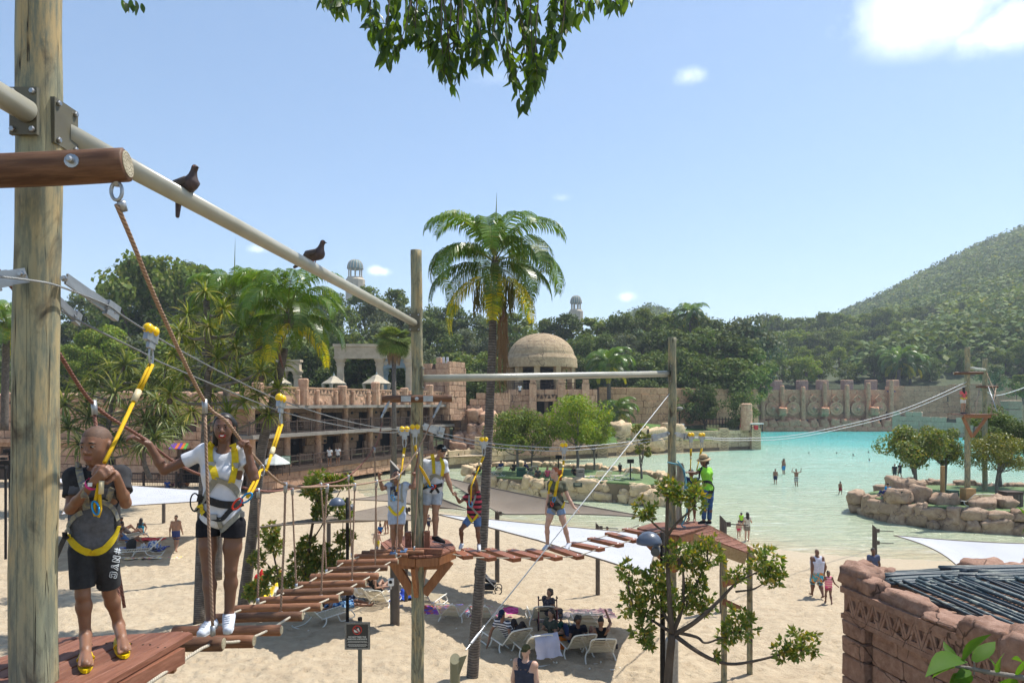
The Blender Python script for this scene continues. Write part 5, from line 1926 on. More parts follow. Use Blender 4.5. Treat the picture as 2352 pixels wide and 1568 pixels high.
def tree_proto(name,seed,w,h,z0,m,nclump=26,per=110,size=.6,bark=None,tr=.28,forks=5):
 """hidden-free prototype: returns builder data for copies"""
 cm,cs=crown_mesh('crown',seed,w,h,z0,nclump,per,size,m)
 r=random.Random(seed)
 mb=MB()
 top=Vector((r.uniform(-.3,.3),r.uniform(-.3,.3),z0+(h-z0)*.45))
 mb.tube(spline([(0,0,-.3),(r.uniform(-.2,.2),0,z0*.5),(top.x*.6,top.y*.6,z0),top],4),[tr*(1.15-.045*i)for i in range(13)],8)
 for k in range(forks):
  c=Vector(cs[r.randrange(len(cs))])
  st=Vector((0,0,z0*r.uniform(.75,1.1)))
  mid=st.lerp(c,.5)+Vector((0,0,-.25))
  mb.tube(spline([st,mid,c],4),[tr*.5*(1-.09*i)for i in range(9)],6)
 return dict(name=name,crown=cm,trunk=mb.mesh('trunk',bark or M_BARK,True),h=h,w=w)
def plant_tree(pr,label,cat,loc,height,rz=None,wf=1.0,group=None,name=None):
 t=thing(name or pr['name'],label,cat,loc,random.uniform(0,6.28)if rz is None else rz,group)
 s=height/pr['h']
 t.scale=(s*wf,s*wf,s)
 link('trunk',pr['trunk'],t)
 link('crown',pr['crown'],t)
 return t
FP=[tree_proto('broadleaf_tree',11,10,13,3.0,L_DARK,30,150,.62),tree_proto('broadleaf_tree',12,9,12,2.0,L_MID,28,150,.6),tree_proto('broadleaf_tree',13,11,12,2.6,L_DARK,32,150,.66),tree_proto('broadleaf_tree',14,9,11,1.6,L_MID,28,150,.55),tree_proto('broadleaf_tree',15,8,10,1.2,L_BRIGHT,26,140,.5),tree_proto('broadleaf_tree',16,10,11,1.8,L_GREY,28,140,.55),tree_proto('broadleaf_tree',17,9,13,1.5,L_DARK,30,160,.6)]
frng=random.Random(77)
def sky_y(px):
 return float(np.interp(px,SKY_PX[:,0],SKY_PX[:,1]))
REFS=((0,'the near pole'),(120,'the boy'),(215,'the boy'),(330,'the dark pandanus'),(430,'the smiling woman'),(520,'the tall pandanus'),(600,'the leaning palm'),(690,'the far tents'),(770,'the first tent'),(865,'the second tent'),(915,'the fan palm'),(960,'the middle pole'),(1020,'the ruin tower'),(1090,'the stepped ruin'),(1135,'the tall palm'),(1243,'the dome'),(1330,'the bright island tree'),(1400,'the date palm'),(1470,'the yellowish young tree'),(1545,'the straw hat woman\'s pole'),(1610,'the lawn lamp'),(1660,'the service gate'),(1717,'the round pillar'),(1775,'the first wall medallion'),(1822,'the second wall medallion'),(1870,'the third wall medallion'),(1921,'the fourth wall medallion'),(1971,'the fifth wall medallion'),(2021,'the last wall medallion'),(2070,'the shaggy palms'),(2150,'the battlement wall'),(2222,'the far deck'),(2265,'the second far pole'),(2323,'the stone column'),(2420,'the picture edge'))
SEEN={}
def own_label(base,px):
 ref=min(REFS,key=lambda q:abs(q[0]-px))[1]
 k=SEEN[(base,ref)]=SEEN.get((base,ref),0)+1
 return(('','second ','third ','fourth ','fifth ','sixth ')[k-1]if k<7 else 'further ')+base+' above '+ref
def wood(px0,px1,Y,dtop,step,protos,label,group,jit=12,hmin=6.0,top=None,wf=1.0):
 px=px0+frng.uniform(0,step)
 while px<px1:
  ty=(top(px)if top else sky_y(px))+dtop+frng.uniform(-jit,jit)
  Yj=Y*frng.uniform(.97,1.03)
  p=P(px,ty,Yj)
  zb=float(land_z(np.array([p.x]),np.array([Yj]))[0])-.4
  h=p.z-zb
  if h<hmin:
   zb=p.z-hmin
   h=hmin
  pr=FP[frng.choice(protos)]
  plant_tree(pr,own_label(label,px),'tree',(p.x,Yj,zb),h,wf=frng.uniform(.85,1.2)*wf*min(1.0,(14/h))**.3,group=group)
  px+=step*frng.uniform(.75,1.25)
wood(-60,1290,170,-6,62,(0,1,2,6,3),'dark skyline tree','trees on the skyline behind the terrace')
wood(-60,1290,146,42,66,(5,1,2,3),'mid slope tree','trees on the slope behind the terrace')
wood(-60,1290,124,92,66,(3,1,6,5),'low slope tree','trees low on the slope behind the terrace')
wood(-40,640,102,150,62,(5,3,1),'grey green tree behind the wing','trees just behind the stone wing',jit=18)
wood(640,1290,106,135,66,(0,6,2),'dark tree just behind the terrace','trees just behind the colonnade',jit=14)
wood(1280,1760,172,-6,58,(2,5,0,3),'dark skyline tree','trees on the skyline behind the lawn')
wood(1280,1745,150,38,56,(0,2,6,5),'second row dark tree','trees in the second row behind the lawn')
wood(1300,1735,133,78,60,(0,2,6),'huge dark fig tree over the back wall','dark fig trees over the back wall',jit=16,hmin=12)
wood(1420,1720,121,150,72,(0,6),'low dark fig crown against the back wall','fig crowns in front of the back wall',jit=14,hmin=9)
wood(1750,2440,330,0,30,(1,3,5,3),'high hillside tree','trees high on the hillside beyond the wave wall',jit=8,top=lambda x:np.interp(x,[1740,1900,2000,2352],[732,722,716,690]))
wood(1750,2440,280,34,36,(4,1,2,3),'mid hillside tree','trees midway up beyond the wave wall',jit=9,top=lambda x:np.interp(x,[1740,1900,2000,2352],[732,722,716,690]))
wood(1750,2440,240,66,42,(4,2,3,1),'lower hillside tree','trees on the lower hillside beyond the wave wall',jit=10,top=lambda x:np.interp(x,[1740,1900,2000,2352],[732,722,716,690]))
wood(1905,2440,212,100,52,(1,6,2),'dark tree behind the steel fence','dark trees behind the wave wall fence',jit=14,top=lambda x:np.interp(x,[1740,1900,2000,2352],[732,722,716,690]),hmin=9)
wood(1755,1905,206,118,32,(4,4,3),'bright green bush behind the fence','bright bushes behind the wave wall fence',jit=14,hmin=6,top=lambda x:712)
wood(2230,2440,150,160,60,(5,1),'grey green tree beyond the water','trees beyond the stone column',jit=14,top=lambda x:690,hmin=7)
for px,ty,Y,h,pi,lb in((330,590,120,24,3,'tall open crowned tree rising over the wood behind the pandanus'),(425,588,125,24,1,'second tall open crowned tree at the skyline by the pandanus'),(560,628,118,20,0,'tall dark tree behind the pandanus and palm')):
 p=P(px,ty,Y)
 plant_tree(FP[pi],lb,'tree',(p.x,Y,p.z-h),h,wf=.75)
mound=tree_proto('creeper_mound',31,6,5.4,.2,L_BRIGHT,26,260,.32)
for px,ty,Y,h,lb in((212,762,96,7,'bright green creeper covered mound behind the near pole rope'),(250,752,98,7,'tall bright green creeper mound on the slope'),(155,795,92,4.5,'small bright green creeper mound on the slope')):
 p=P(px,ty,Y)
 plant_tree(mound,lb,'shrub',(p.x,Y,p.z-h),h,wf=.8,group='creeper mounds')
rng=np.random.default_rng(5)
N=6500
Ym=212+430*rng.random(N)**.75
pxm=np.where(rng.random(N)<.25,1385+500*rng.random(N),1880+640*rng.random(N))
Xm=(pxm-CX)/FPX*Ym
Zm=land_z(Xm,Ym)
keep=(np.interp(pxm,MTN_PX[:,0],MTN_PX[:,1])<735)&((Ym>340)|(pxm>1960))
Xm,Ym,Zm=Xm[keep],Ym[keep],Zm[keep]
rad=2.4+5.2*rng.random(len(Xm))**1.6
v,f=cards(np.stack([Xm,Ym,Zm+2.2],1),np.stack([rad,rad,rad*.8],1),np.full(len(Xm),36),2.2,rng,.7,.8,.6)
hk=np.clip(((vnoise(Xm*.02,Ym*.02,31)*.7+rng.random(len(Xm))*.5-.18)*3.4).astype(int),0,2)
o=link('hillside_wood',np_mesh('hillside_wood',v,f,[L_DARK,L_HILL,L_MID],mi=np.repeat(hk,36)))
tag(o,'bushy woodland covering the far mountain side','woodland',kind='stuff')
# palms
def frond_mesh(name,seed,L,el,droop,nl,ll,lw,m,hang=.5,rachis=.016,twist=0.0,tipf=.35):
 """one feather frond in the local x-z plane, base at origin"""
 r=random.Random(seed)
 n=22
 pts,ang=[Vector((0,0,0))],el
 for i in range(n):
  ang-=droop/n*(.35+1.3*i/n)
  pts.append(pts[-1]+Vector((math.cos(ang),0,math.sin(ang)))*(L/n))
 mb=MB()
 mb.tube(pts[::2],[rachis*(1-.85*i/(n/2))for i in range(n//2+1)],5)
 for k in range(nl):
  f=.16+.83*k/nl
  x=f*n
  i=min(int(x),n-1)
  p=pts[i].lerp(pts[i+1],x-i)
  d=(pts[i+1]-pts[i]).normalized()
  l=ll*(math.sin(PI*(.18+.74*f))**.7)*r.uniform(.85,1.12)
  for s in(-1,1):
   sd=Vector((0,s,0))
   base=(d*r.uniform(.45,.65)+sd*.85+Vector((0,0,.22))).normalized()
   p1=p+base*(l*.45)
   p2=p1+(base*(1-hang)+Vector((0,0,-1))*hang+d*.1).normalized()*(l*.33)
   p3=p2+(base*(.7-hang)+Vector((0,0,-1))*(hang+.35)).normalized()*(l*.26)
   wv=d*(lw/2)
   mb.add([tuple(p-wv*.5),tuple(p+wv*.5),tuple(p1+wv),tuple(p1-wv),tuple(p2+wv*.8),tuple(p2-wv*.8),tuple(p3)],[(0,1,2,3),(3,2,4,5),(5,4,6)])
 return mb.mesh(name,m)
FR_UP=[frond_mesh('frond',50+i,2.2,1.2,2.3+.3*i,72,.60,.028,L_PALM,.5)for i in range(2)]
FR_MID=[frond_mesh('frond',60+i,2.2,.75,2.4+.25*i,72,.60,.028,(L_PALM,L_PALMD)[i%2],.6)for i in range(3)]
FR_LOW=[frond_mesh('frond',70+i,2.05,.2,1.8+.2*i,66,.56,.027,L_PALMD,.7)for i in range(2)]
FR_YEL=[frond_mesh('frond',80+i,2.0,-.25,1.35+.3*i,62,.54,.028,L_PALMY,.7)for i in range(2)]
def feather_palm(label,base,path,crown,r0,r1,tilt=0.0,scale=1.0,seed=0,spear=1.3,lower=True,spear_rot=0.0,group='feather palms on the beach',upper=7,mid=9):
 t=thing('feather_palm',label,'palm tree',base,group=group)
 pts=spline([local(t,p)for p in path],10)
 MB().tube(pts,[r0+(r1-r0)*i/(len(pts)-1)for i in range(len(pts))],14).build('trunk',M_PALMB,t,smooth=True)
 c=local(t,crown)
 r=random.Random(seed)
 MB().tube([c+Vector((0,0,-.35)),c+Vector((0,0,-.1)),c+Vector((0,0,.25))],[r1*1.05,r1*1.5,r1*.7],12).build('crownshaft',M_PALMB,t,smooth=True)
 def put(me,az,dz,sc,roll=0,ln='frond',pitch=0.0):
  link(ln,me,t,loc=c+Vector((0,0,dz)),rot=(roll,pitch,az),scale=(sc*scale,)*3)
 for k in range(upper):
  put(FR_UP[k%2],2*PI*k/upper+r.uniform(-.2,.2)+.1,.2,r.uniform(.9,1.08),r.uniform(-.25,.25),pitch=r.uniform(-.25,.2))
 for k in range(mid):
  put(FR_MID[k%3],2*PI*k/mid+r.uniform(-.2,.2)+.35,.08,r.uniform(.9,1.1),r.uniform(-.25,.25),pitch=r.uniform(-.2,.2))
 if lower:
  for k in range(7):
   put(FR_LOW[k%2],2*PI*k/7+r.uniform(-.25,.25),-.05,r.uniform(.85,1.05))
  for k in range(3):
   put(FR_YEL[k%2],2*PI*k/3+r.uniform(-.4,.4)+.5,-.15,r.uniform(.8,1.0))
 if spear:
  MB().tube([c+Vector((0,0,.1)),c+Vector((.02+spear_rot*.5,0,.6*spear)),c+Vector((.04+spear_rot,0,spear))],[.035,.02,.002],6).build('spear_leaf',L_PALM,t)
 return t,c
mp_base=P(1078,1600,16.2)
mp_base.z=sand1(mp_base.x,16.2)-.1
PALM1,pc=feather_palm('tall feather palm with yellow lower fronds between the striped shirt boy and the redhead',mp_base,[P(1079,1640,16.2),P(1090,1480,16.2),P(1106,1280,16.2),P(1119,1050,16.2),P(1128,860,16.2),P(1134,680,16.2)],P(1137,612,16.2),.15,.085,seed=3,spear=1.75)
rr_=random.Random(9)
for k in range(2):
 mb=MB()
 x0=.12+.12*k
 for j in range(46):
  st=pc+Vector((x0+rr_.uniform(-.04,.04),-.1,-1.0-rr_.uniform(0,1.4)))
  mb.tube([st,st+Vector((rr_.uniform(-.06,.08),0,-.35)),st+Vector((rr_.uniform(-.08,.1),0,-rr_.uniform(.6,.9)))],[.011,.008,.003],4,caps=False)
 mb.tube([pc+Vector((.05,0,-.3)),pc+Vector((x0,-.08,-.8)),pc+Vector((x0,-.1,-3.1))],[.02,.02,.008],5)
 tag(mb.build('dead_flower_stalk',L_DEAD,PALM1),kind='stuff')
MB().tube(spline([pc+Vector((.03,-.05,-.25)),pc+Vector((.12,-.12,-.7)),pc+Vector((.2,-.16,-1.15)),pc+Vector((.12,-.16,-1.35))],5),[.02+.075*math.sin(i/15*PI)for i in range(16)],8,flat=.5).build('sheath',basic('sheath_brown',(.16,.09,.06),(.09,.05,.035),scale=9),PALM1,smooth=True)
for k in range(3):
 mb=MB()
 for j in range(60):
  st=pc+Vector((rr_.uniform(-.5,.45),rr_.uniform(-.3,.1),rr_.uniform(-.75,-.35)))
  mb.tube([st,st+Vector((rr_.uniform(-.05,.05),0,-.3)),st+Vector((rr_.uniform(-.08,.08),0,-.5))],[.009,.008,.006],4,caps=False)
 tag(mb.build('fruit_stalk',leafmat('fruit_stalk_%d'%k,(.10,.11,.03),(.2,.17,.05)),PALM1),kind='stuff')
b2=on_sand(556,1410)
PALM2,pc2=feather_palm('leaning feather palm with hanging yellow fronds left of the middle pole',b2,[b2,P(580,1220,b2.y*.985),P(598,1050,b2.y*.97),P(618,960,b2.y*.96),P(640,870,b2.y*.95),P(654,800,b2.y*.945)],P(664,728,b2.y*.94),.19,.11,scale=1.08,seed=6,spear=1.9,spear_rot=.5)
MB().tube(spline([pc2+Vector((-.05,-.1,-.5)),pc2+Vector((-.25,-.2,-1.0)),pc2+Vector((-.12,-.2,-1.6))],6),[.02+.1*math.sin(i/12*PI)for i in range(13)],8,flat=.5).build('sheath',basic('sheath_red',(.17,.07,.05),(.10,.045,.035),scale=9),PALM2,smooth=True)
b3=on_sand(500,1330)
PALM3,_=feather_palm('feather palm mostly hidden behind the pandanus, pale spear leaf on top',b3,[b3,P(505,1100,b3.y),P(520,900,b3.y),P(534,760,b3.y)],P(538,690,b3.y),.17,.11,scale=1.1,seed=8,spear=2.6)
fp0,_=feather_palm('shaggy date palm drooping in front of the dark fig trees',P(1400,985,110),[P(1400,985,110),P(1398,860,110)],P(1398,838,110),.35,.3,scale=2.4,seed=12,spear=0,group='far palms',upper=6,mid=8)
for px,py,Y,sc,lb in((2066,830,205,1.55,'shaggy palm between dark trees above the wave wall'),(2090,838,207,1.4,'second shaggy palm beside it above the wave wall'),(1585,722,170,1.1,'small palm silhouetted on the skyline behind the lawn'),(1420,945,108,.8,'low palm at the foot of the brown back wall'),(10,745,30,.45,'palm fronds peeping out behind the near pole')):
 o=copy_tree(fp0,None,loc=P(px,py,Y)-Vector((0,0,10.3*sc)),rz=px,scale=sc,label=lb)
fan=thing('fan_palm','fan palm with shaggy skirt in front of the cream colonnade','palm tree',(P(905,925,62).x,62,2.0))
fc=P(905,785,62)-fan.location
MB().tube([(0,0,-1.2),(0,0,fc.z*.5),(0,0,fc.z)],[.28,.2,.2],10).build('trunk',M_PALMB,fan,smooth=True)
r=random.Random(4)
fanleaf=MB()
for k in range(22):
 a=-1.9+3.8*k/21
 d=Vector((math.cos(a),math.sin(a),0))
 sd=Vector((-math.sin(a),math.cos(a),0))*.05
 fanleaf.add([tuple(d*.1),tuple(d*.55+sd),tuple(d*1.0+Vector((0,0,-.16))),tuple(d*.55-sd)],[(0,1,2,3)])
fanleaf=fanleaf.mesh('fan_leaf',L_MID)
for k in range(46):
 az,el=r.uniform(0,6.28),r.uniform(-.7,1.3)
 d=Vector((math.cos(az)*math.cos(el),math.sin(az)*math.cos(el),math.sin(el)))
 link('fan_leaf',fanleaf,fan,loc=fc+d*.75,rot=(r.uniform(-.3,.3),-el+.5,az),scale=(1.3,)*3)
mb=MB()
for k in range(120):
 a=r.uniform(0,6.28)
 st=fc+Vector((math.cos(a)*.3,math.sin(a)*.3,r.uniform(-1.0,-.1)))
 mb.tube([st,st+Vector((math.cos(a)*.25,math.sin(a)*.25,-.6)),st+Vector((math.cos(a)*.2,math.sin(a)*.2,-1.2))],[.05,.06,.01],4,caps=False)
tag(mb.build('dead_skirt',L_DEAD,fan),kind='stuff')
# pandanus
def rosette_mesh(name,seed,n,L,w,m):
 r=random.Random(seed)
 mb=MB()
 for k in range(n):
  az=k*2.4+r.uniform(-.2,.2)
  el=r.uniform(-.5,1.35)
  l=L*r.uniform(.75,1.15)
  pts,a=[Vector((0,0,0))],el
  for i in range(5):
   pts.append(pts[-1]+Vector((math.cos(az)*math.cos(a),math.sin(az)*math.cos(a),math.sin(a)))*l/5)
   a-=r.uniform(.12,.34)+(.25 if i>2 and r.random()<.35 else 0)
  sd=Vector((-math.sin(az),math.cos(az),0))
  up=Vector((0,0,1))
  vs,fs=[],[]
  for i,p in enumerate(pts):
   q=w*(.7,1,1,.8,.5,.05)[i]/2
   vs+=[tuple(p-sd*q+up*q*.5),tuple(p),tuple(p+sd*q+up*q*.5)]
  for i in range(5):
   o_=i*3
   fs+=[(o_,o_+1,o_+4,o_+3),(o_+1,o_+2,o_+5,o_+4)]
  mb.add(vs,fs)
 return mb.mesh(name,m)
ROS=[rosette_mesh('leaf_rosette',90+i,48,.74,.046,L_PAND)for i in range(4)]
ROSD=[rosette_mesh('leaf_rosette',96+i,52,1.1,.075,L_PANDD)for i in range(4)]
def pandanus(label,base,path,tips,ros,Y,sc=1.0,r0=.13,seed=0):
 t=thing('pandanus_tree',label,'tree',base,group='pandanus trees')
 r=random.Random(seed)
 pts=spline([local(t,p)for p in path],8)
 MB().tube(pts,[r0*(1-.45*i/(len(pts)-1))for i in range(len(pts))],10).build('trunk',M_PALMB,t,smooth=True)
 for px,py,dY in tips:
  e=local(t,P(px,py,Y+dY))
  st=min((p for p in pts if p.z<e.z-.15),key=lambda p:(p-e).length+.3*abs(p.z-e.z+.8),default=pts[0])
  mid=st.lerp(e,.55)+Vector((0,0,-.12))
  MB().tube(spline([st,mid,e],5),[.05*sc]*5+[.035*sc]*6,6).build('branch',M_BARKG,t,smooth=True)
  link('leaf_rosette',r.choice(ros),t,loc=e,rot=(r.uniform(-.4,.4),r.uniform(-.4,.4),r.uniform(0,6.3)),scale=(sc*r.uniform(.85,1.2),)*3)
  if r.random()<.25:
   MB().blob(e+Vector((.05,-.1,-.22)),(.09,.09,.1),8,6,jit=.2).build('fruit',M_BARK,t)
 return t
b4=on_sand(457,1432)
tips=[(470,672,0),(430,725,-.4),(515,712,.3),(562,752,0),(448,792,.4),(500,825,-.5),(612,792,.2),(420,862,-.2),(545,862,.5),(600,852,-.5),(478,900,.2),(638,893,0),(560,925,-.4),(618,952,.3),(440,945,.4),(520,955,-.3),(400,815,.5),(590,905,.2),(650,840,.5),(480,750,-.5),(390,905,-.3),(540,800,-.6),(415,765,.2),(505,780,.6)]
pandanus('tall pandanus with spiky leaf rosettes between the woman and the leaning palm',b4,[b4,P(462,1250,b4.y),P(472,1000,b4.y),P(479,830,b4.y),P(474,690,b4.y)],tips,ROS,b4.y,1.05,.17,1)
tipsd=[(150,930,0),(185,895,1),(225,880,0),(262,905,-1),(300,885,1),(340,905,0),(160,985,-1),(205,960,0),(250,970,1),(295,950,-1),(335,965,0),(180,1020,1),(230,1025,-1),(275,1015,0),(320,1030,1),(355,1010,-1),(250,850,1),(285,840,0),(200,925,1.5),(330,870,1),(375,960,.5),(365,925,-1)]
bd=P(245,1100,46)
pandanus('dark clump of pandanus in front of the stone wing behind the boy',bd,[bd,P(240,1040,46),P(252,960,46),P(262,880,46)],tipsd,ROSD,46,1.5,.2,2)
bd=P(345,1100,47)
pandanus('dark pandanus left of the woman\'s head, in front of the wing doorway',bd,[bd,P(330,1050,47),P(350,980,47)],[(372,895,0),(395,880,.5),(405,930,0),(360,1000,0),(390,985,1),(340,985,0),(415,975,.5),(380,850,0),(345,860,1)],ROSD,47,1.35,.18,3)
# trees on the islands
IS_A=tree_proto('island_tree',41,5.0,4.6,1.9,L_MID,30,200,.19,M_BARKG,.11,7)
IS_B=tree_proto('island_tree',42,5.2,6.4,2.2,L_BRIGHT,34,190,.20,M_BARKG,.12,8)
IS_C=tree_proto('island_tree',43,4.6,4.6,2.0,L_OLIVE,24,260,.19,M_BARKG,.14,7)
IS_D=tree_proto('island_tree',44,4.6,4.4,2.0,L_YELL,26,360,.13,M_BARKG,.11,7)
IS_E=tree_proto('island_tree',45,4.2,5.6,2.2,L_DARK,24,300,.17,M_BARKG,.12,7)
IS_Y=tree_proto('young_tree',46,2.0,5.2,1.6,L_YELL,16,110,.22,M_BARKG,.1,4)
ISLZ=1.55
for pr,px,py_t,Y,wf,lb in((IS_A,1190,945,59,.95,'round green tree on the middle island beside the palm trunk'),(IS_A,1222,958,61,.7,'smaller green tree behind it on the middle island'),(IS_B,1325,892,60,.95,'tall bright green tree on the middle island'),(IS_B,1365,925,63,.7,'bright green tree standing behind the tallest one on the middle island'),(IS_Y,1474,962,55.5,1.0,'slim yellowish young tree on the middle island by the lamp'),(IS_C,2098,975,47,.88,'spreading olive green tree at the tip of the pale tree island'),(IS_C,2168,975,50,.75,'olive tree behind the platform pole on the right island'),(IS_D,2292,1000,46.5,.95,'yellow green rounded tree on the right island'),(IS_E,2300,935,52,1.0,'dark green tree behind the yellow green one on the right island'),(IS_E,2370,945,50,.9,'dark green tree at the picture edge on the right island')):
 zb=ISLZ if px<1700 else 1.3
 p=P(px,py_t,Y)
 plant_tree(pr,lb,'tree',(p.x,Y,zb-.1),p.z-zb,wf=wf,group='trees on the rock islands')
 # small clumped trees near the course
def clump_tree(label,base,Y,limbs,clumps,m,leaf=.1,tr=.075,seed=0,per=1.0):
 t=thing('clumped_tree',label,'tree',base)
 rng=np.random.default_rng(seed)
 for pts,r0,r1 in limbs:
  q=spline([local(t,P(x,y,Y+d))for x,y,d in pts],6)
  MB().tube(q,[r0+(r1-r0)*i/(len(q)-1)for i in range(len(q))],9).build('limb',M_BARK,t,smooth=True)
 for x,y,d,rp in clumps:
  c=local(t,P(x,y,Y+d))
  R=rp*.98/FPX*Y
  n=int(per*380*(R/.3)**1.7)
  ns=max(6,n//7)
  dirs=rng.normal(size=(ns,3))
  dirs/=np.linalg.norm(dirs,axis=1)[:,None]
  cen=dirs*(R*(.25+.75*rng.random(ns)**.6))[:,None]
  vs=[]
  for k in range(ns):
   for j in range(7):
    dd_=dirs[k]*.6+rng.normal(size=3)*.75+np.array([0,0,.25])
    dd_/=np.linalg.norm(dd_)
    sd=np.cross(dd_,rng.normal(size=3))
    sd/=np.linalg.norm(sd)+1e-9
    l=leaf*(.7+.6*rng.random())
    p=cen[k]
    vs+=[p,p+dd_*l*.5+sd*l*.2,p+dd_*l,p+dd_*l*.5-sd*l*.2]
  v=np.array(vs)
  o=link('leaf_clump',np_mesh('leaf_clump',v,np.arange(len(v)).reshape(-1,4),m),t,loc=c)
  tag(o,kind='stuff')
  mb=MB()
  for k in range(5):
   e=Vector(cen[k])*.8
   mb.tube([(0,0,-R*.7),e*.4,e],[.012,.008,.003],5)
  mb.build('twig',M_BARK,t,loc=c)
 return t
YR=12.6
rb=P(1533,1568,YR)
clump_tree('small open tree with leafy tufts in front of the straw hat woman\'s pole',(rb.x,YR,sand1(rb.x,YR)-.1),YR,[([(1535,1760,0),(1534,1600,0),(1537,1530,0),(1544,1455,0)],.09,.07),([(1544,1455,0),(1538,1380,0),(1532,1250,.1),(1533,1150,.1),(1536,1120,.1)],.055,.02),([(1533,1230,.1),(1555,1200,0),(1600,1160,-.1)],.03,.015),([(1531,1222,.1),(1505,1205,.2),(1482,1180,.2)],.025,.012),([(1546,1452,0),(1565,1400,0),(1570,1330,0),(1565,1290,0)],.045,.015),([(1570,1380,0),(1600,1340,.2),(1622,1285,.2)],.03,.012),([(1546,1458,0),(1600,1425,-.2),(1655,1375,-.2),(1690,1340,-.2),(1745,1310,-.2)],.05,.012),([(1690,1358,-.2),(1730,1352,-.1),(1760,1335,-.1)],.02,.01),([(1550,1450,0),(1600,1462,-.2),(1625,1475,-.3),(1690,1448,-.3)],.035,.012),([(1552,1460,0),(1595,1491,-.4),(1640,1515,-.5),(1690,1524,-.5),(1775,1507,-.5),(1825,1488,-.5)],.045,.014),([(1540,1450,0),(1500,1425,.2),(1455,1395,.2)],.035,.012),([(1538,1430,0),(1510,1380,.3),(1500,1340,.3)],.03,.012),([(1500,1425,.2),(1480,1445,.1),(1472,1460,0)],.02,.01),([(1455,1395,.2),(1445,1350,.2),(1442,1325,.2)],.02,.01)],[(1535,1120,.1,30),(1595,1138,-.1,36),(1560,1140,0,20),(1482,1172,.2,29),(1560,1278,0,36),(1624,1270,.2,44),(1590,1290,.1,28),(1444,1318,.2,30),(1505,1322,.3,32),(1500,1362,.3,36),(1452,1385,.2,36),(1480,1400,.2,28),(1575,1378,0,32),(1618,1385,.1,34),(1600,1340,.2,24),(1755,1295,-.2,42),(1780,1320,-.2,28),(1690,1320,-.2,20),(1700,1432,-.3,40),(1670,1460,-.3,24),(1842,1478,-.5,38),(1800,1496,-.5,24),(1474,1455,0,28),(1490,1480,0,16),(1540,1400,.2,22),(1640,1505,-.5,9),(1530,1350,.3,22)],L_SMALL,.115,seed=1)
YL=18.5
lb0=on_sand(690,1425)
YL=lb0.y
clump_tree('small open tree with leafy tufts behind the log bridge',lb0,YL,[([(692,1425,0),(700,1330,0),(712,1240,0),(726,1160,0),(736,1115,0)],.07,.025),([(710,1250,0),(740,1205,.1),(790,1110,.1)],.03,.012),([(650,1430,0),(640,1330,0),(628,1270,0),(622,1230,0)],.045,.015),([(640,1330,0),(610,1290,0),(592,1285,0)],.02,.01),([(700,1330,0),(750,1290,.2),(790,1245,.2)],.03,.012),([(640,1300,0),(670,1320,0),(690,1360,0)],.015,.01),([(776,1300,.2),(785,1240,.2),(789,1180,.2)],.02,.01)],[(735,1112,0,34),(712,1122,0,20),(762,1108,0,18),(794,1105,.1,17),(742,1157,0,24),(730,1180,0,14),(789,1172,.2,22),(620,1220,0,21),(628,1250,0,22),(592,1283,0,18),(708,1246,0,18),(695,1290,0,32),(735,1280,.2,34),(765,1290,.2,30),(792,1238,.2,22),(592,1352,0,26),(572,1362,.1,16),(626,1322,0,18),(668,1335,0,22),(715,1315,.1,26),(690,1262,0,14)],L_SMALL,.15,seed=2,per=1.0)
# branches close to the lens
def leaf_mesh(name,L,Wd,curl,m,fold=.25,seg=6,bend=0.0):
 vs,fs=[],[]
 for i in range(seg+1):
  f=i/seg
  w=Wd/2*math.sin(PI*min(1,.06+.94*f)**.8)if i<seg else .0
  w=max(w,.0006)
  x=L*f
  z=-curl*L*f*f
  y=bend*L*math.sin(PI*f)
  vs+=[(x,y-w,z+w*fold),(x,y,z),(x,y+w,z+w*fold)]
 for i in range(seg):
  o_=i*3
  fs+=[(o_,o_+3,o_+4,o_+1),(o_+1,o_+4,o_+5,o_+2)]
 return MB().add(vs,fs).mesh(name,m,True)
NL=[leaf_mesh('leaf',.105,.046,.12,L_NEAR),leaf_mesh('leaf',.10,.042,.3,L_NEAR),leaf_mesh('leaf',.11,.034,-.1,L_NEAR,bend=.08),leaf_mesh('leaf',.085,.038,.2,L_NEAR,bend=-.06)]
YT=8.0
hb=thing('overhanging_branch','leafy fig branch hanging into the sky from above','branch',P(1080,-60,YT))
LOWB=np.array([(735,15),(760,28),(790,40),(805,8),(840,6),(850,100),(872,120),(892,152),(915,140),(935,118),(955,100),(985,140),(1010,175),(1045,232),(1062,165),(1080,150),(1110,165),(1140,168),(1165,175),(1185,225),(1198,262),(1215,250),(1240,185),(1262,162),(1290,108),(1300,85),(1315,62),(1345,48),(1368,6),(1385,5),(1400,40),(1425,32),(1448,4)],float)
lr_=random.Random(21)
leaf_sp,twigs=[],[]
for k in range(150):
 x=lr_.uniform(738,1446)
 yb=float(np.interp(x,LOWB[:,0],LOWB[:,1]))-lr_.uniform(12,36)
 if yb<-10:
  continue
 dY=lr_.uniform(-.35,.35)
 xt=x+lr_.uniform(-60,60)*(.3+yb/250)
 twigs.append([P(xt,-40,YT+dY*.3),P((x+xt)/2+lr_.uniform(-8,8),yb*.5,YT+dY),P(x,yb,YT+dY)])
for tw in twigs:
 q=spline(tw,8)
 nn=len(q)
 tot=(q[-1]-q[0]).length
 nleaf=max(3,int(tot/.085))
 for j in range(nleaf):
  f=1-j/nleaf
  p=q[min(nn-1,int(f*(nn-1)))]
  leaf_sp.append((p,f))
lr_.shuffle(leaf_sp)
for k,tw in enumerate(twigs[:70]):
 q=spline(tw,6)
 MB().tube([local(hb,p)for p in q],[.009-.006*i/(len(q)-1)for i in range(len(q))],5).build('twig',M_BARK,hb)
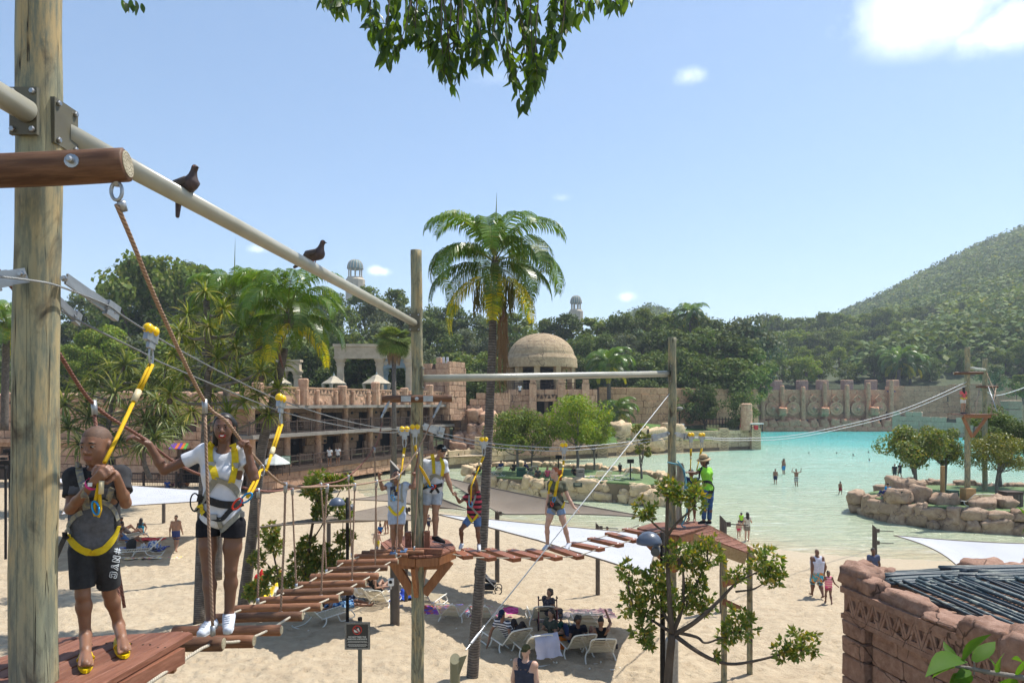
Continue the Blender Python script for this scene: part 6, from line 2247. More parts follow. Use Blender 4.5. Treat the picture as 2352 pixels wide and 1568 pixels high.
def leaf_rot(rnd):
 az=rnd.uniform(0,6.283)
 el=rnd.gauss(-1.0,.35)
 d=Vector((math.cos(az)*math.cos(el),math.sin(az)*math.cos(el),math.sin(el)))
 m3=d.to_track_quat('X','Z').to_matrix()@Matrix.Rotation(rnd.uniform(-1.4,1.4),3,'X')
 return m3
rest_v,rest_f,nv=[],[],0
for k,(p,f)in enumerate(leaf_sp):
 m3=leaf_rot(lr_)
 sc=lr_.uniform(.8,1.2)*1.6
 if k<300:
  link('leaf',NL[k%4],hb,loc=local(hb,p),rot=m3.to_euler(),scale=(sc,)*3)
 else:
  me_=NL[k%4]
  co=np.empty(len(me_.vertices)*3)
  me_.vertices.foreach_get('co',co)
  co=(co.reshape(-1,3)*sc)@np.array(m3).T+np.array(local(hb,p))
  rest_v.append(co)
  rest_f.append(np.array([tuple(q.vertices)for q in me_.polygons])+nv)
  nv+=len(co)
if rest_v:
 tag(link('leaves',np_mesh('leaves',np.concatenate(rest_v),np.concatenate(rest_f),L_NEAR,True),hb),kind='stuff')
sb=thing('overhanging_branch','single small leaf spray hanging beside the near pole top','branch',P(305,-30,YT))
MB().tube([local(sb,P(290,-60,YT)),local(sb,P(305,-10,YT)),local(sb,P(318,22,YT))],[.005,.004,.002],5).build('twig',M_BARK,sb)
for x,y in((285,5),(292,8),(305,10),(310,15),(318,18),(325,8),(300,0),(312,2),(280,0)):
 link('leaf',NL[(x+y)%4],sb,loc=local(sb,P(x,y,YT)),rot=leaf_rot(lr_).to_euler(),scale=(1.3,)*3)
LB_=leafmat('leaf_backlit',(.12,.22,.014),(.19,.30,.03),(.07,.15,.02),rough=.6,trans=.5,spec=.12,f3=.2)
BL=[leaf_mesh('leaf',.165,.062,.25,LB_),leaf_mesh('leaf',.15,.05,.1,LB_,bend=.08),leaf_mesh('leaf',.14,.058,.4,LB_,bend=-.05)]
YB=3.05
nb=thing('low_branch','sunlit branch with large oval leaves at the stone hut corner','branch',P(2300,1568,YB))
def zb_(x,y,d=0.0):
 return P(1894.9+x*.3404,1263.3+y*.3404,YB+d)
MB().tube([local(nb,p)for p in spline([zb_(1500,900),zb_(1343,860),zb_(1100,820),zb_(960,790),zb_(880,785)],6)],[.016-.011*i/24 for i in range(25)],8).build('stem',M_BARKG,nb,smooth=True)
for(x0,y0,x1,y1,d)in((930,745,1020,560,-.1),(1005,750,1150,545,.05),(935,740,740,710,-.15),(890,735,800,600,.1),(870,785,690,800,-.05),(880,790,715,840,.1),(1170,830,1110,690,.05),(1180,830,1150,680,-.05),(960,800,870,850,-.1),(900,880,640,905,-.2),(1300,850,1360,690,-.1),(1340,760,1300,710,.1),(1000,870,760,930,-.1),(1100,900,900,960,-.15),(1300,880,1160,900,.1)):
 a,b=zb_(x0,y0),zb_(x1,y1,d)
 dv=b-a
 m3=dv.normalized().to_track_quat('X','Z').to_matrix()@Matrix.Rotation(lr_.uniform(-.9,.9)+.5,3,'X')
 link('leaf',lr_.choice(BL),nb,loc=local(nb,a),rot=m3.to_euler(),scale=(dv.length/.15,dv.length/.15*.9,dv.length/.15))
MB().tube([local(nb,p)for p in spline([zb_(1005,835),zb_(1010,790),zb_(1005,750)],4)],.004,5).build('stem',M_BARKG,nb)
ob=thing('low_branch','single leaf tip poking in at the frame edge beside the rock island','branch',P(2352,1205,YB))
link('leaf',BL[0],ob,loc=(.05,0,-.02),rot=(.6,-1.2,2.4),scale=(.7,)*3)
link('leaf',BL[1],ob,loc=(.05,0,.03),rot=(.3,.9,2.6),scale=(.6,)*3)
# rock islands
def island(label,front,back,zt,m,size,tiers,seed,gaps=()):
 t=thing('rock_island',label,'island',(sum(p.x for p in front)/len(front),sum(p.y for p in front)/len(front),0),group='rock islands in the pool')
 poly=[(p.x,p.y)for p in front]+[(p.x,p.y)for p in back]
 cx_=sum(p[0]for p in poly)/len(poly)
 cy_=sum(p[1]for p in poly)/len(poly)
 inner=[(cx_+(x-cx_)*.94,cy_+(y-cy_)*.94)for x,y in poly]
 MB().prism(inner,-1.2,zt-.12).build('core',M_MORTARY,t)
 MB().prism([(cx_+(x-cx_)*.93,cy_+(y-cy_)*.93)for x,y in poly],zt-.12,zt).build('turf',M_TURF,t)
 for k,seg in enumerate(gaps or[front]):
  boulder_bank(t,seg,-.15,tiers,size,m,seed+k,.12)
 boulder_bank(t,back,zt-.35,1,size*.8,m,seed+50,0)
 rebase(t)
 return t
fr=[G(x,y)for x,y in((1073,1126),(1100,1136),(1200,1142),(1320,1149),(1383,1152),(1429,1155),(1500,1162),(1534,1158))]
bkp=[G(x,y,1.6)for x,y in((1545,1112),(1500,1088),(1400,1078),(1250,1070),(1130,1068),(1078,1078))]
ISL1=island('middle rock island with cream boulders, steps and green turf',fr,bkp,1.55,M_ROCKY,1.15,2,200,gaps=[fr[:5],fr[5:]])
st0,st1=fr[4],fr[5]
for k in range(6):
 f=k/6
 z=.05+.25*k
 c=(st0+st1)/2+Vector((0,.18+.3*k,0))
 w=(st1-st0).length*1.02
 for j in range(4):
  o=link('step_stone',r_.choice(blocks_for(M_ROCKB)),ISL1,loc=(c.x-w/2+w*(j+.5)/4,c.y,z),scale=(w/4-.03,.5,.26))
  o.matrix_parent_inverse=Matrix.Translation(-ISL1.location)
fr2=[G(x,y)for x,y in((1985,1170),(1978,1181),(2036,1198),(2088,1205),(2146,1214),(2229,1221),(2304,1226),(2400,1233))]
bk2=[G(x,y,1.3)for x,y in((2420,1118),(2340,1116),(2250,1114),(2160,1112),(2080,1112),(2030,1122))]
ISL2=island('rock island with brown boulders and shade trees',fr2,bk2,1.3,M_ROCKB,1.05,2,300)
for k,(px,py,Y,w,h)in enumerate(((2075,1122,45.2,2.1,1.5),(2108,1138,44.5,1.9,1.4),(2060,1140,44.2,1.7,1.1),(2165,1150,43.5,1.9,1.0),(2260,1160,42,1.8,.9),(2300,1156,42,1.5,.9))):
 o=link('boulder',boulders_for(M_ROCKB)[k],ISL2,loc=P(px,py,Y),rot=(.1,.1,k),scale=(w,w*.8,h))
 o.matrix_parent_inverse=Matrix.Translation(-ISL2.location)
def plaque(label,px,py,Y,w,h,lines=3,col=(.035,.045,.03),par=None):
 t=thing('plaque',label,'plaque',P(px,py,Y),group='small dark green notices on the rocks')
 MB().box((0,0,0),(w,.04,h)).build('board',plain('plaque_green',col,.5),t)
 for k in range(lines):
  wd=w*(.7,.55,.75,.4)[k%4]
  MB().box((0,-.024,h*(.28-.26*k)),(wd,.006,h*.09)).build('text_line',plain('plaque_text',(.55,.53,.4)),t)
 return t
plaque('dark notice plaque set in the boulder beside the seated woman in blue',2081,1138,43.55,.62,.55)
plaque('small notice on the boulders below the green box island',1273,1143-40,52.9,.7,.3,2)
plaque('small notice on the boulders next to the redhead\'s shoulder',1327,1113,52.9,.7,.35,2)
plaque('small notice on the boulder by the island steps',1440,1122,52.5,.35,.5,2)
plaque('small notice on the cream boulders behind the man in the cap',1046,1046,81,.9,.55,2)
M_GREENB=basic('green_box',(.012,.075,.05),(.01,.055,.04),rough=.5,scale=3)
def simple_box(name,label,cat,px,py,Y,w,d,h,m,lid=True,zb=None):
 p=P(px,py,Y)
 t=thing(name,label,cat,(p.x,Y,zb if zb is not None else p.z))
 MB().box((0,0,h/2),(w,d,h)).build('body',m,t)
 if lid:
  MB().box((0,0,h+.03),(w*1.08,d*1.08,.06)).build('lid',m,t)
  MB().box((0,-d/2-.012,h*.8),(w*.6,.02,h*.08)).build('slot',M_DARK,t)
 return t
simple_box('utility_box','square green utility box on the middle island turf','box',1197,1093,57.5,.75,.7,.65,M_GREENB,zb=1.55)
simple_box('utility_box','tall green utility box under the right island trees','box',2187,1148,43.5,.55,.5,.8,M_GREENB,zb=1.3)
simple_box('litter_bin','grey slatted litter bin between trunks on the middle island','bin',1333,1104,54.5,.6,.6,.85,basic('bin_grey',(.2,.19,.17),(.15,.14,.13),scale=6),zb=1.55)
lbn=simple_box('litter_bin','large dark timber litter bin under the yellow green tree','bin',2321,1155,42.5,1.0,.8,.85,M_BROWNW,zb=1.3)
for k in range(5):
 MB().box((-.4+k*.2,-.41,.38),(.17,.03,.7)).build('board',M_POST,lbn)
simple_box('litter_bin','round brown litter bin by the boardwalk fence','bin',811,1068,70,.9,.9,1.1,M_BROWNW,zb=1.0)
simple_box('litter_bin','dark litter bin on the lawn above the causeway','bin',1483,1004,104,.9,.9,1.2,M_BROWNW)
simple_box('stone_plinth','wooden base box of the far rope platform pole','box',2223,1157,43.3,.62,.62,1.1,M_RAWW,lid=False,zb=1.2)
def stick(name,label,cat,px,pyt,pyb,Y,r,m,head=None):
 a,b=P(px,pyb,Y),P(px,pyt,Y)
 t=thing(name,label,cat,a)
 MB().tube([(0,0,-.1),b-a],r,8).build('pole',m,t)
 if head:
  head(t,b-a)
 return t
def flood(t,p):
 MB().box(p+Vector((0,-.05,.12)),(.5,.22,.32),.2).build('lamp_head',M_DARK,t)
 MB().bar(p+Vector((-.3,0,0)),p+Vector((.3,0,0)),.05,.05).build('bracket',M_DARK,t)
stick('flood_light','small floodlight on a pole beside the yellowish young tree','floodlight',1448,1062,1099,55,.05,M_DARK,flood)
stick('flood_light','small floodlight on a pole left of the redhead\'s head','floodlight',1283,1052,1075,60,.05,M_DARK,flood)
stick('square_post','plain square post among the right island trees','post',2165,1070,1140,45,.14,M_RAWW)
stick('park_lamp','slim park lamp on the lawn behind the straw hat woman\'s pole','lamp',1561,938,990,112,.09,M_DARK,lambda t,p:MB().blob(p,(.6,.6,.35),10,6).build('lamp_head',M_SLAB,t))
# shade sails
def sailmat(name,c1,c2):
 m,nt,b=mat(name)
 b.inputs['Roughness'].default_value=.85
 b.inputs['Specular IOR Level'].default_value=.15
 v=coords(nt,(1,1,1))
 col=mixc(nt,ramp(nt,noise_t(nt,v,.8,4),.35,.65),c1,c2)
 nt.links.new(col,b.inputs['Base Color'])
 t=nt.nodes.new('ShaderNodeBsdfTranslucent')
 nt.links.new(col,t.inputs['Color'])
 ms=nt.nodes.new('ShaderNodeMixShader')
 ms.inputs[0].default_value=.12
 nt.links.new(b.outputs[0],ms.inputs[1])
 nt.links.new(t.outputs[0],ms.inputs[2])
 nt.links.new(ms.outputs[0],nt.nodes['Material Output'].inputs['Surface'])
 return m
M_SAILW=sailmat('sail_white',(.50,.51,.54),(.45,.46,.485))
M_SAILT=sailmat('sail_tan',(.235,.195,.155),(.195,.16,.125))
def sail(label,corners,m,cut=.1,droop=.12,n=18,edge=None):
 """stretched cloth between corner points, edges curved inwards"""
 cs=[vec(c)for c in corners]
 ctr=sum(cs,Vector())/len(cs)
 t=thing('shade_sail',label,'shade sail',ctr,group='shade sails over the beach')
 if len(cs)==3:
  cs=[cs[0],cs[1],cs[2],cs[2].lerp(cs[0],.03)]
 L=max((cs[i]-cs[(i+1)%4]).length for i in range(4))
 vs,fs=[],[]
 for i in range(n+1):
  for j in range(n+1):
   u,v=i/n,j/n
   uu=u+cut*(u-.5)*-2*(1-abs(2*u-1)*0)*(4*v*(1-v))*.5
   vv=v+cut*(v-.5)*-2*(4*u*(1-u))*.5
   p=(cs[0]*(1-uu)*(1-vv)+cs[1]*uu*(1-vv)+cs[2]*uu*vv+cs[3]*(1-uu)*vv)
   p=p-Vector((0,0,droop*16*u*(1-u)*v*(1-v)))
   vs.append(tuple(p-ctr))
 for i in range(n):
  for j in range(n):
   a=i*(n+1)+j
   fs.append((a,a+n+1,a+n+2,a+1))
 MB().add(vs,fs).build('cloth',m,t,smooth=True)
 em=edge or M_SAILT
 bord=[[i*(n+1)for i in range(n+1)],[n*(n+1)+j for j in range(n+1)],[i*(n+1)+n for i in range(n,-1,-1)],[j for j in range(n,-1,-1)]]
 for e in bord:
  pts=[Vector(vs[i])for i in e]
  if(pts[0]-pts[-1]).length>.5:
   MB().tube(pts,.022,6).build('hem_cable',em,t,smooth=True)
 return t
sail('white shade sail between the boy\'s elbow and the smiling woman',[P(120,1096,38),P(525,1130,38),P(470,1150,31),P(140,1182,29)],M_SAILW,.16)
sail('tan shade sail whose tip ends beside the yelling boy',[P(806,1147,27),P(948,1108,31),P(1078,1171,26)],M_SAILT,.22,.25)
sail('long tan shade sail passing behind the redhead to the deck',[P(985,1088,32),P(1508,1190,21.5),P(1150,1180,24.6)],M_SAILT,.14,.2)
sail('thin edge-on tan sail stretching left of the yelling boy',[P(590,1211,20.5),P(888,1161,25),P(1000,1196,21),P(800,1194,18.5)],M_SAILT,.12,.1)
sail('large white shade sail over the sitting group',[P(1000,1180,25),P(1540,1230,21.3),P(1492,1322,16.4),P(1235,1240,18.0)],M_SAILW,.06,.08)
sail('white shade sail behind the stone hut',[P(2053,1229,26.2),P(2520,1246,26),P(2500,1360,20),P(2222,1322,21.2)],M_SAILW,.2,.3)
def sail_post(label,px,pyt,pyb,r,zt=None,lug=1,cut=.12,Y=None):
 if Y is None:
  b=on_sand(px,pyb)
 else:
  b=P(px,pyb,Y)
  b.z=sand1(b.x,b.y)
 top=P(px,pyt,b.y)
 t=thing('sail_post',label,'post',b,group='brown posts of the shade sails')
 mb=MB()
 n=18
 h=top.z-b.z
 for zf in(0,1):
  for j in range(n):
   a=2*PI*j/n
   mb.v.append((math.cos(a)*r,math.sin(a)*r,-.2 if zf==0 else h-r+r*1.1*-math.cos(a)))
 mb.n=2*n
 for j in range(n):
  mb.f.append((j,(j+1)%n,n+(j+1)%n,n+j))
 mb.uv=[None]*n
 mb.mi=[0]*n
 ob=mb.build('tube',M_POST,t)
 ob.data.polygons.foreach_set('use_smooth',[True]*n)
 cp=MB().add([(math.cos(2*PI*j/n)*r*1.01,math.sin(2*PI*j/n)*r*1.01,h-r-r*1.1*math.cos(2*PI*j/n)+.003)for j in range(n)],[tuple(range(n))]).build('end_cap',M_SLAB,t)
 for k in range(lug):
  z=h-r*2.5-.5*k
  MB().box((r*1.5,0,z),(r*1.3,.03,.16)).build('lug',M_POST,t)
  MB().tube([(r*2,0,z),(r*2+.6,0,z-.03)],.016,6).build('chain',M_DARK,t)
 return t
sail_post('thick brown post with a white camera box behind the bridge',907,1057,1433,.15)
SP=sail_post('brown sail post behind the palm trunk and striped boy',1142,1165,1336,.095,lug=1)
sail_post('brown sail post with slanted top beside the redhead\'s plank bridge',1373,1199,1366,.085)
sail_post('brown sail post standing beside the sloping ramp',1661,1183,1406,.12)
sail_post('brown sail post holding the white sail behind the hut',2009,1205,1335,.095,lug=2)
sail_post('slim brown post under the white sail near the backpack man',376,1120,1201,.10)
sail_post('slim brown post seen through the small tree behind the bridge',755,1180,1330,.085)
sail_post('brown post behind the middle deck between boy and man',933,1158,1380,.07)
cb_=thing('camera_box','small white camera box strapped to the thick brown post','camera',P(898,1336,20.4))
MB().box((0,0,0),(.16,.14,.2)).build('housing',plain('white_box',(.75,.75,.73),.4),cb_)
MB().lathe((0,-.07,.02),[(.05,0),(.05,.02),(.03,.025)],12,axis=(0,-1,0)).build('lens',M_DARK,cb_)
MB().box((0,0,-.15),(.05,.05,.12)).build('stem',M_GALV,cb_)
def dome_lamp(label,px,pyt,Y,dome_px,dome_py,rd,spk=None,base=None):
 t=thing('dome_lamp',label,'lamp',(P(px,1568,Y).x,Y,sand1(P(px,1568,Y).x,Y)))
 top=local(t,P(px,pyt,Y))
 MB().tube([(0,0,-.1),top],.05,10).build('pole',M_DARK,t,smooth=True)
 c=local(t,P(dome_px,dome_py,Y-.2))
 prof=[(rd,0)]+[(rd*math.cos(a),rd*.95*math.sin(a))for a in[i/8*PI/2 for i in range(1,9)]]
 MB().lathe(c,prof[:-1]+[(.004,prof[-1][1])],24).build('dome',basic('dome_blue_grey',(.10,.125,.175),(.075,.095,.14),rough=.35,scale=8),t,smooth=True)
 MB().tube([c+Vector((0,0,rd*.3)),top+Vector((0,0,-.12))],.025,8).build('arm',M_DARK,t)
 if spk:
  s=local(t,P(spk[0],spk[1],Y-.15))
  MB().lathe(s,[(.085,.1),(.09,-.02),(.085,-.07),(.03,-.08)],16,axis=(.35,1,.15)).build('spotlight',plain('spot_grey',(.10,.105,.115),.4),t,smooth=False)
  MB().tube([s+Vector((.05,0,0)),top+Vector((0,0,-.35))],.015,6).build('bracket',M_DARK,t)
 return t
dome_lamp('blue grey dome lamp and round spotlight in front of the far deck',1522,1222,13.2,1491,1248,.245,(1506,1265))
dome_lamp('second dome lamp half hidden in the small tree behind the bridge',798,1142,20.9,774,1159,.24,(806,1165))
for px,pyt,pyb,lb in((13,1060,1285,'thin black light mast seen left of the near pole, shorter one'),(24,1045,1382,'thin black light mast seen left of the near pole, taller one')):
 b=on_sand(px,pyb)
 stick('light_mast',lb,'mast',px,pyt,pyb,b.y,.055,M_DARK,lambda t,p:MB().box(p+Vector((-.1,-.05,-.25)),(.35,.18,.14)).box(p+Vector((-.05,-.05,.15)),(.25,.15,.12)).build('lamp_head',M_DARK,t))
 # warning sign
YS=13.5
sg=thing('warning_sign','dark board on a post reading do not feed the baboons and monkeys','sign',(P(826,1568,YS).x,YS,sand1(P(826,1568,YS).x,YS)))
sc=local(sg,P(821,1459,YS))
M_SIGN=basic('sign_black',(.045,.042,.035),(.035,.032,.028),rough=.5,scale=10)
M_SFR=basic('sign_frame',(.30,.28,.24),(.13,.12,.10),rough=.6,scale=60,detail=1)
MB().tube([(0,.03,-.2),(0,.03,sc.z+.32)],.041,10).build('post',M_PLATE,sg,smooth=True)
MB().lathe((0,.03,sc.z+.30),[(.045,0),(.045,.05),(.02,.06)],10).build('post_cap',M_DARK,sg)
MB().box(sc,(.50,.03,.535)).build('board',M_SIGN,sg)
for dx,dz,w,h in((0,.25,.50,.036),(0,-.25,.50,.036),(.232,0,.036,.465),(-.232,0,.036,.465)):
 MB().box(sc+Vector((dx,-.012,dz)),(w,.014,h)).build('frame_side',M_SFR,sg)
MB().lathe(sc+Vector((0,-.019,.12)),[(.092,0),(.092,.003),(.074,.004)],28,axis=(0,-1,0)).build('red_ring',plain('sign_red',(.55,.035,.02),.5),sg)
MB().lathe(sc+Vector((0,-.0235,.12)),[(.075,0),(.075,.001)],28,axis=(0,-1,0)).build('black_disc',M_SIGN,sg)
MB().box(sc+Vector((0,-.027,.12)),(.16,.003,.014),rot=Matrix.Rotation(.8,3,'Y')).build('red_slash',plain('sign_red',(.55,.035,.02),.5),sg)
wht=plain('sign_white',(.72,.70,.62),.6)
pic=MB()
for x,z,rx,rz_ in((-.035,.095,.028,.02),(-.055,.115,.014,.014),(-.02,.08,.03,.008),(.02,.15,.012,.012),(.025,.125,.013,.026),(.02,.10,.010,.024),(.04,.10,.008,.024),(.0,.135,.022,.007)):
 pic.lathe(sc+Vector((x,-.0255,z)),[(1,0),(1,.001)],12,axis=(0,-1,0))
 k=len(pic.v)-24
 c_=sc+Vector((x,-.0255,z))
 for q in range(k,len(pic.v)):
  v_=Vector(pic.v[q])-c_
  pic.v[q]=(c_.x+v_.x*rx,pic.v[q][1],c_.z+v_.z*rz_)
tag(pic.build('pictogram',wht,sg),kind='stuff')
def text_part(par,name,s,loc,size,m,w=None,rot=(PI/2,0,0)):
 cu=bpy.data.curves.new(name,'FONT')
 cu.body=s
 cu.size=size
 cu.align_x='CENTER'
 cu.extrude=.0012
 cu.offset=size*.02
 tmp=bpy.data.objects.new('tmp_text',cu)
 COL.objects.link(tmp)
 dg=bpy.context.evaluated_depsgraph_get()
 me=bpy.data.meshes.new_from_object(tmp.evaluated_get(dg))
 bpy.data.objects.remove(tmp)
 me.materials.clear()
 me.materials.append(m)
 o=link(name,me,par,loc=loc,rot=rot)
 if w:
  k=w/max(o.dimensions.x,1e-6)
  xs=[v.co.x for v in me.vertices]
  k=w/(max(xs)-min(xs))
  o.scale=(k,1,1)
 return o
text_part(sg,'lettering','DO NOT FEED THE',sc+Vector((0,-.018,-.035)),.046,wht,.345)
text_part(sg,'lettering','BABOONS & MONKEYS',sc+Vector((0,-.018,-.075)),.040,wht,.385)
mb=MB()
for k,w in enumerate((.36,.39,0,.37,.38,.33)):
 if w:
  x=-w/2
  rr=random.Random(k)
  while x<w/2:
   q=rr.uniform(.012,.035)
   mb.box(sc+Vector((x+q/2,-.0175,-.105-.0195*k)),(q,.002,.007))
   x+=q+.006
tag(mb.build('small_print',wht,sg),kind='stuff')
gs=thing('info_board','pale green notice board on two legs in front of the boardwalk','sign',P(657,1090,58))
MB().box((0,0,1.25),(.75,.06,.75)).build('board',plain('board_green',(.05,.13,.07),.5),gs)
MB().box((0,-.035,1.25),(.66,.01,.64)).build('panel',plain('board_pale',(.45,.5,.42),.5),gs)
for k in range(5):
 MB().box((0,-.045,1.45-.1*k),(.5,.008,.035)).build('text_line',plain('board_text',(.06,.10,.07),.5),gs)
for x in(-.3,.3):
 MB().box((x,.03,.6),(.06,.06,1.3)).build('leg',M_BROWNW,gs)
pu=thing('parasol','drooping pale grey parasol by the fence beside the woman','parasol',P(632,1092,57))
MB().lathe((0,0,1.0),[(1.25,0),(1.2,.08),(.6,.5),(.05,.8)],10).build('canopy',basic('parasol_grey',(.5,.52,.48),(.4,.42,.4),scale=3),pu)
MB().tube([(0,0,-.2),(0,0,1.7)],.04,6).build('pole',M_BROWNW,pu)
# loungers
M_LFR=plain('lounger_frame',(.72,.70,.62),.4)
M_LST=basic('lounger_strap',(.56,.47,.31),(.46,.38,.25),rough=.6,scale=8)
def make_lounger(n=8):
 t=thing('sun_lounger','proto','lounger',(0,0,0),group='cream strap loungers on the sand')
 w=.31
 h0=.26
 hinge=Vector((0,-.45,h0))
 top=Vector((0,-.98,.78))
 for s in(-1,1):
  x=s*w
  MB().tube(spline([(x,.85,h0),(x,.1,h0),(x,-.45,h0)],5),.02,8).build('side_rail',M_LFR,t,smooth=True)
  MB().tube(spline([(x,.7,h0),(x*1.15,.82,.05),(x*1.15,.55,.02),(x*1.15,.25,.03),(x,.15,h0-.02)],6),.02,8).build('leg',M_LFR,t,smooth=True)
  MB().tube(spline([(x,-.3,h0),(x*1.2,-.38,.12),(x*1.25,-.6,.02),(x*1.25,-.95,.02),(x*1.2,-1.05,.1)],6),.02,8).build('leg',M_LFR,t,smooth=True)
 q=top-hinge
 pts=[hinge+Vector((-w,0,0)),hinge+q*.5+Vector((-w,0,0)),hinge+q*.86+Vector((-w,0,0)),top+Vector((-w*.7,0,0)),top+Vector((w*.7,0,0)),hinge+q*.86+Vector((w,0,0)),hinge+q*.5+Vector((w,0,0)),hinge+Vector((w,0,0))]
 MB().tube(spline(pts,5),.021,8).build('back_frame',M_LFR,t,smooth=True)
 MB().tube([(-w*1.25,-1.0,.03),(w*1.25,-1.0,.03)],.02,8).build('crossbar',M_LFR,t)
 for k in range(n):
  c=hinge+q*(.06+.9*k/n)
  MB().box(c,(w*2,.012,.036),rot=Matrix.Rotation(math.atan2(q.z,-q.y)*-1+PI/2,3,'X')).build('strap',M_LST,t)
 for k in range(12):
  MB().box((0,-.38+k*.1,h0),(w*2,.055,.012)).build('strap',M_LST,t)
 return t
LNG=make_lounger()
LSP=[(1316,1497,.25,'cream strap lounger beside the orange bag, pair partner of the hugging couple'),(1372,1506,.05,'cream strap lounger with the dark haired woman in a vest'),(1160,1487,.5,'cream strap lounger the man in the striped shirt sits in'),(1212,1500,.35,'cream strap lounger with a white towel over its back'),(1345,1447,.1,'empty cream lounger behind the woman in the vest'),(1043,1423,-.2,'cream lounger standing on the red and white towel'),(1118,1427,-.25,'cream lounger half hidden by the palm trunk'),(985,1393,-.3,'cream lounger with a dark cloth beside the middle pole'),(1240,1428,.1,'cream lounger behind the seated grandmother'),(853,1382,-.4,'cream lounger of the reclining sunbather, left of the thick post'),(880,1389,-.2,'cream lounger next to the thick brown post'),(752,1428,-.6,'low cream lounger in front of the lying man'),(320,1275,1.9,'tipped over cream lounger behind the boy\'s hip'),(300,1240,-.3,'cream lounger of the family behind the boy')]
for k,(px,py,rz,lb)in enumerate(LSP):
 p=on_sand(px,py)
 if k==0:
  LNG.location=p
  LNG.rotation_euler=(0,0,rz)
  LNG['label']=lb
 else:
  copy_tree(LNG,None,loc=p,rz=rz,label=lb)
for px,py,Y,rz,lb in((2213,1149,43,.3,'cream lounger beside the far platform pole on the right island'),(2256,1151,43,-.3,'cream lounger between pole and trunks on the right island'),(1371,1099,55,.2,'cream lounger on blue towel on the middle island'),(1391,1100,55,.1,'cream lounger next to it on the middle island'),(1425,1098,55.5,2.0,'turned white lounger near the island steps'),(1215,1088,59,.5,'lounger of the man in the pale cap on the middle island'),(1138,1100,58,.5,'lounger behind the palm trunk on the middle island')):
 copy_tree(LNG,None,loc=(P(px,py,Y).x,Y,1.3 if px>2000 else 1.55),rz=rz,label=lb)
 # towels, bags, small things on the sand
def towelmat(name,cols,sc):
 m,nt,b=mat(name)
 b.inputs['Roughness'].default_value=.95
 v=coords(nt)
 f=ramp(nt,noise_t(nt,v,sc,2,.5),.42,.5)
 g=ramp(nt,noise_t(nt,coords(nt,(1,2.5,1)),sc*.7,2,.5),.5,.56)
 col=mixc(nt,f,cols[0],cols[1])
 col=mixc(nt,g,col,cols[2%len(cols)])
 nt.links.new(col,b.inputs['Base Color'])
 return m
def towel(label,px,py,w,l,rz,cols,sc=5,z=None,crump=.05,Y=None):
 p=on_sand(px,py)if Y is None else P(px,py,Y)
 if z is not None:
  p.z=z
 t=thing('towel',label,'towel',p,rz,group='towels and cloths on the ground')
 n=16
 sd=random.random()*99
 vs,fs=[],[]
 for i in range(n+1):
  for j in range(n+1):
   x,y=(i/n-.5)*w,(j/n-.5)*l
   h=abs(noise.noise(Vector((x*4+sd,y*4,0))))*crump*2.2+.015
   x+=noise.noise(Vector((x*3,y*3,sd)))*.1
   y+=noise.noise(Vector((x*3,sd,y*3)))*.1
   vs.append((x,y,h))
 for i in range(n):
  for j in range(n):
   a=i*(n+1)+j
   fs.append((a,a+n+1,a+n+2,a+1))
 MB().add(vs,fs).build('cloth',towelmat('towel_'+str(len(bpy.data.materials)),cols,sc),t,smooth=True)
 return t
towel('purple and orange patterned cloth by the middle pole',1018,1403,1.5,1.2,.2,[(.22,.05,.35),(.5,.12,.08),(.08,.1,.4)])
towel('white and red patterned beach towel under a lounger',1082,1408,1.6,1.5,.1,[(.6,.6,.6),(.08,.1,.2),(.5,.06,.03)],9)
towel('magenta cloth beside the palm trunk',1142,1408,1.3,1.2,-.1,[(.5,.02,.2),(.4,.02,.14),(.55,.08,.3)])
towel('dark grey striped mat beside the seated grandmother',1300,1425,2.2,1.4,.2,[(.1,.09,.09),(.25,.2,.2),(.05,.06,.07)],8)
towel('maroon patterned blanket edge beyond the empty lounger',1350,1411,1.8,1.0,.1,[(.18,.08,.1),(.06,.05,.06),(.3,.22,.2)],7)
towel('bright blue towel heap beside the thick post',926,1372,1.2,1.0,.3,[(.01,.05,.35),(.01,.03,.22),(.02,.08,.45)],4,crump=.2)
towel('red towel spread by the family behind the boy',340,1240,1.6,.8,.1,[(.6,.01,.02),(.5,.02,.02),(.6,.1,.1)])
towel('blue and white towel the family lies on',320,1262,2.4,1.3,.1,[(.02,.06,.4),(.5,.55,.65),(.02,.04,.25)],4)
towel('pink and yellow fringe towel at the shadow edge behind the boy',352,1282,2.6,.45,.1,[(.7,.15,.22),(.7,.6,.2),(.6,.6,.6)],9)
towel('crumpled white and blue bundle in the sail shade',348,1264,.9,.6,.3,[(.6,.65,.75),(.1,.2,.5),(.6,.6,.6)],6,crump=.35)
towel('yellow and red toy cover under the small tree',632,1372,1.5,1.2,0,[(.75,.5,.01),(.7,.55,.05),(.6,.6,.55)],2,crump=.35)
towel('red cloth under the small tree by the sitting woman',607,1345,.8,.7,.2,[(.55,.02,.02),(.5,.02,.02),(.05,.02,.02)],2,crump=.4)
towel('blue striped beach towel on the middle island',1365,1092,2.4,1.0,.1,[(.03,.1,.4),(.5,.55,.6),(.55,.42,.05)],5,z=1.56,Y=57)
towel('dark blue bag cloth left of the reclining sunbather',815,1380,.9,.6,0,[(.015,.03,.1),(.01,.02,.06),(.3,.35,.45)],5,crump=.4)
towel('blue swim shorts cloth of the lying man',772,1397,.8,.5,.3,[(.05,.2,.5),(.3,.5,.7),(.02,.1,.3)],9,crump=.2)
towel('grey sandal pair lying on the sand behind the sign',918,1393,.3,.2,.3,[(.25,.26,.28),(.2,.2,.2),(.2,.2,.2)],5)
wt=thing('white_towel','lilac white towel draped over a lounger back','towel',on_sand(1220,1497))
vs,fs=[],[]
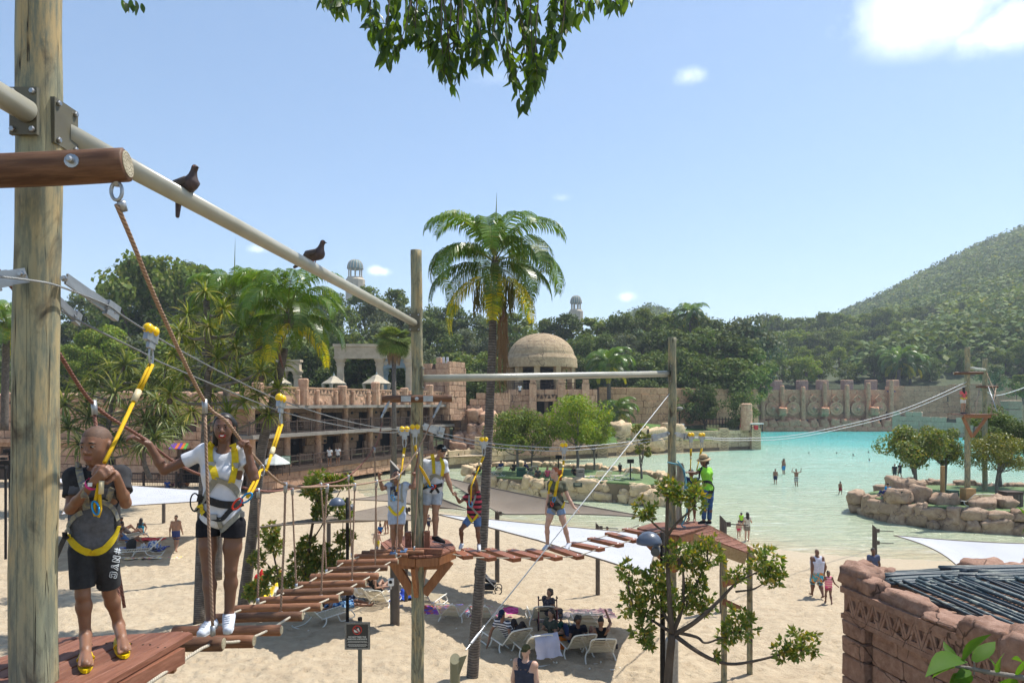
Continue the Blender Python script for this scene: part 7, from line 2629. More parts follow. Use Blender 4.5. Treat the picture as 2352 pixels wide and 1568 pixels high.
for i in range(9):
 for j in range(13):
  u,v=i/8,j/12
  f=(u-.5)*(.58+.12*v)
  q=v*.95
  y,z=(-.98+.02,.8)if q<.05 else(-.98-.05-.12*(q-.05),.8-(q-.05)*.62)if q>.0 else(0,0)
  if v<.35:
   y,z=-.98+(.35-v)*.9*.62,.81-(.35-v)*.9*.6
  vs.append((f+.02*math.sin(v*9+u*4)+.05*v,y+.035*math.sin(u*14+v*2)*(.3+v),z))
for i in range(8):
 for j in range(12):
  a=i*13+j
  fs.append((a,a+1,a+14,a+13))
MB().add(vs,fs).build('cloth',basic('towel_lilac',(.55,.55,.66),(.48,.48,.60),rough=.95,scale=6,bmp=.4),wt,smooth=True)
wt.rotation_euler=(0,0,.35)
ob_=thing('orange_bag','orange drawstring beach bag next to a lounger','bag',on_sand(1288,1490))
MB().lathe((0,0,0),[(.16,0),(.25,.1),(.24,.24),(.17,.34),(.19,.38)],12).build('body',basic('bag_orange',(.75,.22,.01),(.6,.15,.01),rough=.6,scale=5,bmp=.4,bsc=12),ob_,smooth=True)
MB().tube(spline([(-.15,-.1,.36),(-.05,-.24,.2),(.05,-.22,.1)],5),.02,6).build('strap',plain('bag_strap',(.6,.12,.01)),ob_)
can=thing('drink_can','dark drink can standing on the sand by the loungers','can',on_sand(1417,1492))
MB().lathe((0,0,0),[(.03,0),(.034,.015),(.034,.15),(.028,.165)],12).build('can_body',plain('can_dark',(.05,.05,.06),.3,.6),can,smooth=True)
pr_=thing('pushchair','black pushchair standing by the palm trunk','pushchair',on_sand(1122,1360))
M_BLK=plain('black_fabric',(.018,.018,.02),.8)
for s in(-1,1):
 MB().tube(spline([(-.45,s*.22,1.05),(-.2,s*.22,.75),(.35,s*.2,.15)],5),.018,8).build('frame_tube',M_GALV,pr_,smooth=True)
 MB().tube([(-.15,s*.22,.62),(-.3,s*.24,.14)],.016,8).build('frame_tube',M_GALV,pr_,smooth=True)
 for x in(-.32,.38):
  MB().tube([Vector((x+.13*math.cos(a),s*.26,.13+.13*math.sin(a)))for a in[2*PI*i/16 for i in range(17)]],.02,6).build('wheel',M_BLK,pr_,smooth=True)
MB().tube([(-.45,-.22,1.05),(-.5,0,1.08),(-.45,.22,1.05)],.022,8).build('handle',M_BLK,pr_,smooth=True)
MB().box((.05,0,.45),(.5,.36,.08),rot=Matrix.Rotation(.3,3,'Y')).build('seat',M_BLK,pr_)
MB().box((-.17,0,.72),(.08,.36,.6),rot=Matrix.Rotation(-.45,3,'Y')).build('backrest',M_BLK,pr_)
MB().box((.0,0,.22),(.45,.34,.16)).build('basket',M_BLK,pr_)
MB().blob((-.42,0,.75),(.13,.2,.32),10,8).build('hung_bag',M_BLK,pr_,smooth=True)
ro=thing('rollator','dark red wheeled walker seat the grandmother sits on','walker',on_sand(1258,1440))
M_MAR=plain('maroon_paint',(.16,.02,.025),.35)
for s in(-1,1):
 MB().tube(spline([(s*.28,-.3,.02),(s*.28,-.05,.5),(s*.28,.12,.9)],4),.018,8).build('frame_tube',M_MAR,ro,smooth=True)
 MB().tube([(s*.28,-.02,.55),(s*.28,.35,.05)],.016,8).build('frame_tube',M_MAR,ro,smooth=True)
 MB().tube([(s*.28,.12,.9),(s*.28,-.12,.93)],.025,8).build('handgrip',M_BLK,ro,smooth=True)
 for y in(-.32,.36):
  MB().tube([Vector((s*.3,y+.1*math.cos(a),.11+.1*math.sin(a)))for a in[2*PI*i/14 for i in range(15)]],.022,6).build('wheel',M_BLK,ro,smooth=True)
MB().box((0,.0,.55),(.5,.3,.05)).build('seat',M_BLK,ro)
MB().tube([(-.28,.1,.8),(0,.22,.8),(.28,.1,.8)],.022,8).build('backrest',M_BLK,ro,smooth=True)
ls=thing('lifeguard_stand','small white topped stand at the end of the causeway','stand',P(1736,992,113))
MB().box((0,0,1.4),(2.2,1.2,.15)).build('roof',plain('stand_white',(.7,.7,.68)),ls)
for sx in(-1,1):
 for sy in(-1,1):
  MB().box((sx*.9,sy*.5,.7),(.09,.09,1.4)).build('leg',M_BLK,ls)
MB().box((0,0,.75),(.6,.5,.7)).build('red_seat',plain('stand_red',(.5,.02,.03)),ls)
hy=thing('hydrant','red painted post by the gate at the causeway end','post',P(1706,984,114))
MB().lathe((0,0,0),[(.5,0),(.45,.6),(.35,1.2),(.45,1.6),(.25,2.2),(.1,2.4)],12).build('body',plain('hydrant_red',(.5,.01,.03),.5),hy,smooth=True)
M_PAL=basic('palace_stone',(.5,.42,.3),(.42,.35,.25),scale=.3)
M_COP=basic('palace_copper',(.13,.24,.25),(.20,.27,.25),rough=.6,scale=.8)
for px,pyt,pyd,pyb,half,lb in((816,594,618,690,18,'copper green domed palace tower above the trees left of the middle pole'),(1323,677,697,760,13,'small domed palace tower above the trees by the dome pavilion')):
 Y=420
 c=P(px,pyb,Y)
 t=thing('palace_tower',lb,'tower',c,group='palace towers beyond the wood')
 R=half/FPX*Y
 zd,zt=P(px,pyd,Y).z-c.z,P(px,pyt,Y).z-c.z
 MB().lathe((0,0,zd),[(R,0)]+[(R*math.cos(a)**.7,(zt-zd)*.9*math.sin(a))for a in[i/7*PI/2 for i in range(1,7)]]+[(.3,(zt-zd)*.92),(.05,zt-zd)],16).build('dome',M_COP,t)
 for k in range(16):
  a0=2*PI*k/16
  MB().tube([Vector((R*1.02*math.cos(q)**.7*math.cos(a0),R*1.02*math.cos(q)**.7*math.sin(a0),zd+(zt-zd)*.9*math.sin(q)))for q in[i/6*1.4 for i in range(7)]],.16,4).build('dome_rib',M_CREAM,t)
 for k in range(8):
  a0=2*PI*k/8+.2
  MB().lathe((R*.8*math.cos(a0),R*.8*math.sin(a0),zd-R*1.1),[(.5,0),(.4,.4),(.4,R*1.0),(.6,R*1.1)],8).build('column',M_PAL,t)
 MB().lathe((0,0,0),[(R*1.25,0),(R*1.25,zd-R*1.4),(R*1.05,zd-R*1.2),(R*1.05,zd-R*1.08)],12).build('drum',M_PAL,t)
 # stone hut
hut=thing('stone_hut','terracotta stone hut with triangle frieze and dark pole roof','hut',(7.5,12.5,1.2))
HA,HB=Vector((6.93,14.0)),Vector((7.87,8.4))
hA,hB,hd,hn,hL,hrz=frame_of(HA,HB)
if hn.x>0:
 hn=-hn
hz0=sand1(6.7,14)-.2
def hut_pt(s,out,z):
 q=HA+hd*s+hn*out
 return Vector((q.x,q.y,z))
def hut_add(mb,name,m,smooth=False):
 o=mb.build(name,m,hut,smooth)
 o.matrix_parent_inverse=Matrix.Translation(-hut.location)
 return o
hut_add(MB().box(hut_pt(hL/2,-.25,(hz0+3.3)/2),(hL,.3,3.3-hz0),hrz),'wall_core',M_HUT)
zc_=hz0
rows=[2.45,2.05,1.6]
zs=[hz0,1.75,2.15,2.62,2.98,3.30]
rh=random.Random(3)
for i in range(len(zs)-1):
 z0,z1=zs[i],zs[i+1]
 pool=blocks_for(M_HUT)
 q=hut_pt(.32,-.02,(z0+z1)/2)
 o=link('stone_block',pool[i%6],hut,loc=q,rot=(0,0,hrz),scale=(.68,.42,z1-z0-.012))
 o.matrix_parent_inverse=Matrix.Translation(-hut.location)
 s=.70
 while s<hL:
  w=rh.uniform(.45,1.0)
  q=hut_pt(min(s+w/2,hL),-.10,(z0+z1)/2)
  o=link('stone_block',pool[rh.randrange(6)],hut,loc=q,rot=(rh.uniform(-.02,.02),0,hrz),scale=(w-.015,.3,z1-z0-.012))
  o.matrix_parent_inverse=Matrix.Translation(-hut.location)
  s+=w
hut_add(MB().box(hut_pt(hL/2,.06,3.35),(hL+.1,.22,.10),hrz),'band_ledge',M_HUT)
hut_add(MB().box(hut_pt(hL/2,-.02,3.60),(hL+.06,.26,.46),hrz),'band_back',M_HUT)
hut_add(MB().box(hut_pt(hL/2,.06,3.89),(hL+.1,.26,.12),hrz),'band_ledge',M_HUT)
nz_=32
pw=hL/16
for k in range(nz_):
 up=k%2==0
 sc_=pw*(k/2+.5)
 za,zb2=(3.405,3.825)if up else(3.825,3.405)
 zm=za+(zb2-za)*.42
 o3=[hut_pt(sc_+q*pw*.46,.108,z)for q,z in((-1,za),(1,za),(0,zb2))]
 ctr=hut_pt(sc_,.108,za+(zb2-za)*.36)
 i3=[ctr.lerp(p,.46)for p in o3]
 nn=Vector((hn.x,hn.y,0))*.055
 vs=[tuple(p)for p in o3+i3]+[tuple(p+nn)for p in o3+i3]
 fs=[]
 for a in range(3):
  b=(a+1)%3
  fs+=[(6+a,6+b,9+b,9+a),(a,b,6+b,6+a),(3+b,3+a,9+a,9+b)]
 hut_add(MB().add(vs,fs),'frieze_triangle',M_HUT)
HB_=boulders_for(M_HUT)
for k,(s,out,z,w,d,h)in enumerate(((.12,-.16,4.12,.85,.6,.56),(.62,-.06,4.05,.6,.45,.42),(1.55,-.1,4.03,1.2,.5,.36),(2.45,-.1,3.99,.9,.6,.2),(3.35,-.06,4.06,1.0,.6,.42),(4.2,.0,4.06,1.1,.75,.62),(5.1,-.05,4.0,1.1,.7,.6))):
 o=link('coping_boulder',HB_[k],hut,loc=hut_pt(s,out,z),rot=(0,0,hrz),scale=(w,d,h))
 o.matrix_parent_inverse=Matrix.Translation(-hut.location)
for k,(px,py,Y,w,h)in enumerate(((1985,1318,14.6,.75,.5),(2030,1326,14.9,.6,.42),(2060,1330,15.1,.4,.3),(2268,1312,15.6,1.0,.5),(2335,1310,15.5,.8,.35),(2400,1312,15.4,.9,.4))):
 o=link('coping_boulder',HB_[(k+3)%8],hut,loc=P(px,py,Y),rot=(0,0,k),scale=(w,w*.7,h))
 o.matrix_parent_inverse=Matrix.Translation(-hut.location)
far_w=MB().box((10.1,15.1,(hz0+3.9)/2),(5.2,.4,3.9-hz0),.03)
hut_add(far_w,'far_wall',M_HUT)
M_TAR=basic('tarred_pole',(.035,.055,.068),(.02,.026,.034),rough=.45,scale=5,stretch=(.3,1,1),lo=.3,hi=.7,objvar=.3)
M_TARP=basic('tarred_pole_worn',(.045,.07,.08),(.20,.22,.19),rough=.55,scale=9,stretch=(.25,1,1),lo=.55,hi=.62,objvar=.2)
rp_=random.Random(12)
def roof_pole(a,b,r):
 a,b=vec(a),vec(b)
 mid=a.lerp(b,.5)+Vector((0,0,rp_.uniform(-.03,.03)))
 pts=spline([a,mid,b],4)
 c=(a+b)/2
 o=MB().tube([p-c for p in pts],[r*rp_.uniform(.9,1.1)for _ in pts],8).build('roof_pole',rp_.choice((M_TAR,M_TARP,M_TARP)),hut,smooth=True)
 o.location=c
 o.matrix_parent_inverse=Matrix.Translation(-hut.location)
for k in range(17):
 y=13.35+k*.105
 z=4.16-.010*k+rp_.uniform(-.03,.03)
 x0=7.4+rp_.uniform(-.15,.25)+.03*k
 roof_pole((x0,y-.12+rp_.uniform(-.06,.06),z),(x0+2.2+rp_.uniform(-.6,.8),y+.08+rp_.uniform(-.1,.1),z+.03),rp_.uniform(.024,.042))
 roof_pole((x0+1.8+rp_.uniform(-.4,.4),y+.1,z+.05),(x0+4.9,y+.15,z+.06),.036)
for k in range(26):
 x=7.5+k*.15+rp_.uniform(-.05,.05)
 yj=rp_.uniform(-.25,.25)
 roof_pole((x,13.45+yj,4.22+rp_.uniform(-.02,.05)),(x+.95+rp_.uniform(-.12,.12),11.0+yj,3.86+rp_.uniform(-.04,.04)),rp_.uniform(.03,.048))
for k in range(5):
 roof_pole((7.5+.2*k,13.3-.3*k,4.05-.05*k),(8.5+.2*k,12.2-.5*k,3.9-.04*k),.035)
hut_add(MB().box((9.6,12.5,3.55),(4.4,4.4,.1)),'ceiling',M_HUT)
# people
def skinmat(name,c,rough=.5):
 m,nt,b=mat(name)
 b.inputs['Roughness'].default_value=rough
 b.inputs['Subsurface Weight'].default_value=.08
 b.inputs['Subsurface Radius'].default_value=(.012,.006,.003)
 v=coords(nt)
 col=mixc(nt,ramp(nt,noise_t(nt,v,14,4),.3,.7),c,tuple(x*.86 for x in c))
 nt.links.new(col,b.inputs['Base Color'])
 return m
SK=dict(a=skinmat('skin_deep',(.17,.078,.044)),b=skinmat('skin_brown',(.25,.12,.068)),c=skinmat('skin_tan',(.37,.20,.125)),d=skinmat('skin_fair',(.56,.34,.245)))
_cl={}
def cloth(c,rough=.9,key=None):
 k=key or tuple(round(x,3)for x in c)
 if k not in _cl:
  _cl[k]=basic('cloth_%d'%len(_cl),c,tuple(x*.8 for x in c),rough=rough,scale=18,spec=.15,bmp=.55,bsc=9,bd=.02)
 return _cl[k]
def stripes(name,c1,c2,per,c3=None):
 m,nt,b=mat(name)
 b.inputs['Roughness'].default_value=.9
 tc=nt.nodes.new('ShaderNodeTexCoord')
 sp=nt.nodes.new('ShaderNodeSeparateXYZ')
 nt.links.new(tc.outputs['Object'],sp.inputs[0])
 a=nt.nodes.new('ShaderNodeMath')
 a.operation='MULTIPLY'
 a.inputs[1].default_value=1/per
 nt.links.new(sp.outputs[2],a.inputs[0])
 f=nt.nodes.new('ShaderNodeMath')
 f.operation='FRACT'
 nt.links.new(a.outputs[0],f.inputs[0])
 g=nt.nodes.new('ShaderNodeMath')
 g.operation='GREATER_THAN'
 g.inputs[1].default_value=.5
 nt.links.new(f.outputs[0],g.inputs[0])
 nt.links.new(mixc(nt,g.outputs[0],c1,c2),b.inputs['Base Color'])
 return m
HAIR=basic('hair_black',(.018,.014,.012),(.009,.007,.006),rough=.45,scale=40,stretch=(1,1,.15),bmp=.5,bsc=70,bd=.004)
HAIRR=basic('hair_red',(.42,.115,.03),(.26,.065,.02),rough=.5,scale=40,stretch=(1,1,.15),bmp=.5,bsc=60,bd=.004)
HAIRG=basic('hair_grey',(.10,.085,.075),(.06,.05,.045),rough=.6,scale=30)
STUB=basic('stubble',(.135,.078,.052),(.10,.058,.04),rough=.7,scale=60)
LIPS=plain('lips',(.27,.115,.085),.45)
LIPR=plain('lips_red',(.32,.02,.025),.35)
EYEW=plain('eye_white',(.46,.42,.38),.35)
EYED=plain('eye_dark',(.012,.008,.006),.2)
TEETH=plain('teeth',(.80,.77,.70),.3)
def surf(prims,vox):
 """surface of a blend of tapered capsules (surface nets); prims: ('c',a,b,ra,rb,k) ('e',c,R,radii,k) ('x',p,n,r) cut ('s',c,r) scoop"""
 lo=np.full(3,1e9)
 hi=-lo
 for p in prims:
  if p[0]=='c':
   r=max(p[3],p[4])
   for q in(p[1],p[2]):
    lo=np.minimum(lo,np.array(q)-r)
    hi=np.maximum(hi,np.array(q)+r)
  elif p[0]=='e':
   r=max(p[3])
   lo=np.minimum(lo,np.array(p[1])-r)
   hi=np.maximum(hi,np.array(p[1])+r)
 lo-=vox*3
 hi+=vox*3
 n=np.ceil((hi-lo)/vox).astype(int)+1
 D=np.full(n,1.0,np.float32)
 ax=[lo[i]+vox*np.arange(n[i],dtype=np.float32)for i in range(3)]
 for p in prims:
  if p[0]=='c':
   a,b,k=np.array(p[1],np.float32),np.array(p[2],np.float32),p[5]
   r=max(p[3],p[4])+k+vox*2
   l,h=np.minimum(a,b)-r,np.maximum(a,b)+r
  elif p[0]=='e':
   a,k=np.array(p[1],np.float32),p[4]
   r=max(p[3])+k+vox*2
   l,h=a-r,a+r
  else:
   a=np.array(p[1],np.float32)
   r=p[3]if p[0]=='x' else p[2]
   l,h=a-r-vox,a+r+vox
  s=[slice(max(0,int((l[i]-lo[i])/vox)),min(n[i],int((h[i]-lo[i])/vox)+2))for i in range(3)]
  if any(q.stop<=q.start for q in s):
   continue
  X,Y,Z=np.meshgrid(ax[0][s[0]],ax[1][s[1]],ax[2][s[2]],indexing='ij')
  Q=np.stack([X,Y,Z],-1)-a
  d0=D[s[0],s[1],s[2]]
  if p[0]=='c':
   ab=b-a
   L2=float(ab@ab)+1e-12
   t=np.clip(Q@ab/L2,0,1)
   d=np.sqrt(((Q-t[...,None]*ab)**2).sum(-1))-(p[3]+(p[4]-p[3])*t)
  elif p[0]=='e':
   R=np.array(p[2],np.float32)
   q=Q@R/np.array(p[3],np.float32)
   ln=np.sqrt((q**2).sum(-1))+1e-9
   d=(ln-1)*ln/(np.sqrt(((q/np.array(p[3],np.float32))**2).sum(-1))+1e-9)
  elif p[0]=='x':
   dt=Q@np.array(p[2],np.float32)
   D[s[0],s[1],s[2]]=np.maximum(d0,np.minimum(dt,p[3]-np.sqrt((Q**2).sum(-1))))
   continue
  else:
   D[s[0],s[1],s[2]]=np.maximum(d0,p[2]-np.sqrt((Q**2).sum(-1)))
   continue
  hh_=np.maximum(k-np.abs(d0-d),0)/max(k,1e-6)
  D[s[0],s[1],s[2]]=np.minimum(d0,d)-hh_*hh_*k*.25
 sg=D<0
 c=[D[i:n[0]-1+i,j:n[1]-1+j,k:n[2]-1+k]for i in(0,1)for j in(0,1)for k in(0,1)]
 cs=sum((x<0).astype(np.int8)for x in c)
 act=(cs>0)&(cs<8)
 ids=np.full(act.shape,-1,np.int32)
 I=np.argwhere(act)
 ids[act]=np.arange(len(I))
 acc=np.zeros((len(I),3),np.float32)
 cnt=np.zeros(len(I),np.float32)
 cv=[x[act]for x in c]
 off=[np.array((i,j,k),np.float32)for i in(0,1)for j in(0,1)for k in(0,1)]
 for u in range(8):
  for w in range(u+1,8):
   if abs(off[u]-off[w]).sum()==1:
    m=(cv[u]<0)!=(cv[w]<0)
    t=cv[u][m]/(cv[u][m]-cv[w][m])
    acc[m]+=off[u]+t[:,None]*(off[w]-off[u])
    cnt[m]+=1
 v=lo+vox*(I+acc/np.maximum(cnt,1)[:,None])
 F=[]
 for a in range(3):
  b,e=(a+1)%3,(a+2)%3
  sl0=[slice(1,-1)]*3
  sl1=[slice(1,-1)]*3
  sl0[a],sl1[a]=slice(0,-1),slice(1,None)
  s0,s1=sg[tuple(sl0)],sg[tuple(sl1)]
  E=np.argwhere(s0!=s1)
  if not len(E):
   continue
  flip=s0[tuple(E.T)]
  base=E.copy()
  base[:,b]+=1
  base[:,e]+=1
  q=[]
  for db,de in((-1,-1),(0,-1),(0,0),(-1,0)):
   w=base.copy()
   w[:,b]+=db
   w[:,e]+=de
   q.append(ids[tuple(w.T)])
  q=np.stack(q,1)
  q[~flip]=q[~flip][:,::-1]
  F.append(q)
 F=np.concatenate(F)
 return v,F[(F>=0).all(1)]
def fr_of(f,up=(0,0,1)):
 f=vec(f).normalized()
 r=f.cross(vec(up)).normalized()
 u=r.cross(f)
 return f,r,u
def jpx(Y0,d):
 return{k:P(v[0],v[1],Y0+(v[2]if len(v)>2 else 0))for k,v in d.items()}
def pose(base,H,rz=0.0,kind='stand',**over):
 """joints of a figure facing local +y turned by rz"""
 u=H/1.75
 J=dict(pv=(0,0,.97),ch=(0,0,1.27),nk=(0,.0,1.47),hd=(0,.02,1.635),sL=(-.175,0,1.42),sR=(.175,0,1.42),eL=(-.235,-.03,1.12),eR=(.235,-.03,1.12),wL=(-.25,.04,.87),wR=(.25,.04,.87),hL=(-.085,0,.93),hR=(.085,0,.93),kL=(-.1,.02,.5),kR=(.1,.02,.5),aL=(-.1,-.03,.08),aR=(.1,-.03,.08),tL=(-.12,.14,.03),tR=(.12,.14,.03))
 if kind=='walk':
  J.update(kL=(-.09,.16,.52),aL=(-.09,.2,.09),tL=(-.1,.37,.05),kR=(.09,-.02,.5),aR=(.09,-.25,.14),tR=(.1,-.1,.03),eL=(-.23,-.1,1.13),wL=(-.24,-.08,.88),eR=(.23,.04,1.12),wR=(.24,.16,.9))
 if kind=='armsup':
  J.update(eL=(-.42,.02,1.5),wL=(-.3,.1,1.7),eR=(.45,.02,1.45),wR=(.5,.06,1.7))
 if kind in('sit','recline'):
  b=-.08 if kind=='sit' else-.28
  J.update(pv=(0,0,.14),ch=(0,b,.44),nk=(0,b*1.5,.63),hd=(0,b*1.6+.03,.80),sL=(-.17,b*1.4,.58),sR=(.17,b*1.4,.58),eL=(-.26,b*1.4-.08,.33),eR=(.26,b*1.4-.05,.33),wL=(-.27,.1,.18),wR=(.25,.15,.25),hL=(-.09,.02,.12),hR=(.09,.02,.12),kL=(-.13,.40,.38),kR=(.13,.42,.34),aL=(-.12,.62,.08),aR=(.13,.68,.07),tL=(-.13,.8,.06),tR=(.14,.86,.05))
 if kind=='chair':
  J.update(pv=(0,0,.5),ch=(0,-.05,.8),nk=(0,-.05,1.0),hd=(0,0,1.17),sL=(-.18,-.05,.95),sR=(.18,-.05,.95),eL=(-.24,.0,.68),eR=(.24,0,.68),wL=(-.18,.25,.62),wR=(.18,.25,.62),hL=(-.09,.0,.48),hR=(.09,0,.48),kL=(-.12,.42,.5),kR=(.12,.42,.5),aL=(-.12,.45,.08),aR=(.12,.45,.08),tL=(-.12,.6,.04),tR=(.12,.6,.04))
 if kind=='lie':
  J.update(pv=(0,0,.13),ch=(0,-.3,.15),nk=(0,-.5,.15),hd=(0,-.66,.17),sL=(-.17,-.44,.14),sR=(.17,-.44,.14),eL=(-.3,-.2,.1),eR=(.3,-.55,.1),wL=(-.3,.05,.08),wR=(.2,-.75,.1),hL=(-.09,.04,.12),hR=(.09,.04,.12),kL=(-.1,.45,.2),kR=(.1,.47,.12),aL=(-.1,.85,.07),aR=(.12,.9,.07),tL=(-.1,.95,.16),tR=(.14,1.0,.15))
 if kind=='bend':
  J.update(pv=(0,-.1,.95),ch=(0,.2,1.0),nk=(0,.4,.95),hd=(0,.53,.88),sL=(-.17,.34,.95),sR=(.17,.34,.95),eL=(-.2,.38,.68),eR=(.2,.38,.68),wL=(-.15,.42,.45),wR=(.15,.42,.45),hL=(-.09,-.1,.92),hR=(.09,-.1,.92))
 J.update(over)
 m=Matrix.Rotation(rz,3,'Z')
 return{k:vec(base)+m@(Vector(v)*u)for k,v in J.items()}
def finger_prims(w,d,n,size,curl,spread=.2,thumb=1,minr=.0,k=.006):
 """palm, four fingers and a thumb: w wrist, d along the hand, n palm side"""
 d=vec(d).normalized()
 n=vec(n)
 n=(n-d*n.dot(d)).normalized()
 s=d.cross(n)
 S_=size
 out=[]
 for q in(-1.2,-.4,.4,1.2):
  out.append(('c',w+d*.015*S_+s*q*.012*S_,w+d*.085*S_+s*q*.017*S_,.015*S_,.0135*S_,.012))
 for i,(q,l)in enumerate(((-1.35,.062),(-.45,.074),(.45,.078),(1.35,.070))):
  p=w+d*.085*S_+s*q*.0165*S_
  dd=(d+s*q*spread*.12).normalized()
  a=curl*(.5+.08*i)
  for j,f in enumerate((.45,.32,.25)):
   e=p+(dd*math.cos(a)+n*math.sin(a))*l*f*S_
   r=max((.0088-.0009*j)*S_,minr)
   out.append(('c',p,e,r,r*.93,k))
   p=e
   a+=curl*.62
 p=w+d*.03*S_+s*thumb*.02*S_
 q1=p+(d*.6+s*thumb*.75+n*.35).normalized()*.042*S_
 q2=q1+(d*.85+s*thumb*.1+n*.5).normalized()*.034*S_
 r=max(.0105*S_,minr)
 out+=[('c',p,q1,r*1.2,r,.01),('c',q1,q2,r,r*.85,k)]
 return out
def person(label,J,H,skin,vox=.03,fwd=None,up=(0,0,1),top=None,bottom=None,shoes=None,hair=HAIR,style='short',cap=None,group=None,girth=1.0,face=0,hands=None,sleeve=.5,hem=.45,wear=None,lips=LIPS,headk=1.0,bare_top=False,fem=0,smile=0,waist=.0,eyes_dir=None):
 u=H/1.75
 hs=headk*(.92+.08*u)*(.93 if H<1.5 else 1.0)*(.97 if u>1 else 1)*min(1,.62+.4*u)
 base=Vector(((J['aL'].x+J['aR'].x)/2,(J['aL'].y+J['aR'].y)/2,min(J['aL'].z,J['aR'].z,J['pv'].z)-.08*u))
 t=thing('person',label,'person',base,group=group)
 J={k:v-base for k,v in J.items()}
 sp=(J['ch']-J['pv']).normalized()
 side=(J['sR']-J['sL'])
 side=(side-sp*side.dot(sp)).normalized()
 hside=(J['hR']-J['hL']).normalized()
 front=sp.cross(side).normalized()*-1
 if fwd is None:
  fwd=front
 f,r,uu=fr_of(fwd,up)
 c=J['hd']
 g=u*girth
 R3=[[r.x,f.x,uu.x],[r.y,f.y,uu.y],[r.z,f.z,uu.z]]
 hp=lambda x,y,z:c+(r*x+f*y+uu*z)*hs
 wst=J['pv'].lerp(J['ch'],.45)
 b=[]
 tors=[]
 w1,w2,w3=(.070,.055,.072)if fem else(.080,.068,.065)
 r1,r2,r3=(.088,.078,.098)if fem else(.100,.090,.095)
 for s in(-1,1):
  C,Wt,Pv=J['ch']+side*s*w1*g,wst+side*s*w2*g,J['pv']+hside*s*w3*g
  tors+=[('c',C,Wt,r1*g,r2*g,.05),('c',Wt,Pv,r2*g,r3*g,.05)]
 for q in 'LR':
  tors.append(('c',J['ch'].lerp(J['nk'],.5),J['s'+q],.07*g,.056*g,.05))
  tors.append(('c',J['ch']+(J['s'+q]-J['nk'])*.35,J['s'+q],.085*g,.052*g,.05))
 b+=tors
 if fem:
  for s in(-1,1):
   b.append(('e',J['ch']+side*s*.07*g+front*.075*g+sp*.02,np.eye(3),(.06*g,.06*g,.06*g),.04))
 b.append(('c',J['nk']-sp*.03,c-uu*.05*hs-f*.02*hs,.056*g,.050*hs,.03))
 arms,legs={},{}
 for q in 'LR':
  s_,e,w=J['s'+q],J['e'+q],J['w'+q]
  arms[q]=[('c',s_,e,.050*g,.038*g,.02),('c',e,e.lerp(w,.3),.038*g,.040*g,.02),('c',e.lerp(w,.3),w,.040*g,.026*u,.02)]
  b+=arms[q]
  hd_=(w-e).normalized()
  hv=(hands or{}).get(q)
  if hv is not None:
   b+=finger_prims(w,hv[0],hv[1],u*hv[2]if len(hv)>2 else u,hv[3]if len(hv)>3 else .5,thumb=hv[4]if len(hv)>4 else 1,minr=vox*.8 if vox>.008 else 0)
  else:
   b+=[('c',w,w+hd_*.09*u,.026*u,.03*u,.02),('c',w+hd_*.09*u,w+hd_*.15*u+front*.02,.026*u,.018*u,.02)]
  h,k,a,to=J['h'+q],J['k'+q],J['a'+q],J['t'+q]
  legs[q]=[('c',h,h.lerp(k,.5),.085*g,.074*g,.03),('c',h.lerp(k,.5),k,.074*g,.052*g,.03)]
  cd=(k-a).normalized()
  bk=((k+h*0)-a).cross(hside).normalized()
  if bk.dot(to-a)>0:
   bk=-bk
  b+=legs[q]+[('c',k,k.lerp(a,.3)+bk*.014*g,.050*g,.054*g,.02),('c',k.lerp(a,.3)+bk*.014*g,a,.054*g,.034*u,.03)]
  b+=[('c',a-cd*.035*u-(to-a).normalized()*.03*u,to,.032*u,.026*u,.02),('c',a,a.lerp(to,.5),.036*u,.03*u,.03)]
  if vox<.008 and shoes is None:
   td=(to-a)
   td=Vector((td.x,td.y,0)).normalized()
   sd2=Vector((-td.y,td.x,0))
   sgn=1 if sd2.dot(J['hL']-J['hR'])*(1 if q=='R' else-1)>0 else-1
   for i in range(5):
    p0=to+sd2*sgn*(.036-.0185*i)*u+td*(.0-.004*i)*u
    b.append(('c',a+td*.035*u-Vector((0,0,.02*u)),p0-td*.02*u,.018*u,.0105*u,.006))
    b.append(('c',p0-td*.03*u,p0+td*(.03-.003*i)*u-Vector((0,0,.008)),.0105*u,(.0130 if i==0 else .0088)*u,.002))
 b+=[('e',hp(0,-.012,.030),R3,((.080 if face>1 else .074)*hs,.094*hs,.088*hs),.02),('e',hp(0,.022,-.02),R3,((.068 if face>1 else .062)*hs,.066*hs,.085*hs),.03),('c',hp(0,.045,-.085),hp(0,.055,-.092),.032*hs,.028*hs,.03)]
 for s in(-1,1):
  b.append(('e',hp(s*(.083 if face>1 else .077),-.008,-.005),R3,(.012*hs,.020*hs,.031*hs),.008))
  b.append(('c',hp(s*.035,.045,-.03),hp(s*.03,.05,-.05),.025*hs,.025*hs,.03))
 if face:
  b+=[('c',hp(0,.084,.010),hp(0,.107,-.026),.010*hs,.0145*hs,.010),('c',hp(-.017,.091,-.032),hp(.017,.091,-.032),.0115*hs,.0115*hs,.006),('c',hp(-.03,.078,.026),hp(.03,.078,.026),.011*hs,.011*hs,.012)]
  for s in(-1,1):
   b.append(('s',hp(s*.030,.102,.006),.0185*hs))
  b+=[('c',hp(-.023,.084,-.0595),hp(.023,.084,-.0595),.0078*hs,.0078*hs,.004),('c',hp(-.020,.084,-.073),hp(.020,.084,-.073),.0095*hs,.0095*hs,.004)]
 v,F=surf(b,vox)
 mats_=[SK[skin]if isinstance(skin,str)else skin]
 mi=None
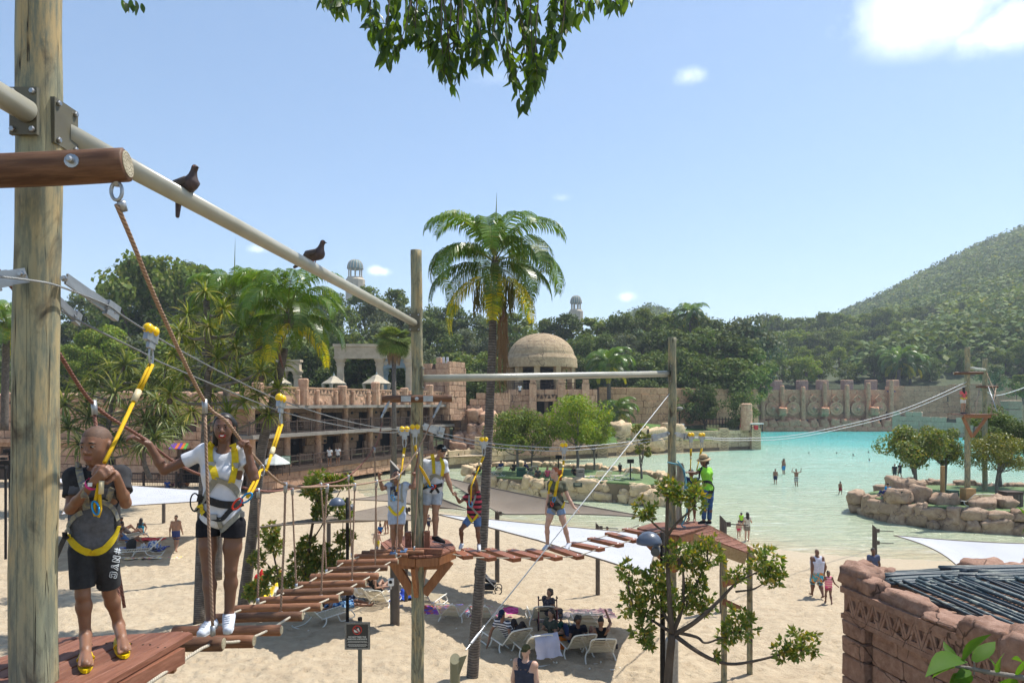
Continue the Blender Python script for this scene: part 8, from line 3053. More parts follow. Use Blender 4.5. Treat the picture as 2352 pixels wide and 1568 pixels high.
 if face or style=='shaved':
  mats_+=[STUB,lips]
  fc=v[F].mean(1)-np.array(c)
  x,y,z=[fc@np.array(q)/hs for q in(r,f,uu)]
  mi=np.zeros(len(F),int)
  if style=='shaved':
   mi[(z>.045-np.clip(y,-.1,.0)*-.55+np.clip(y-.03,0,1)*.55)&(np.abs(x)<.12)&(z>-.06)]=1
  if face:
   mi[(z>-.0815)&(z<-.0525)&(np.abs(x)<.031-np.abs(z+.066)*.6)&(y>.07)]=2
 link('body',np_mesh('body',v,F,mats_,True,mi),t)
 if face:
  for s in(-1,1):
   e=hp(s*.030,.074,.006)
   if face>1:
    MB().blob(e,(.0135*hs,.0135*hs,.0068*hs),12,8).build('eye',EYEW,t,smooth=True)
    ed=vec(eyes_dir).normalized()if eyes_dir else f
    MB().blob(e+ed*.0085*hs,(.0072*hs,)*3,10,6).build('iris',EYED,t,smooth=True)
    for zz,th in((.0115,.0045),(-.008,.0028)):
     MB().tube([hp(s*(.030+q*.018),.0865-abs(q)*.008,.006+zz-abs(q)*.005)for q in(-1,-.5,0,.5,1)],th*hs,6).build('eyelid',mats_[0],t,smooth=True)
   else:
    MB().blob(e+f*.010*hs,(.012*hs,.007*hs,.007*hs),8,6).build('eye',EYED,t,smooth=True)
   MB().tube([hp(s*(.030+q*.021),.0915-abs(q+.3)*.012,.030-q*q*.006)for q in(-1,-.4,.3,1)],[.003*hs,.0042*hs,.004*hs,.002*hs],6).build('eyebrow',HAIR if hair is not HAIRR else HAIRR,t,smooth=True)
  if smile==1:
   MB().tube([hp(q*.026,.0905-q*q*.011,-.0660+q*q*.008)for q in(-1,-.5,0,.5,1)],[.003*hs,.0062*hs,.0072*hs,.0062*hs,.003*hs],6,flat=1.0).build('teeth',TEETH,t,smooth=True)
  if smile==2:
   MB().blob(hp(0,.083,-.07),(.02*hs,.012*hs,.021*hs),10,8).build('open_mouth',plain('mouth_dark',(.05,.008,.008)),t,smooth=True)
   MB().tube([hp(q*.015,.093,-.056)for q in(-1,0,1)],.0045*hs,6).build('teeth',TEETH,t,smooth=True)
 off=.008+vox*.25
 def grow(pr,o=off):
  return[(p[0],p[1],p[2],p[3]+o,p[4]+o,p[5])if p[0]=='c' else(p[0],p[1],p[2],tuple(x+o for x in p[3]),p[4])for p in pr]
 def put(name,prims,m,mi_fn=None):
  v,F=surf(prims,vox)
  if len(F):
   mi=mi_fn(v[F].mean(1))if mi_fn else None
   return link(name,np_mesh(name,v,F,m,True,mi),t)
 if top is not None:
  tp=top if isinstance(top,(list,tuple))else[top]
  pr=[p for p in grow(tors+([q for q in b if q[0]=='e'][:2]if fem else[]),off*1.15)]
  cuts=[]
  for q in 'LR':
   if sleeve>0:
    ad=(J['e'+q]-J['s'+q])
    pr+=[('c',J['s'+q],J['s'+q]+ad*(sleeve+.1),.046*g+off*1.2,.043*g+off*2.2,.025)]
    cuts.append(('x',J['s'+q]+ad*sleeve,ad.normalized(),.13*u))
   else:
    cuts.append(('x',J['s'+q]*1.0-(J['s'+q]-J['nk'])*.25,(J['s'+q]-J['nk']).normalized(),.16*u))
  cuts.append(('x',J['pv']-sp*(.10+waist)*u,-sp,.3*u))
  cuts.append(('s',J['nk']+sp*.055*u+front*.03*u,.088*u))
  if isinstance(top,(list,tuple)):
   tr_=J['pv']
   fn_=lambda P_:((np.abs((P_-np.array(J['ch']))@np.array(side))<.15*u)&((P_-np.array(J['ch']))@np.array(sp)<.03*u)).astype(int)
   put('shirt',pr+cuts,tp,fn_)
  else:
   put('shirt',pr+cuts,top)
 if bottom is not None:
  pr=[p for p in grow(tors[:2]+tors[2:4],off*.9)]
  pr=[pr[1],pr[3]]
  cuts=[]
  for q in 'LR':
   h,k,a=J['h'+q],J['k'+q],J['a'+q]
   if hem<=1:
    e=h.lerp(k,hem+.08)
    pr.append(('c',h,e,.088*g+off,(.069 if hem>.5 else .084)*g+off*1.6,.015))
    cuts.append(('x',h.lerp(k,hem),(k-h).normalized(),.115*u))
   else:
    pr+=grow(legs[q])+[('c',k,a,.056*g+off,.044*u+off,.03)]
    cuts.append(('x',k.lerp(a,hem-1),(a-k).normalized(),.12*u))
  cuts.append(('x',J['pv']+sp*(.06+max(waist,0)*0)*u,sp,.3*u))
  put('shorts' if hem<=1 else 'trousers',pr+cuts,bottom)
 if shoes is not None:
  for q in 'LR':
   a,to=J['a'+q],J['t'+q]
   dn=Vector((0,0,1))
   hl=a-(to-a).normalized()*.03*u+dn*-.025*u
   pr=[('c',hl,to,.042*u,.034*u,.02),('c',a,a.lerp(to,.6)-dn*.005,.044*u,.034*u,.03),('x',a+dn*.025*u,dn,.1*u)]
   put('shoe',pr,shoes)
   if face:
    zb=min(hl.z-.04*u,to.z-.032*u)
    td=(to-hl)
    td.z=0
    td.normalize()
    MB().tube([Vector((hl.x,hl.y,zb+.012*u))-td*.02*u,Vector((hl.x,hl.y,zb+.012*u)).lerp(Vector((to.x,to.y,zb+.012*u)),.6),Vector((to.x,to.y,zb+.012*u))+td*.015*u],[.036*u,.042*u,.032*u],12,flat=.3,up=(0,0,1)).build('sole',cloth((.55,.55,.55)),t,smooth=True)
 hr=None
 if style in('short','bob','pony','curly','long','bun'):
  hr=[('e',hp(0,-.016,.036),R3,((.088 if face>1 else .080)*hs,.099*hs,.094*hs),.02)]
  if style=='curly':
   for i in range(26):
    a=i*2.4
    zz=-.09+.17*(i/26)
    hr.append(('e',hp(math.cos(a)*.075,-.03+math.sin(a)*.06-.015,zz),R3,(.034*hs,)*3,.012))
  if style in('bob','long'):
   dn=.135 if style=='bob' else .26
   for s in(-1,1):
    hr.append(('c',hp(s*.068,-.035,.02),hp(s*.076,-.045,-dn),.034*hs,.030*hs,.03))
   hr.append(('c',hp(0,-.075,.02),hp(0,-.08,-dn-.01),.055*hs,.045*hs,.03))
  if style=='pony':
   hr+=[('c',hp(0,-.09,.05),hp(0,-.15,.02),.03*hs,.045*hs,.02),('c',hp(0,-.15,.02),hp(0,-.16,-.2),.05*hs,.022*hs,.02)]
  if style=='bun':
   hr.append(('e',hp(0,-.09,.08),R3,(.04*hs,)*3,.02))
  hr+=[('x',hp(0,.052,.052),(f-uu*.75).normalized(),.11*hs)]
  if style in('short',):
   hr+=[('x',hp(0,-.02,-.03),-uu,.16*hs),('x',hp(0,.03,.03),(f*.9-uu*.6).normalized(),.12*hs)]
  else:
   hr+=[('x',hp(0,.035,-.02),f,.11*hs)]
  put('hair',hr,hair)
 if cap is not None:
  pr=[('e',hp(0,-.01,.045),R3,(.084*hs,.104*hs,.088*hs),.01),('x',hp(0,0,.042),-uu,.2*hs)]
  put('cap',pr,cap)
  MB().add([tuple(hp(x,y,z))for x,y,z in((-.068,.06,.047),(.068,.06,.047),(.06,.13,.034),(.0,.155,.034),(-.06,.13,.034),(-.068,.06,.04),(.068,.06,.04),(.06,.13,.027),(0,.155,.027),(-.06,.13,.027))],[(0,1,2,3,4),(9,8,7,6,5),(1,6,7,2),(2,7,8,3),(3,8,9,4),(4,9,5,0)]).build('cap_peak',cap,t)
 t_=dict(o=t,J=J,hp=hp,base=base,f=f,r=r,u_=uu,hs=hs,front=front,side=side,sp=sp,u=u)
 return t_
def bvh_of(pd):
 vs,fs,n=[],[],0
 for ch in COL.objects:
  if ch.parent==pd['o']and ch.type=='MESH' and ch.name.split('.')[0]in('body','shirt','shorts','trousers'):
   me=ch.data
   vs+=[v.co+pd['base']for v in me.vertices]
   fs+=[tuple(i+n for i in p.vertices)for p in me.polygons]
   n+=len(me.vertices)
 return BVHTree.FromPolygons(vs,fs)
CAMP=Vector((0,0,HC))
def lay(bv,px,py,Y,off=.004):
 d=(P(px,py,10)-CAMP).normalized()
 h=bv.ray_cast(CAMP,d)
 if h[0]is not None and abs(h[0].y-Y)<.5:
  n=h[1]if h[1].dot(d)<0 else-h[1]
  return h[0]+n*off,n,h[0].y
 return P(px,py,Y),Vector((0,-1,0)),Y
def strap(pd,bv,name,pts,w,m,t=.004,n=8,closed=False):
 """webbing laid on the body along survey points"""
 q=spline([Vector((x,y,0))for x,y in pts],n)
 Y=pd['J']['ch'].y+pd['base'].y-.1
 P_,N_=[],[]
 for p in q:
  a,nn,Y=lay(bv,p.x,p.y,Y)
  P_.append(a-pd['base'])
  N_.append(nn)
 for _ in range(2):
  P_=[P_[0]]+[(P_[i-1]+P_[i]*2+P_[i+1])/4 for i in range(1,len(P_)-1)]+[P_[-1]]
  N_=[N_[0]]+[(N_[i-1]+N_[i]*2+N_[i+1])for i in range(1,len(N_)-1)]+[N_[-1]]
 P_=[p+n.normalized()*.003 for p,n in zip(P_,N_)]
 return MB().ribbon(P_,N_,w,t).build(name,m,pd['o'])
M_HY=basic('web_yellow',(.66,.50,.015),(.56,.41,.01),rough=.75,scale=40)
M_HG=basic('web_grey',(.30,.29,.24),(.22,.215,.18),rough=.75,scale=40)
M_HK=basic('web_black',(.022,.022,.024),(.015,.015,.016),rough=.7,scale=40)
M_HP=basic('web_pattern',(.34,.31,.20),(.16,.17,.19),rough=.75,scale=55,detail=1)
M_BLUE=plain('karabiner_blue',(.02,.25,.55),.3,.5)
M_REDA=plain('karabiner_red',(.6,.04,.02),.3,.3)
def karab(pd,px,py,Y,s,m,ang=0.0):
 c=P(px,py,Y)-pd['base']
 MB().tube([c+Vector((math.cos(a)*.016*s*math.cos(ang)-math.sin(a)*.034*s*math.sin(ang),0,math.cos(a)*.016*s*math.sin(ang)+math.sin(a)*.034*s*math.cos(ang)))for a in[2*PI*i/16 for i in range(17)]],.0048*s,8).build('karabiner',m,pd['o'],smooth=True)
 # the boy on the near deck
def Zb(x,y):
 return(114.8+x*.396,947.4+y*.396)
J=jpx(4.15,dict(hd=(*Zb(268,188),-.02),nk=(*Zb(268,312),0),ch=(*Zb(268,440),0),pv=(*Zb(250,745),.02),sL=(*Zb(140,372),-.02),sR=(*Zb(408,360),.04),eL=(*Zb(118,560),-.10),eR=(*Zb(440,525),-.06),wL=(*Zb(252,402),-.24),wR=(*Zb(385,365),-.20),hL=(*Zb(185,800),0),hR=(*Zb(322,800),.05),kL=(*Zb(190,1055),-.02),kR=(*Zb(345,1045),.12),aL=(*Zb(200,1385),0),aR=(*Zb(372,1322),.16)))
zf=DZ1+.03
J['aL']=Vector((J['aL'].x,4.16,zf+.085))
J['aR']=Vector((J['aR'].x,4.36,zf+.085))
J['tL']=G(*Zb(208,1452),zf+.02)
J['tR']=G(*Zb(432,1372),zf+.02)
M_TEEB=basic('tee_black',(.035,.035,.038),(.022,.022,.025),rough=.9,scale=30,bmp=.6,bsc=9,bd=.02)
M_TEEG=basic('tee_grey',(.12,.125,.145),(.085,.09,.105),rough=.9,scale=40,bmp=.6,bsc=9,bd=.02)
M_SHB=basic('shorts_black',(.030,.031,.034),(.02,.021,.023),rough=.9,scale=30,bmp=.6,bsc=8,bd=.02)
BOY=person('boy in black shirt and shorts with yellow sandals clutching the yellow rope',J,1.43,'b',.0062,(-.06,-1,-.13),top=[M_TEEB,M_TEEG],bottom=M_SHB,style='shaved',face=2,headk=1.12,sleeve=.62,hem=.84,girth=.90,hands={'L':((.75,-.25,.55),(.1,.9,.25),1.2,1.0,-1),'R':((-.85,-.12,.30),(0,.9,-.45),1.3,.7,1)},eyes_dir=(-.35,-.9,-.3),waist=-.02,smile=0)
bv=bvh_of(BOY)
strap(BOY,bv,'shoulder_strap',[Zb(*p)for p in((160,300),(178,360),(200,470),(215,560))],.038,M_HP)
strap(BOY,bv,'shoulder_strap',[Zb(*p)for p in((365,435),(350,465),(335,500),(315,532))],.034,M_HP)
strap(BOY,bv,'side_strap',[Zb(*p)for p in((100,690),(120,640),(150,600),(190,575))],.028,M_HP)
strap(BOY,bv,'side_strap',[Zb(*p)for p in((388,620),(365,560),(330,525),(300,510))],.026,M_HP)
strap(BOY,bv,'chest_strap',[Zb(*p)for p in((215,505),(270,492),(335,505))],.022,M_HK)
strap(BOY,bv,'leg_loop',[Zb(*p)for p in((102,700),(150,765),(205,800),(252,808),(310,790),(365,725),(392,655))],.043,M_HY)
strap(BOY,bv,'hip_strap',[Zb(*p)for p in((88,690),(92,720),(108,712))],.03,M_HK)
MB().ribbon([P(*Zb(40,830),4.2)-BOY['base'],P(*Zb(70,760),4.12)-BOY['base'],P(*Zb(95,705),4.08)-BOY['base']],[(-.3,-1,0)]*3,.035).build('side_strap',M_HK,BOY['o'])
MB().tube([P(*Zb(*p),3.90)-BOY['base']for p in((292,395),(288,480),(292,560),(280,602),(262,596),(254,560),(270,480),(284,400))],.010,8).build('rope_loop',M_YROPE,BOY['o'],smooth=True)
MB().tube([P(*Zb(300,395),3.885)-BOY['base'],P(*Zb(296,470),3.885)-BOY['base']],.014,8).build('rope_sleeve',M_SLEEVE,BOY['o'],smooth=True)
karab(BOY,*Zb(264,552),3.885,1.15,M_BLUE,.25)
w_,e_=BOY['J']['wL'],BOY['J']['eL']
d_=(e_-w_).normalized()
MB().tube([w_+d_*.010,w_+d_*.030],.036,16,caps=False).build('wristband',plain('band_pink',(.65,.03,.30)),BOY['o'],smooth=True)
MB().ribbon([w_+d_*.020+Vector((x,-.0375+abs(x)*.25,0))for x in(.0,.012,.022)],[(.3,-1,.1)]*3,.022).build('wristband_tag',plain('band_white',(.7,.7,.68)),BOY['o'])
hashes={'#':[[(.3,0),(.4,1)],[(.62,0),(.72,1)],[(.1,.35),(.9,.35)],[(.12,.68),(.95,.68)]],'N':[[(.08,0),(.34,0),(.34,.55),(.66,0),(.92,0),(.92,1),(.66,1),(.66,.45),(.34,1),(.08,1),(.08,0)]],'Y':[[(.37,0),(.63,0),(.63,.38),(.95,1),(.68,1),(.5,.62),(.32,1),(.05,1),(.37,.38),(.37,0)]],'C':[[(.92,.12),(.92,.36),(.68,.36),(.66,.22),(.38,.22),(.36,.78),(.66,.78),(.68,.64),(.92,.64),(.92,.9),(.8,1),(.2,1),(.08,.88),(.08,.12),(.2,0),(.8,0),(.92,.12)]]}
A0,A1=Vector(Zb(394,778)),Vector(Zb(362,962))
dl=(A1-A0)/4
dw=Vector((-dl.y,dl.x)).normalized()*-15.5
for i,ch_ in enumerate('#NYC'):
 for st_ in hashes[ch_]:
  q=[A0+dl*(i+.08+.84*x)+dw*(y-.5)for x,y in st_]
  q=[a.lerp(b,k/4)for a,b in zip(q[:-1],q[1:])for k in range(4)]+[q[-1]]
  Yk=4.1
  pp=[]
  for p in q:
   a,nn,Yk=lay(bv,p.x,p.y,Yk,.003)
   pp.append(a-BOY['base'])
  MB().tube(pp,.0021 if ch_!='#' else .004,5).build('letter_outline',plain('print_white',(.62,.66,.68),.8),BOY['o'])
for q in 'LR':
 a,to=BOY['J']['a'+q],BOY['J']['t'+q]
 td=Vector((to.x-a.x,to.y-a.y,0)).normalized()
 hl=Vector((a.x,a.y,0))-td*.065
 tp=Vector((to.x,to.y,0))+td*.038
 zs_=zf-BOY['base'].z
 sd=Vector((-td.y,td.x,0))
 pol=[]
 for k in range(20):
  an=2*PI*k/20
  xx,yy=math.cos(an),math.sin(an)
  pol.append((hl.lerp(tp,.5+.5*xx)+sd*yy*(.040+.006*xx)))
 MB().prism([(p.x,p.y)for p in pol],zs_-.026,zs_-.006).build('sandal_sole',plain('sandal_yellow',(.72,.50,.0),.5),BOY['o'])
 top_=hl.lerp(tp,.80)+Vector((0,0,zs_+.012))
 for s in(-1,1):
  e=hl.lerp(tp,.56)+sd*s*.041+Vector((0,0,zs_-.01))
  MB().tube(spline([top_,top_.lerp(e,.4)+Vector((0,0,.028)),top_.lerp(e,.8)+Vector((0,0,.016))+sd*s*.006,e],5),.0055,8).build('sandal_strap',plain('sandal_yellow',(.72,.50,.0),.5),BOY['o'],smooth=True)
  # the smiling woman
def Zw(x,y):
 return(287.1+x*.3662,918.7+y*.3662)
J=jpx(5.35,dict(hd=(*Zw(622,172),-.02),nk=(*Zw(622,310),0),ch=(*Zw(612,470),0),pv=(*Zw(603,735),0),sL=(*Zw(500,325),.0),sR=(*Zw(735,332),.02),eL=(*Zw(245,440),-.05),eR=(*Zw(810,490),-.05),wL=(*Zw(150,275),-.12),wR=(*Zw(775,335),-.06),hL=(*Zw(520,780),0),hR=(*Zw(685,780),0),kL=(*Zw(522,1060),-.04),kR=(*Zw(663,1065),-.02),aL=(*Zw(537,1395),-.1),aR=(*Zw(652,1350),.0),tL=(*Zw(480,1462),-.25),tR=(*Zw(645,1440),-.16)))
M_WTEE=basic('tee_white',(.66,.67,.70),(.58,.59,.63),rough=.85,scale=12,bmp=.5,bsc=9,bd=.02)
WOM=person('smiling woman in white shirt and black shorts crossing the log bridge',J,1.76,'a',.0075,(.20,-.98,-.02),top=M_WTEE,bottom=cloth((.018,.018,.022)),shoes=cloth((.62,.66,.72)),hair=HAIR,style='bob',face=2,fem=1,smile=1,lips=LIPR,headk=.93,sleeve=.50,hem=.27,girth=.88,hands={'L':((-.75,-.2,.55),(.2,.3,-.9),1.15,.8,-1),'R':((-.1,-.3,.9),(-.3,-.6,-.2),1.15,1.7,1)},waist=.05)
bv=bvh_of(WOM)
strap(WOM,bv,'shoulder_strap',[Zw(*p)for p in((540,275),(528,320),(540,400),(572,495))],.052,M_HY)
strap(WOM,bv,'shoulder_strap',[Zw(*p)for p in((675,275),(690,320),(690,400),(665,515))],.052,M_HY)
strap(WOM,bv,'chest_strap',[Zw(*p)for p in((535,540),(570,500),(610,505),(670,535),(715,600))],.05,M_HG)
strap(WOM,bv,'waist_belt',[Zw(*p)for p in((455,610),(520,625),(600,650),(680,655),(740,640))],.058,M_HK)
strap(WOM,bv,'side_strap',[Zw(*p)for p in((560,500),(530,560),(490,640),(450,700))],.045,M_HG)
strap(WOM,bv,'leg_strap',[Zw(*p)for p in((475,665),(510,715),(560,740),(610,745),(650,700),(690,660))],.036,M_HK)
strap(WOM,bv,'leg_loop',[Zw(*p)for p in((590,745),(605,790),(612,815),(640,785),(690,735),(740,690))],.04,M_HG)
strap(WOM,bv,'yellow_tab',[Zw(*p)for p in((468,655),(485,690),(498,712))],.045,M_HY)
for p in((545,405),(690,410),(556,730),(722,715)):
 c,nn,_=lay(bv,*Zw(*p),5.2,.006)
 MB().box(c-WOM['base'],(.055,.02,.04)).build('buckle',M_GALV,WOM['o'])
karab(WOM,*Zw(762,612),5.12,1.5,M_BLUE,-.9)
karab(WOM,*Zw(705,650),5.12,1.5,M_REDA,-.7)
MB().tube([P(*Zw(438,640),5.28)-WOM['base']+Vector((.035*math.cos(a),0,.07*math.sin(a)))for a in[2*PI*i/16 for i in range(17)]],.006,6).build('gear_loop',M_HK,WOM['o'],smooth=True)
for sx in(0,1):
 MB().tube(spline([P(*Zw(765,612),5.12)-WOM['base'],P(*Zw(778+sx*22,570),5.15)-WOM['base'],P(*Zw(815+sx*18,500),5.3)-WOM['base'],P(*Zw(852,440),5.5)-WOM['base'],P(612,1080,5.7)-WOM['base']],5),.011,8).build('lanyard_rope',M_YROPE,WOM['o'],smooth=True)
MB().tube([P(*Zw(860,440),5.55)-WOM['base']+Vector((.018*math.cos(a),0,.045*math.sin(a)))for a in[2*PI*i/14 for i in range(15)]],.006,6).build('karabiner',M_GALV,WOM['o'],smooth=True)
for q in 'LR':
 a,to=WOM['J']['a'+q],WOM['J']['t'+q]
 for k in range(4):
  p=a.lerp(to,.35+.15*k)+Vector((0,-.03,.038))
  MB().tube([p+Vector((-.022,0,-.004)),p+Vector((.022,0,.004))],.0035,5).build('lace',cloth((.25,.3,.4)),WOM['o'])
  # the middle group
def Zm(x,y):
 return(803.9+x*.25634,890+y*.25634)
J=jpx(11.62,dict(hd=Zm(415,792),nk=Zm(420,868),ch=Zm(424,950),pv=Zm(420,1110),sL=Zm(352,880),sR=Zm(496,876),eL=(*Zm(290,905),-.1),eR=(*Zm(572,892),-.05),wL=(*Zm(262,800),-.15),wR=(*Zm(580,800),.0),hL=Zm(380,1140),hR=Zm(460,1140),kL=(*Zm(385,1265),-.05),kR=(*Zm(452,1262),-.05),aL=Zm(390,1432),aR=Zm(448,1405),tL=(*Zm(386,1462),-.14),tR=(*Zm(478,1448),-.12)))
YB_=person('yelling boy in pale blue clothes gripping ropes at the log bridge end',J,1.45,'b',.011,(.12,-.95,.28),top=cloth((.42,.47,.55)),bottom=cloth((.40,.45,.55)),shoes=None,style='short',hair=HAIR,face=1,smile=2,headk=1.08,sleeve=.5,hem=.68,hands={'L':((0,-.1,1),(.5,-.6,0),1.0,2.0,1),'R':((0,-.1,1),(-.5,-.6,0),1.0,2.0,-1)})
bv=bvh_of(YB_)
for pts,w,m in((((385,860),(380,930),(370,1020)),.035,M_HG),(((470,860),(460,940),(470,1030)),.035,M_HG),(((350,1060),(380,1110),(420,1135),(455,1110),(480,1060)),.05,M_HY),(((365,1010),(410,1000),(480,1015)),.03,M_HG)):
 strap(YB_,bv,'harness_strap',[Zm(*p)for p in pts],w,m)
karab(YB_,*Zm(385,985),11.4,1.6,M_BLUE,.5)
for(x,y),w,h in(((375,930),.05,.16),((395,915),.04,.13),((412,940),.05,.1)):
 c,nn,_=lay(bv,*Zm(x,y),11.5,.004)
 MB().box(c-YB_['base'],(w,.004,h)).build('shirt_print',cloth((.05,.05,.07)),YB_['o'])
for q in 'LR':
 to=YB_['J']['t'+q]
 MB().box(to+Vector((0,.06,-.03)),(.09,.24,.025)).build('sandal',cloth((.12,.2,.35)),YB_['o'])
J=jpx(12.45,dict(hd=Zm(818,568),nk=Zm(790,645),ch=Zm(760,740),pv=Zm(735,925),sL=(*Zm(672,680),.05),sR=(*Zm(838,680),-.05),eL=(*Zm(578,722),.05),eR=(*Zm(880,830),-.05),wL=(*Zm(606,640),-.05),wR=(*Zm(910,918),-.05),hL=Zm(692,955),hR=Zm(782,955),kL=(*Zm(670,1115),-.05),kR=(*Zm(765,1112),-.05),aL=Zm(632,1370),aR=Zm(765,1338),tL=(*Zm(628,1400),-.16),tR=(*Zm(838,1380),-.1)))
MAN=person('man in black cap, white shirt and pale shorts holding the small boy\'s hand',J,1.84,'c',.0115,(.72,-.66,-.12),top=cloth((.64,.65,.68)),bottom=cloth((.40,.44,.50)),shoes=cloth((.022,.022,.024)),style='short',cap=cloth((.016,.017,.019)),face=1,smile=1,headk=.98,sleeve=.55,hem=.60,waist=-.06,girth=1.06,hands={'L':((.1,-.1,1),(.5,-.6,0),1.0,2.0,-1),'R':((.35,0,-.9),(.5,.1,.3),1.0,1.3,1)})
bv=bvh_of(MAN)
for pts,w,m in((((735,595),(748,660),(755,770)),.065,M_HY),(((815,635),(835,700),(822,790)),.065,M_HY),(((715,800),(770,785),(825,815)),.06,M_HG),(((645,905),(700,880),(770,880),(825,865)),.07,M_HK),(((650,895),(700,850),(740,800)),.05,M_HG),(((720,940),(750,900),(760,880)),.045,M_HK),(((795,940),(775,905),(760,880)),.045,M_HK),(((642,860),(648,890),(652,905)),.07,M_HY)):
 strap(MAN,bv,'harness_strap',[Zm(*p)for p in pts],w,m)
karab(MAN,*Zm(722,882),12.15,1.6,M_BLUE,1.4)
karab(MAN,*Zm(750,890),12.15,1.4,M_REDA,-.9)
for dx in(0,14):
 MB().tube(spline([P(962,1068,11.9)-MAN['base'],P(*Zm(640+dx,740),12.0)-MAN['base'],P(*Zm(690+dx,830),12.1)-MAN['base'],P(*Zm(720,880),12.15)-MAN['base']],5),.012,8).build('lanyard_rope',M_YROPE,MAN['o'],smooth=True)
hp,hs=MAN['hp'],MAN['hs']
MB().tube([hp(q*.068,.088-q*q*.035,.012)for q in(-1,-.6,-.1,.1,.6,1)],[.008,.02,.008,.008,.02,.008],8,flat=.9,up=MAN['u_']).build('sunglasses',plain('lens_black',(.01,.01,.012),.15),MAN['o'],smooth=True)
for k in range(5):
 MB().box(hp(-.036+.018*k,.091-abs(k-2)*.004,.075),(.012,.006,.016 if k%2 else .02)).build('cap_lettering',plain('print_white',(.62,.66,.68),.8),MAN['o'])
MB().box(hp(0,.088,.102),(.02,.006,.014)).build('cap_emblem',plain('print_white',(.62,.66,.68),.8),MAN['o'])
for k in range(6):
 c,nn,_=lay(bv,*Zm(640-k*.5,905+k*22),12.3,.005)
 MB().box(c-MAN['base'],(.035,.01,.05)).build('side_print',cloth((.02,.02,.022)),MAN['o'])
def Zr(x,y):
 return(1004.9+x*.18305,1004.9+y*.18305)
J=jpx(12.9,dict(hd=Zr(432,642),nk=Zr(455,722),ch=Zr(463,805),pv=Zr(458,980),sL=Zr(378,738),sR=Zr(505,728),eL=(*Zr(278,805),-.05),eR=(*Zr(492,600),-.05),wL=(*Zr(232,735),-.1),wR=(*Zr(466,482),-.1),hL=Zr(410,1012),hR=Zr(500,1018),kL=(*Zr(295,1150),-.1),kR=(*Zr(505,1180),-.04),aL=Zr(306,1330),aR=Zr(520,1340),tL=(*Zr(278,1385),-.16),tR=(*Zr(525,1412),-.16)))
SB=person('small boy in red and black striped shirt reaching up to his lanyard',J,1.30,'a',.0105,(-.72,-.62,-.25),top=stripes('stripe_red',(.42,.045,.07),(.018,.015,.018),.095),bottom=cloth((.10,.17,.33)),shoes=cloth((.60,.60,.62)),style='shaved',face=1,headk=1.08,sleeve=.5,hem=.60,hands={'L':((-.4,0,.8),(.5,-.6,0),1.0,1.2,1),'R':((-.1,-.1,1),(-.5,-.6,0),1.0,2.0,-1)})
bv=bvh_of(SB)
for pts,w,m in((((400,720),(395,800),(405,870)),.035,M_HG),(((480,720),(460,790),(430,860)),.035,M_HG),(((378,960),(410,1020),(432,1045),(470,1010),(505,960)),.045,M_HY),(((415,860),(470,920),(530,990)),.035,M_HG)):
 strap(SB,bv,'harness_strap',[Zr(*p)for p in pts],w,m)
karab(SB,*Zr(415,825),12.65,1.8,M_BLUE,.2)
MB().tube([P(1092,1093,12.7)-SB['base'],P(*Zr(425,600),12.62)-SB['base'],P(*Zr(418,800),12.65)-SB['base']],.014,8).build('lanyard_rope',M_YROPE,SB['o'],smooth=True)
J=jpx(13.9,dict(hd=Zr(1468,440),nk=Zr(1492,532),ch=Zr(1490,645),pv=Zr(1490,860),sL=Zr(1420,575),sR=Zr(1572,580),eL=(*Zr(1392,750),.08),eR=(*Zr(1648,765),-.03),wL=(*Zr(1362,890),.05),wR=(*Zr(1712,872),-.08),hL=Zr(1435,905),hR=Zr(1545,912),kL=(*Zr(1375,1110),-.05),kR=(*Zr(1598,1120),-.05),aL=Zr(1382,1350),aR=Zr(1648,1328),tL=(*Zr(1330,1398),-.14),tR=(*Zr(1615,1395),-.14)))
RED=person('redheaded woman in olive shirt and denim shorts walking on the plank bridge',J,1.74,'d',.0115,(-.86,-.5,.03),top=cloth((.125,.125,.085)),bottom=cloth((.22,.31,.46)),shoes=cloth((.62,.64,.70)),hair=HAIRR,style='pony',face=1,fem=1,smile=1,headk=.95,sleeve=.48,hem=.25,girth=.9,lips=plain('lips_pink',(.45,.12,.11),.4),hands={'L':((-.1,0,-1),(.8,.2,0),1.0,.4,1),'R':((.8,-.2,-.5),(-.2,.1,-.9),1.0,.5,1)},waist=-.02)
bv=bvh_of(RED)
for pts,w,m in((((1430,545),(1410,600),(1400,700)),.06,M_HY),(((1510,545),(1490,620),(1470,740)),.06,M_HY),(((1400,730),(1440,720),(1500,750)),.05,M_HG),(((1385,830),(1440,840),(1520,830),(1580,800)),.065,M_HK),(((1480,740),(1530,800),(1570,840)),.05,M_HG),(((1395,870),(1440,860),(1470,890),(1500,900)),.045,M_HK),(((1560,880),(1580,840),(1585,800)),.06,M_HY),(((1500,900),(1470,930),(1430,900)),.04,M_HG)):
 strap(RED,bv,'harness_strap',[Zr(*p)for p in pts],w,m)
MB().tube([P(1291,1090,13.75)-RED['base'],P(*Zr(1525,500),13.7)-RED['base'],P(*Zr(1500,640),13.66)-RED['base'],P(*Zr(1462,740),13.65)-RED['base']],.014,8).build('lanyard_rope',M_YROPE,RED['o'],smooth=True)
karab(RED,*Zr(1460,775),13.65,1.6,M_BLUE,-.3)
karab(RED,*Zr(1435,830),13.65,1.5,M_REDA,.2)
c,nn,_=lay(bv,*Zr(1430,665),13.7,.005)
text_part(RED['o'],'shirt_lettering','ORIGINAL',c-RED['base']+Vector((.06,-.012,-.02)),.07,cloth((.04,.04,.035)),.22)
def Zs(x,y):
 return(1435.5+x*.2197,976+y*.2197)
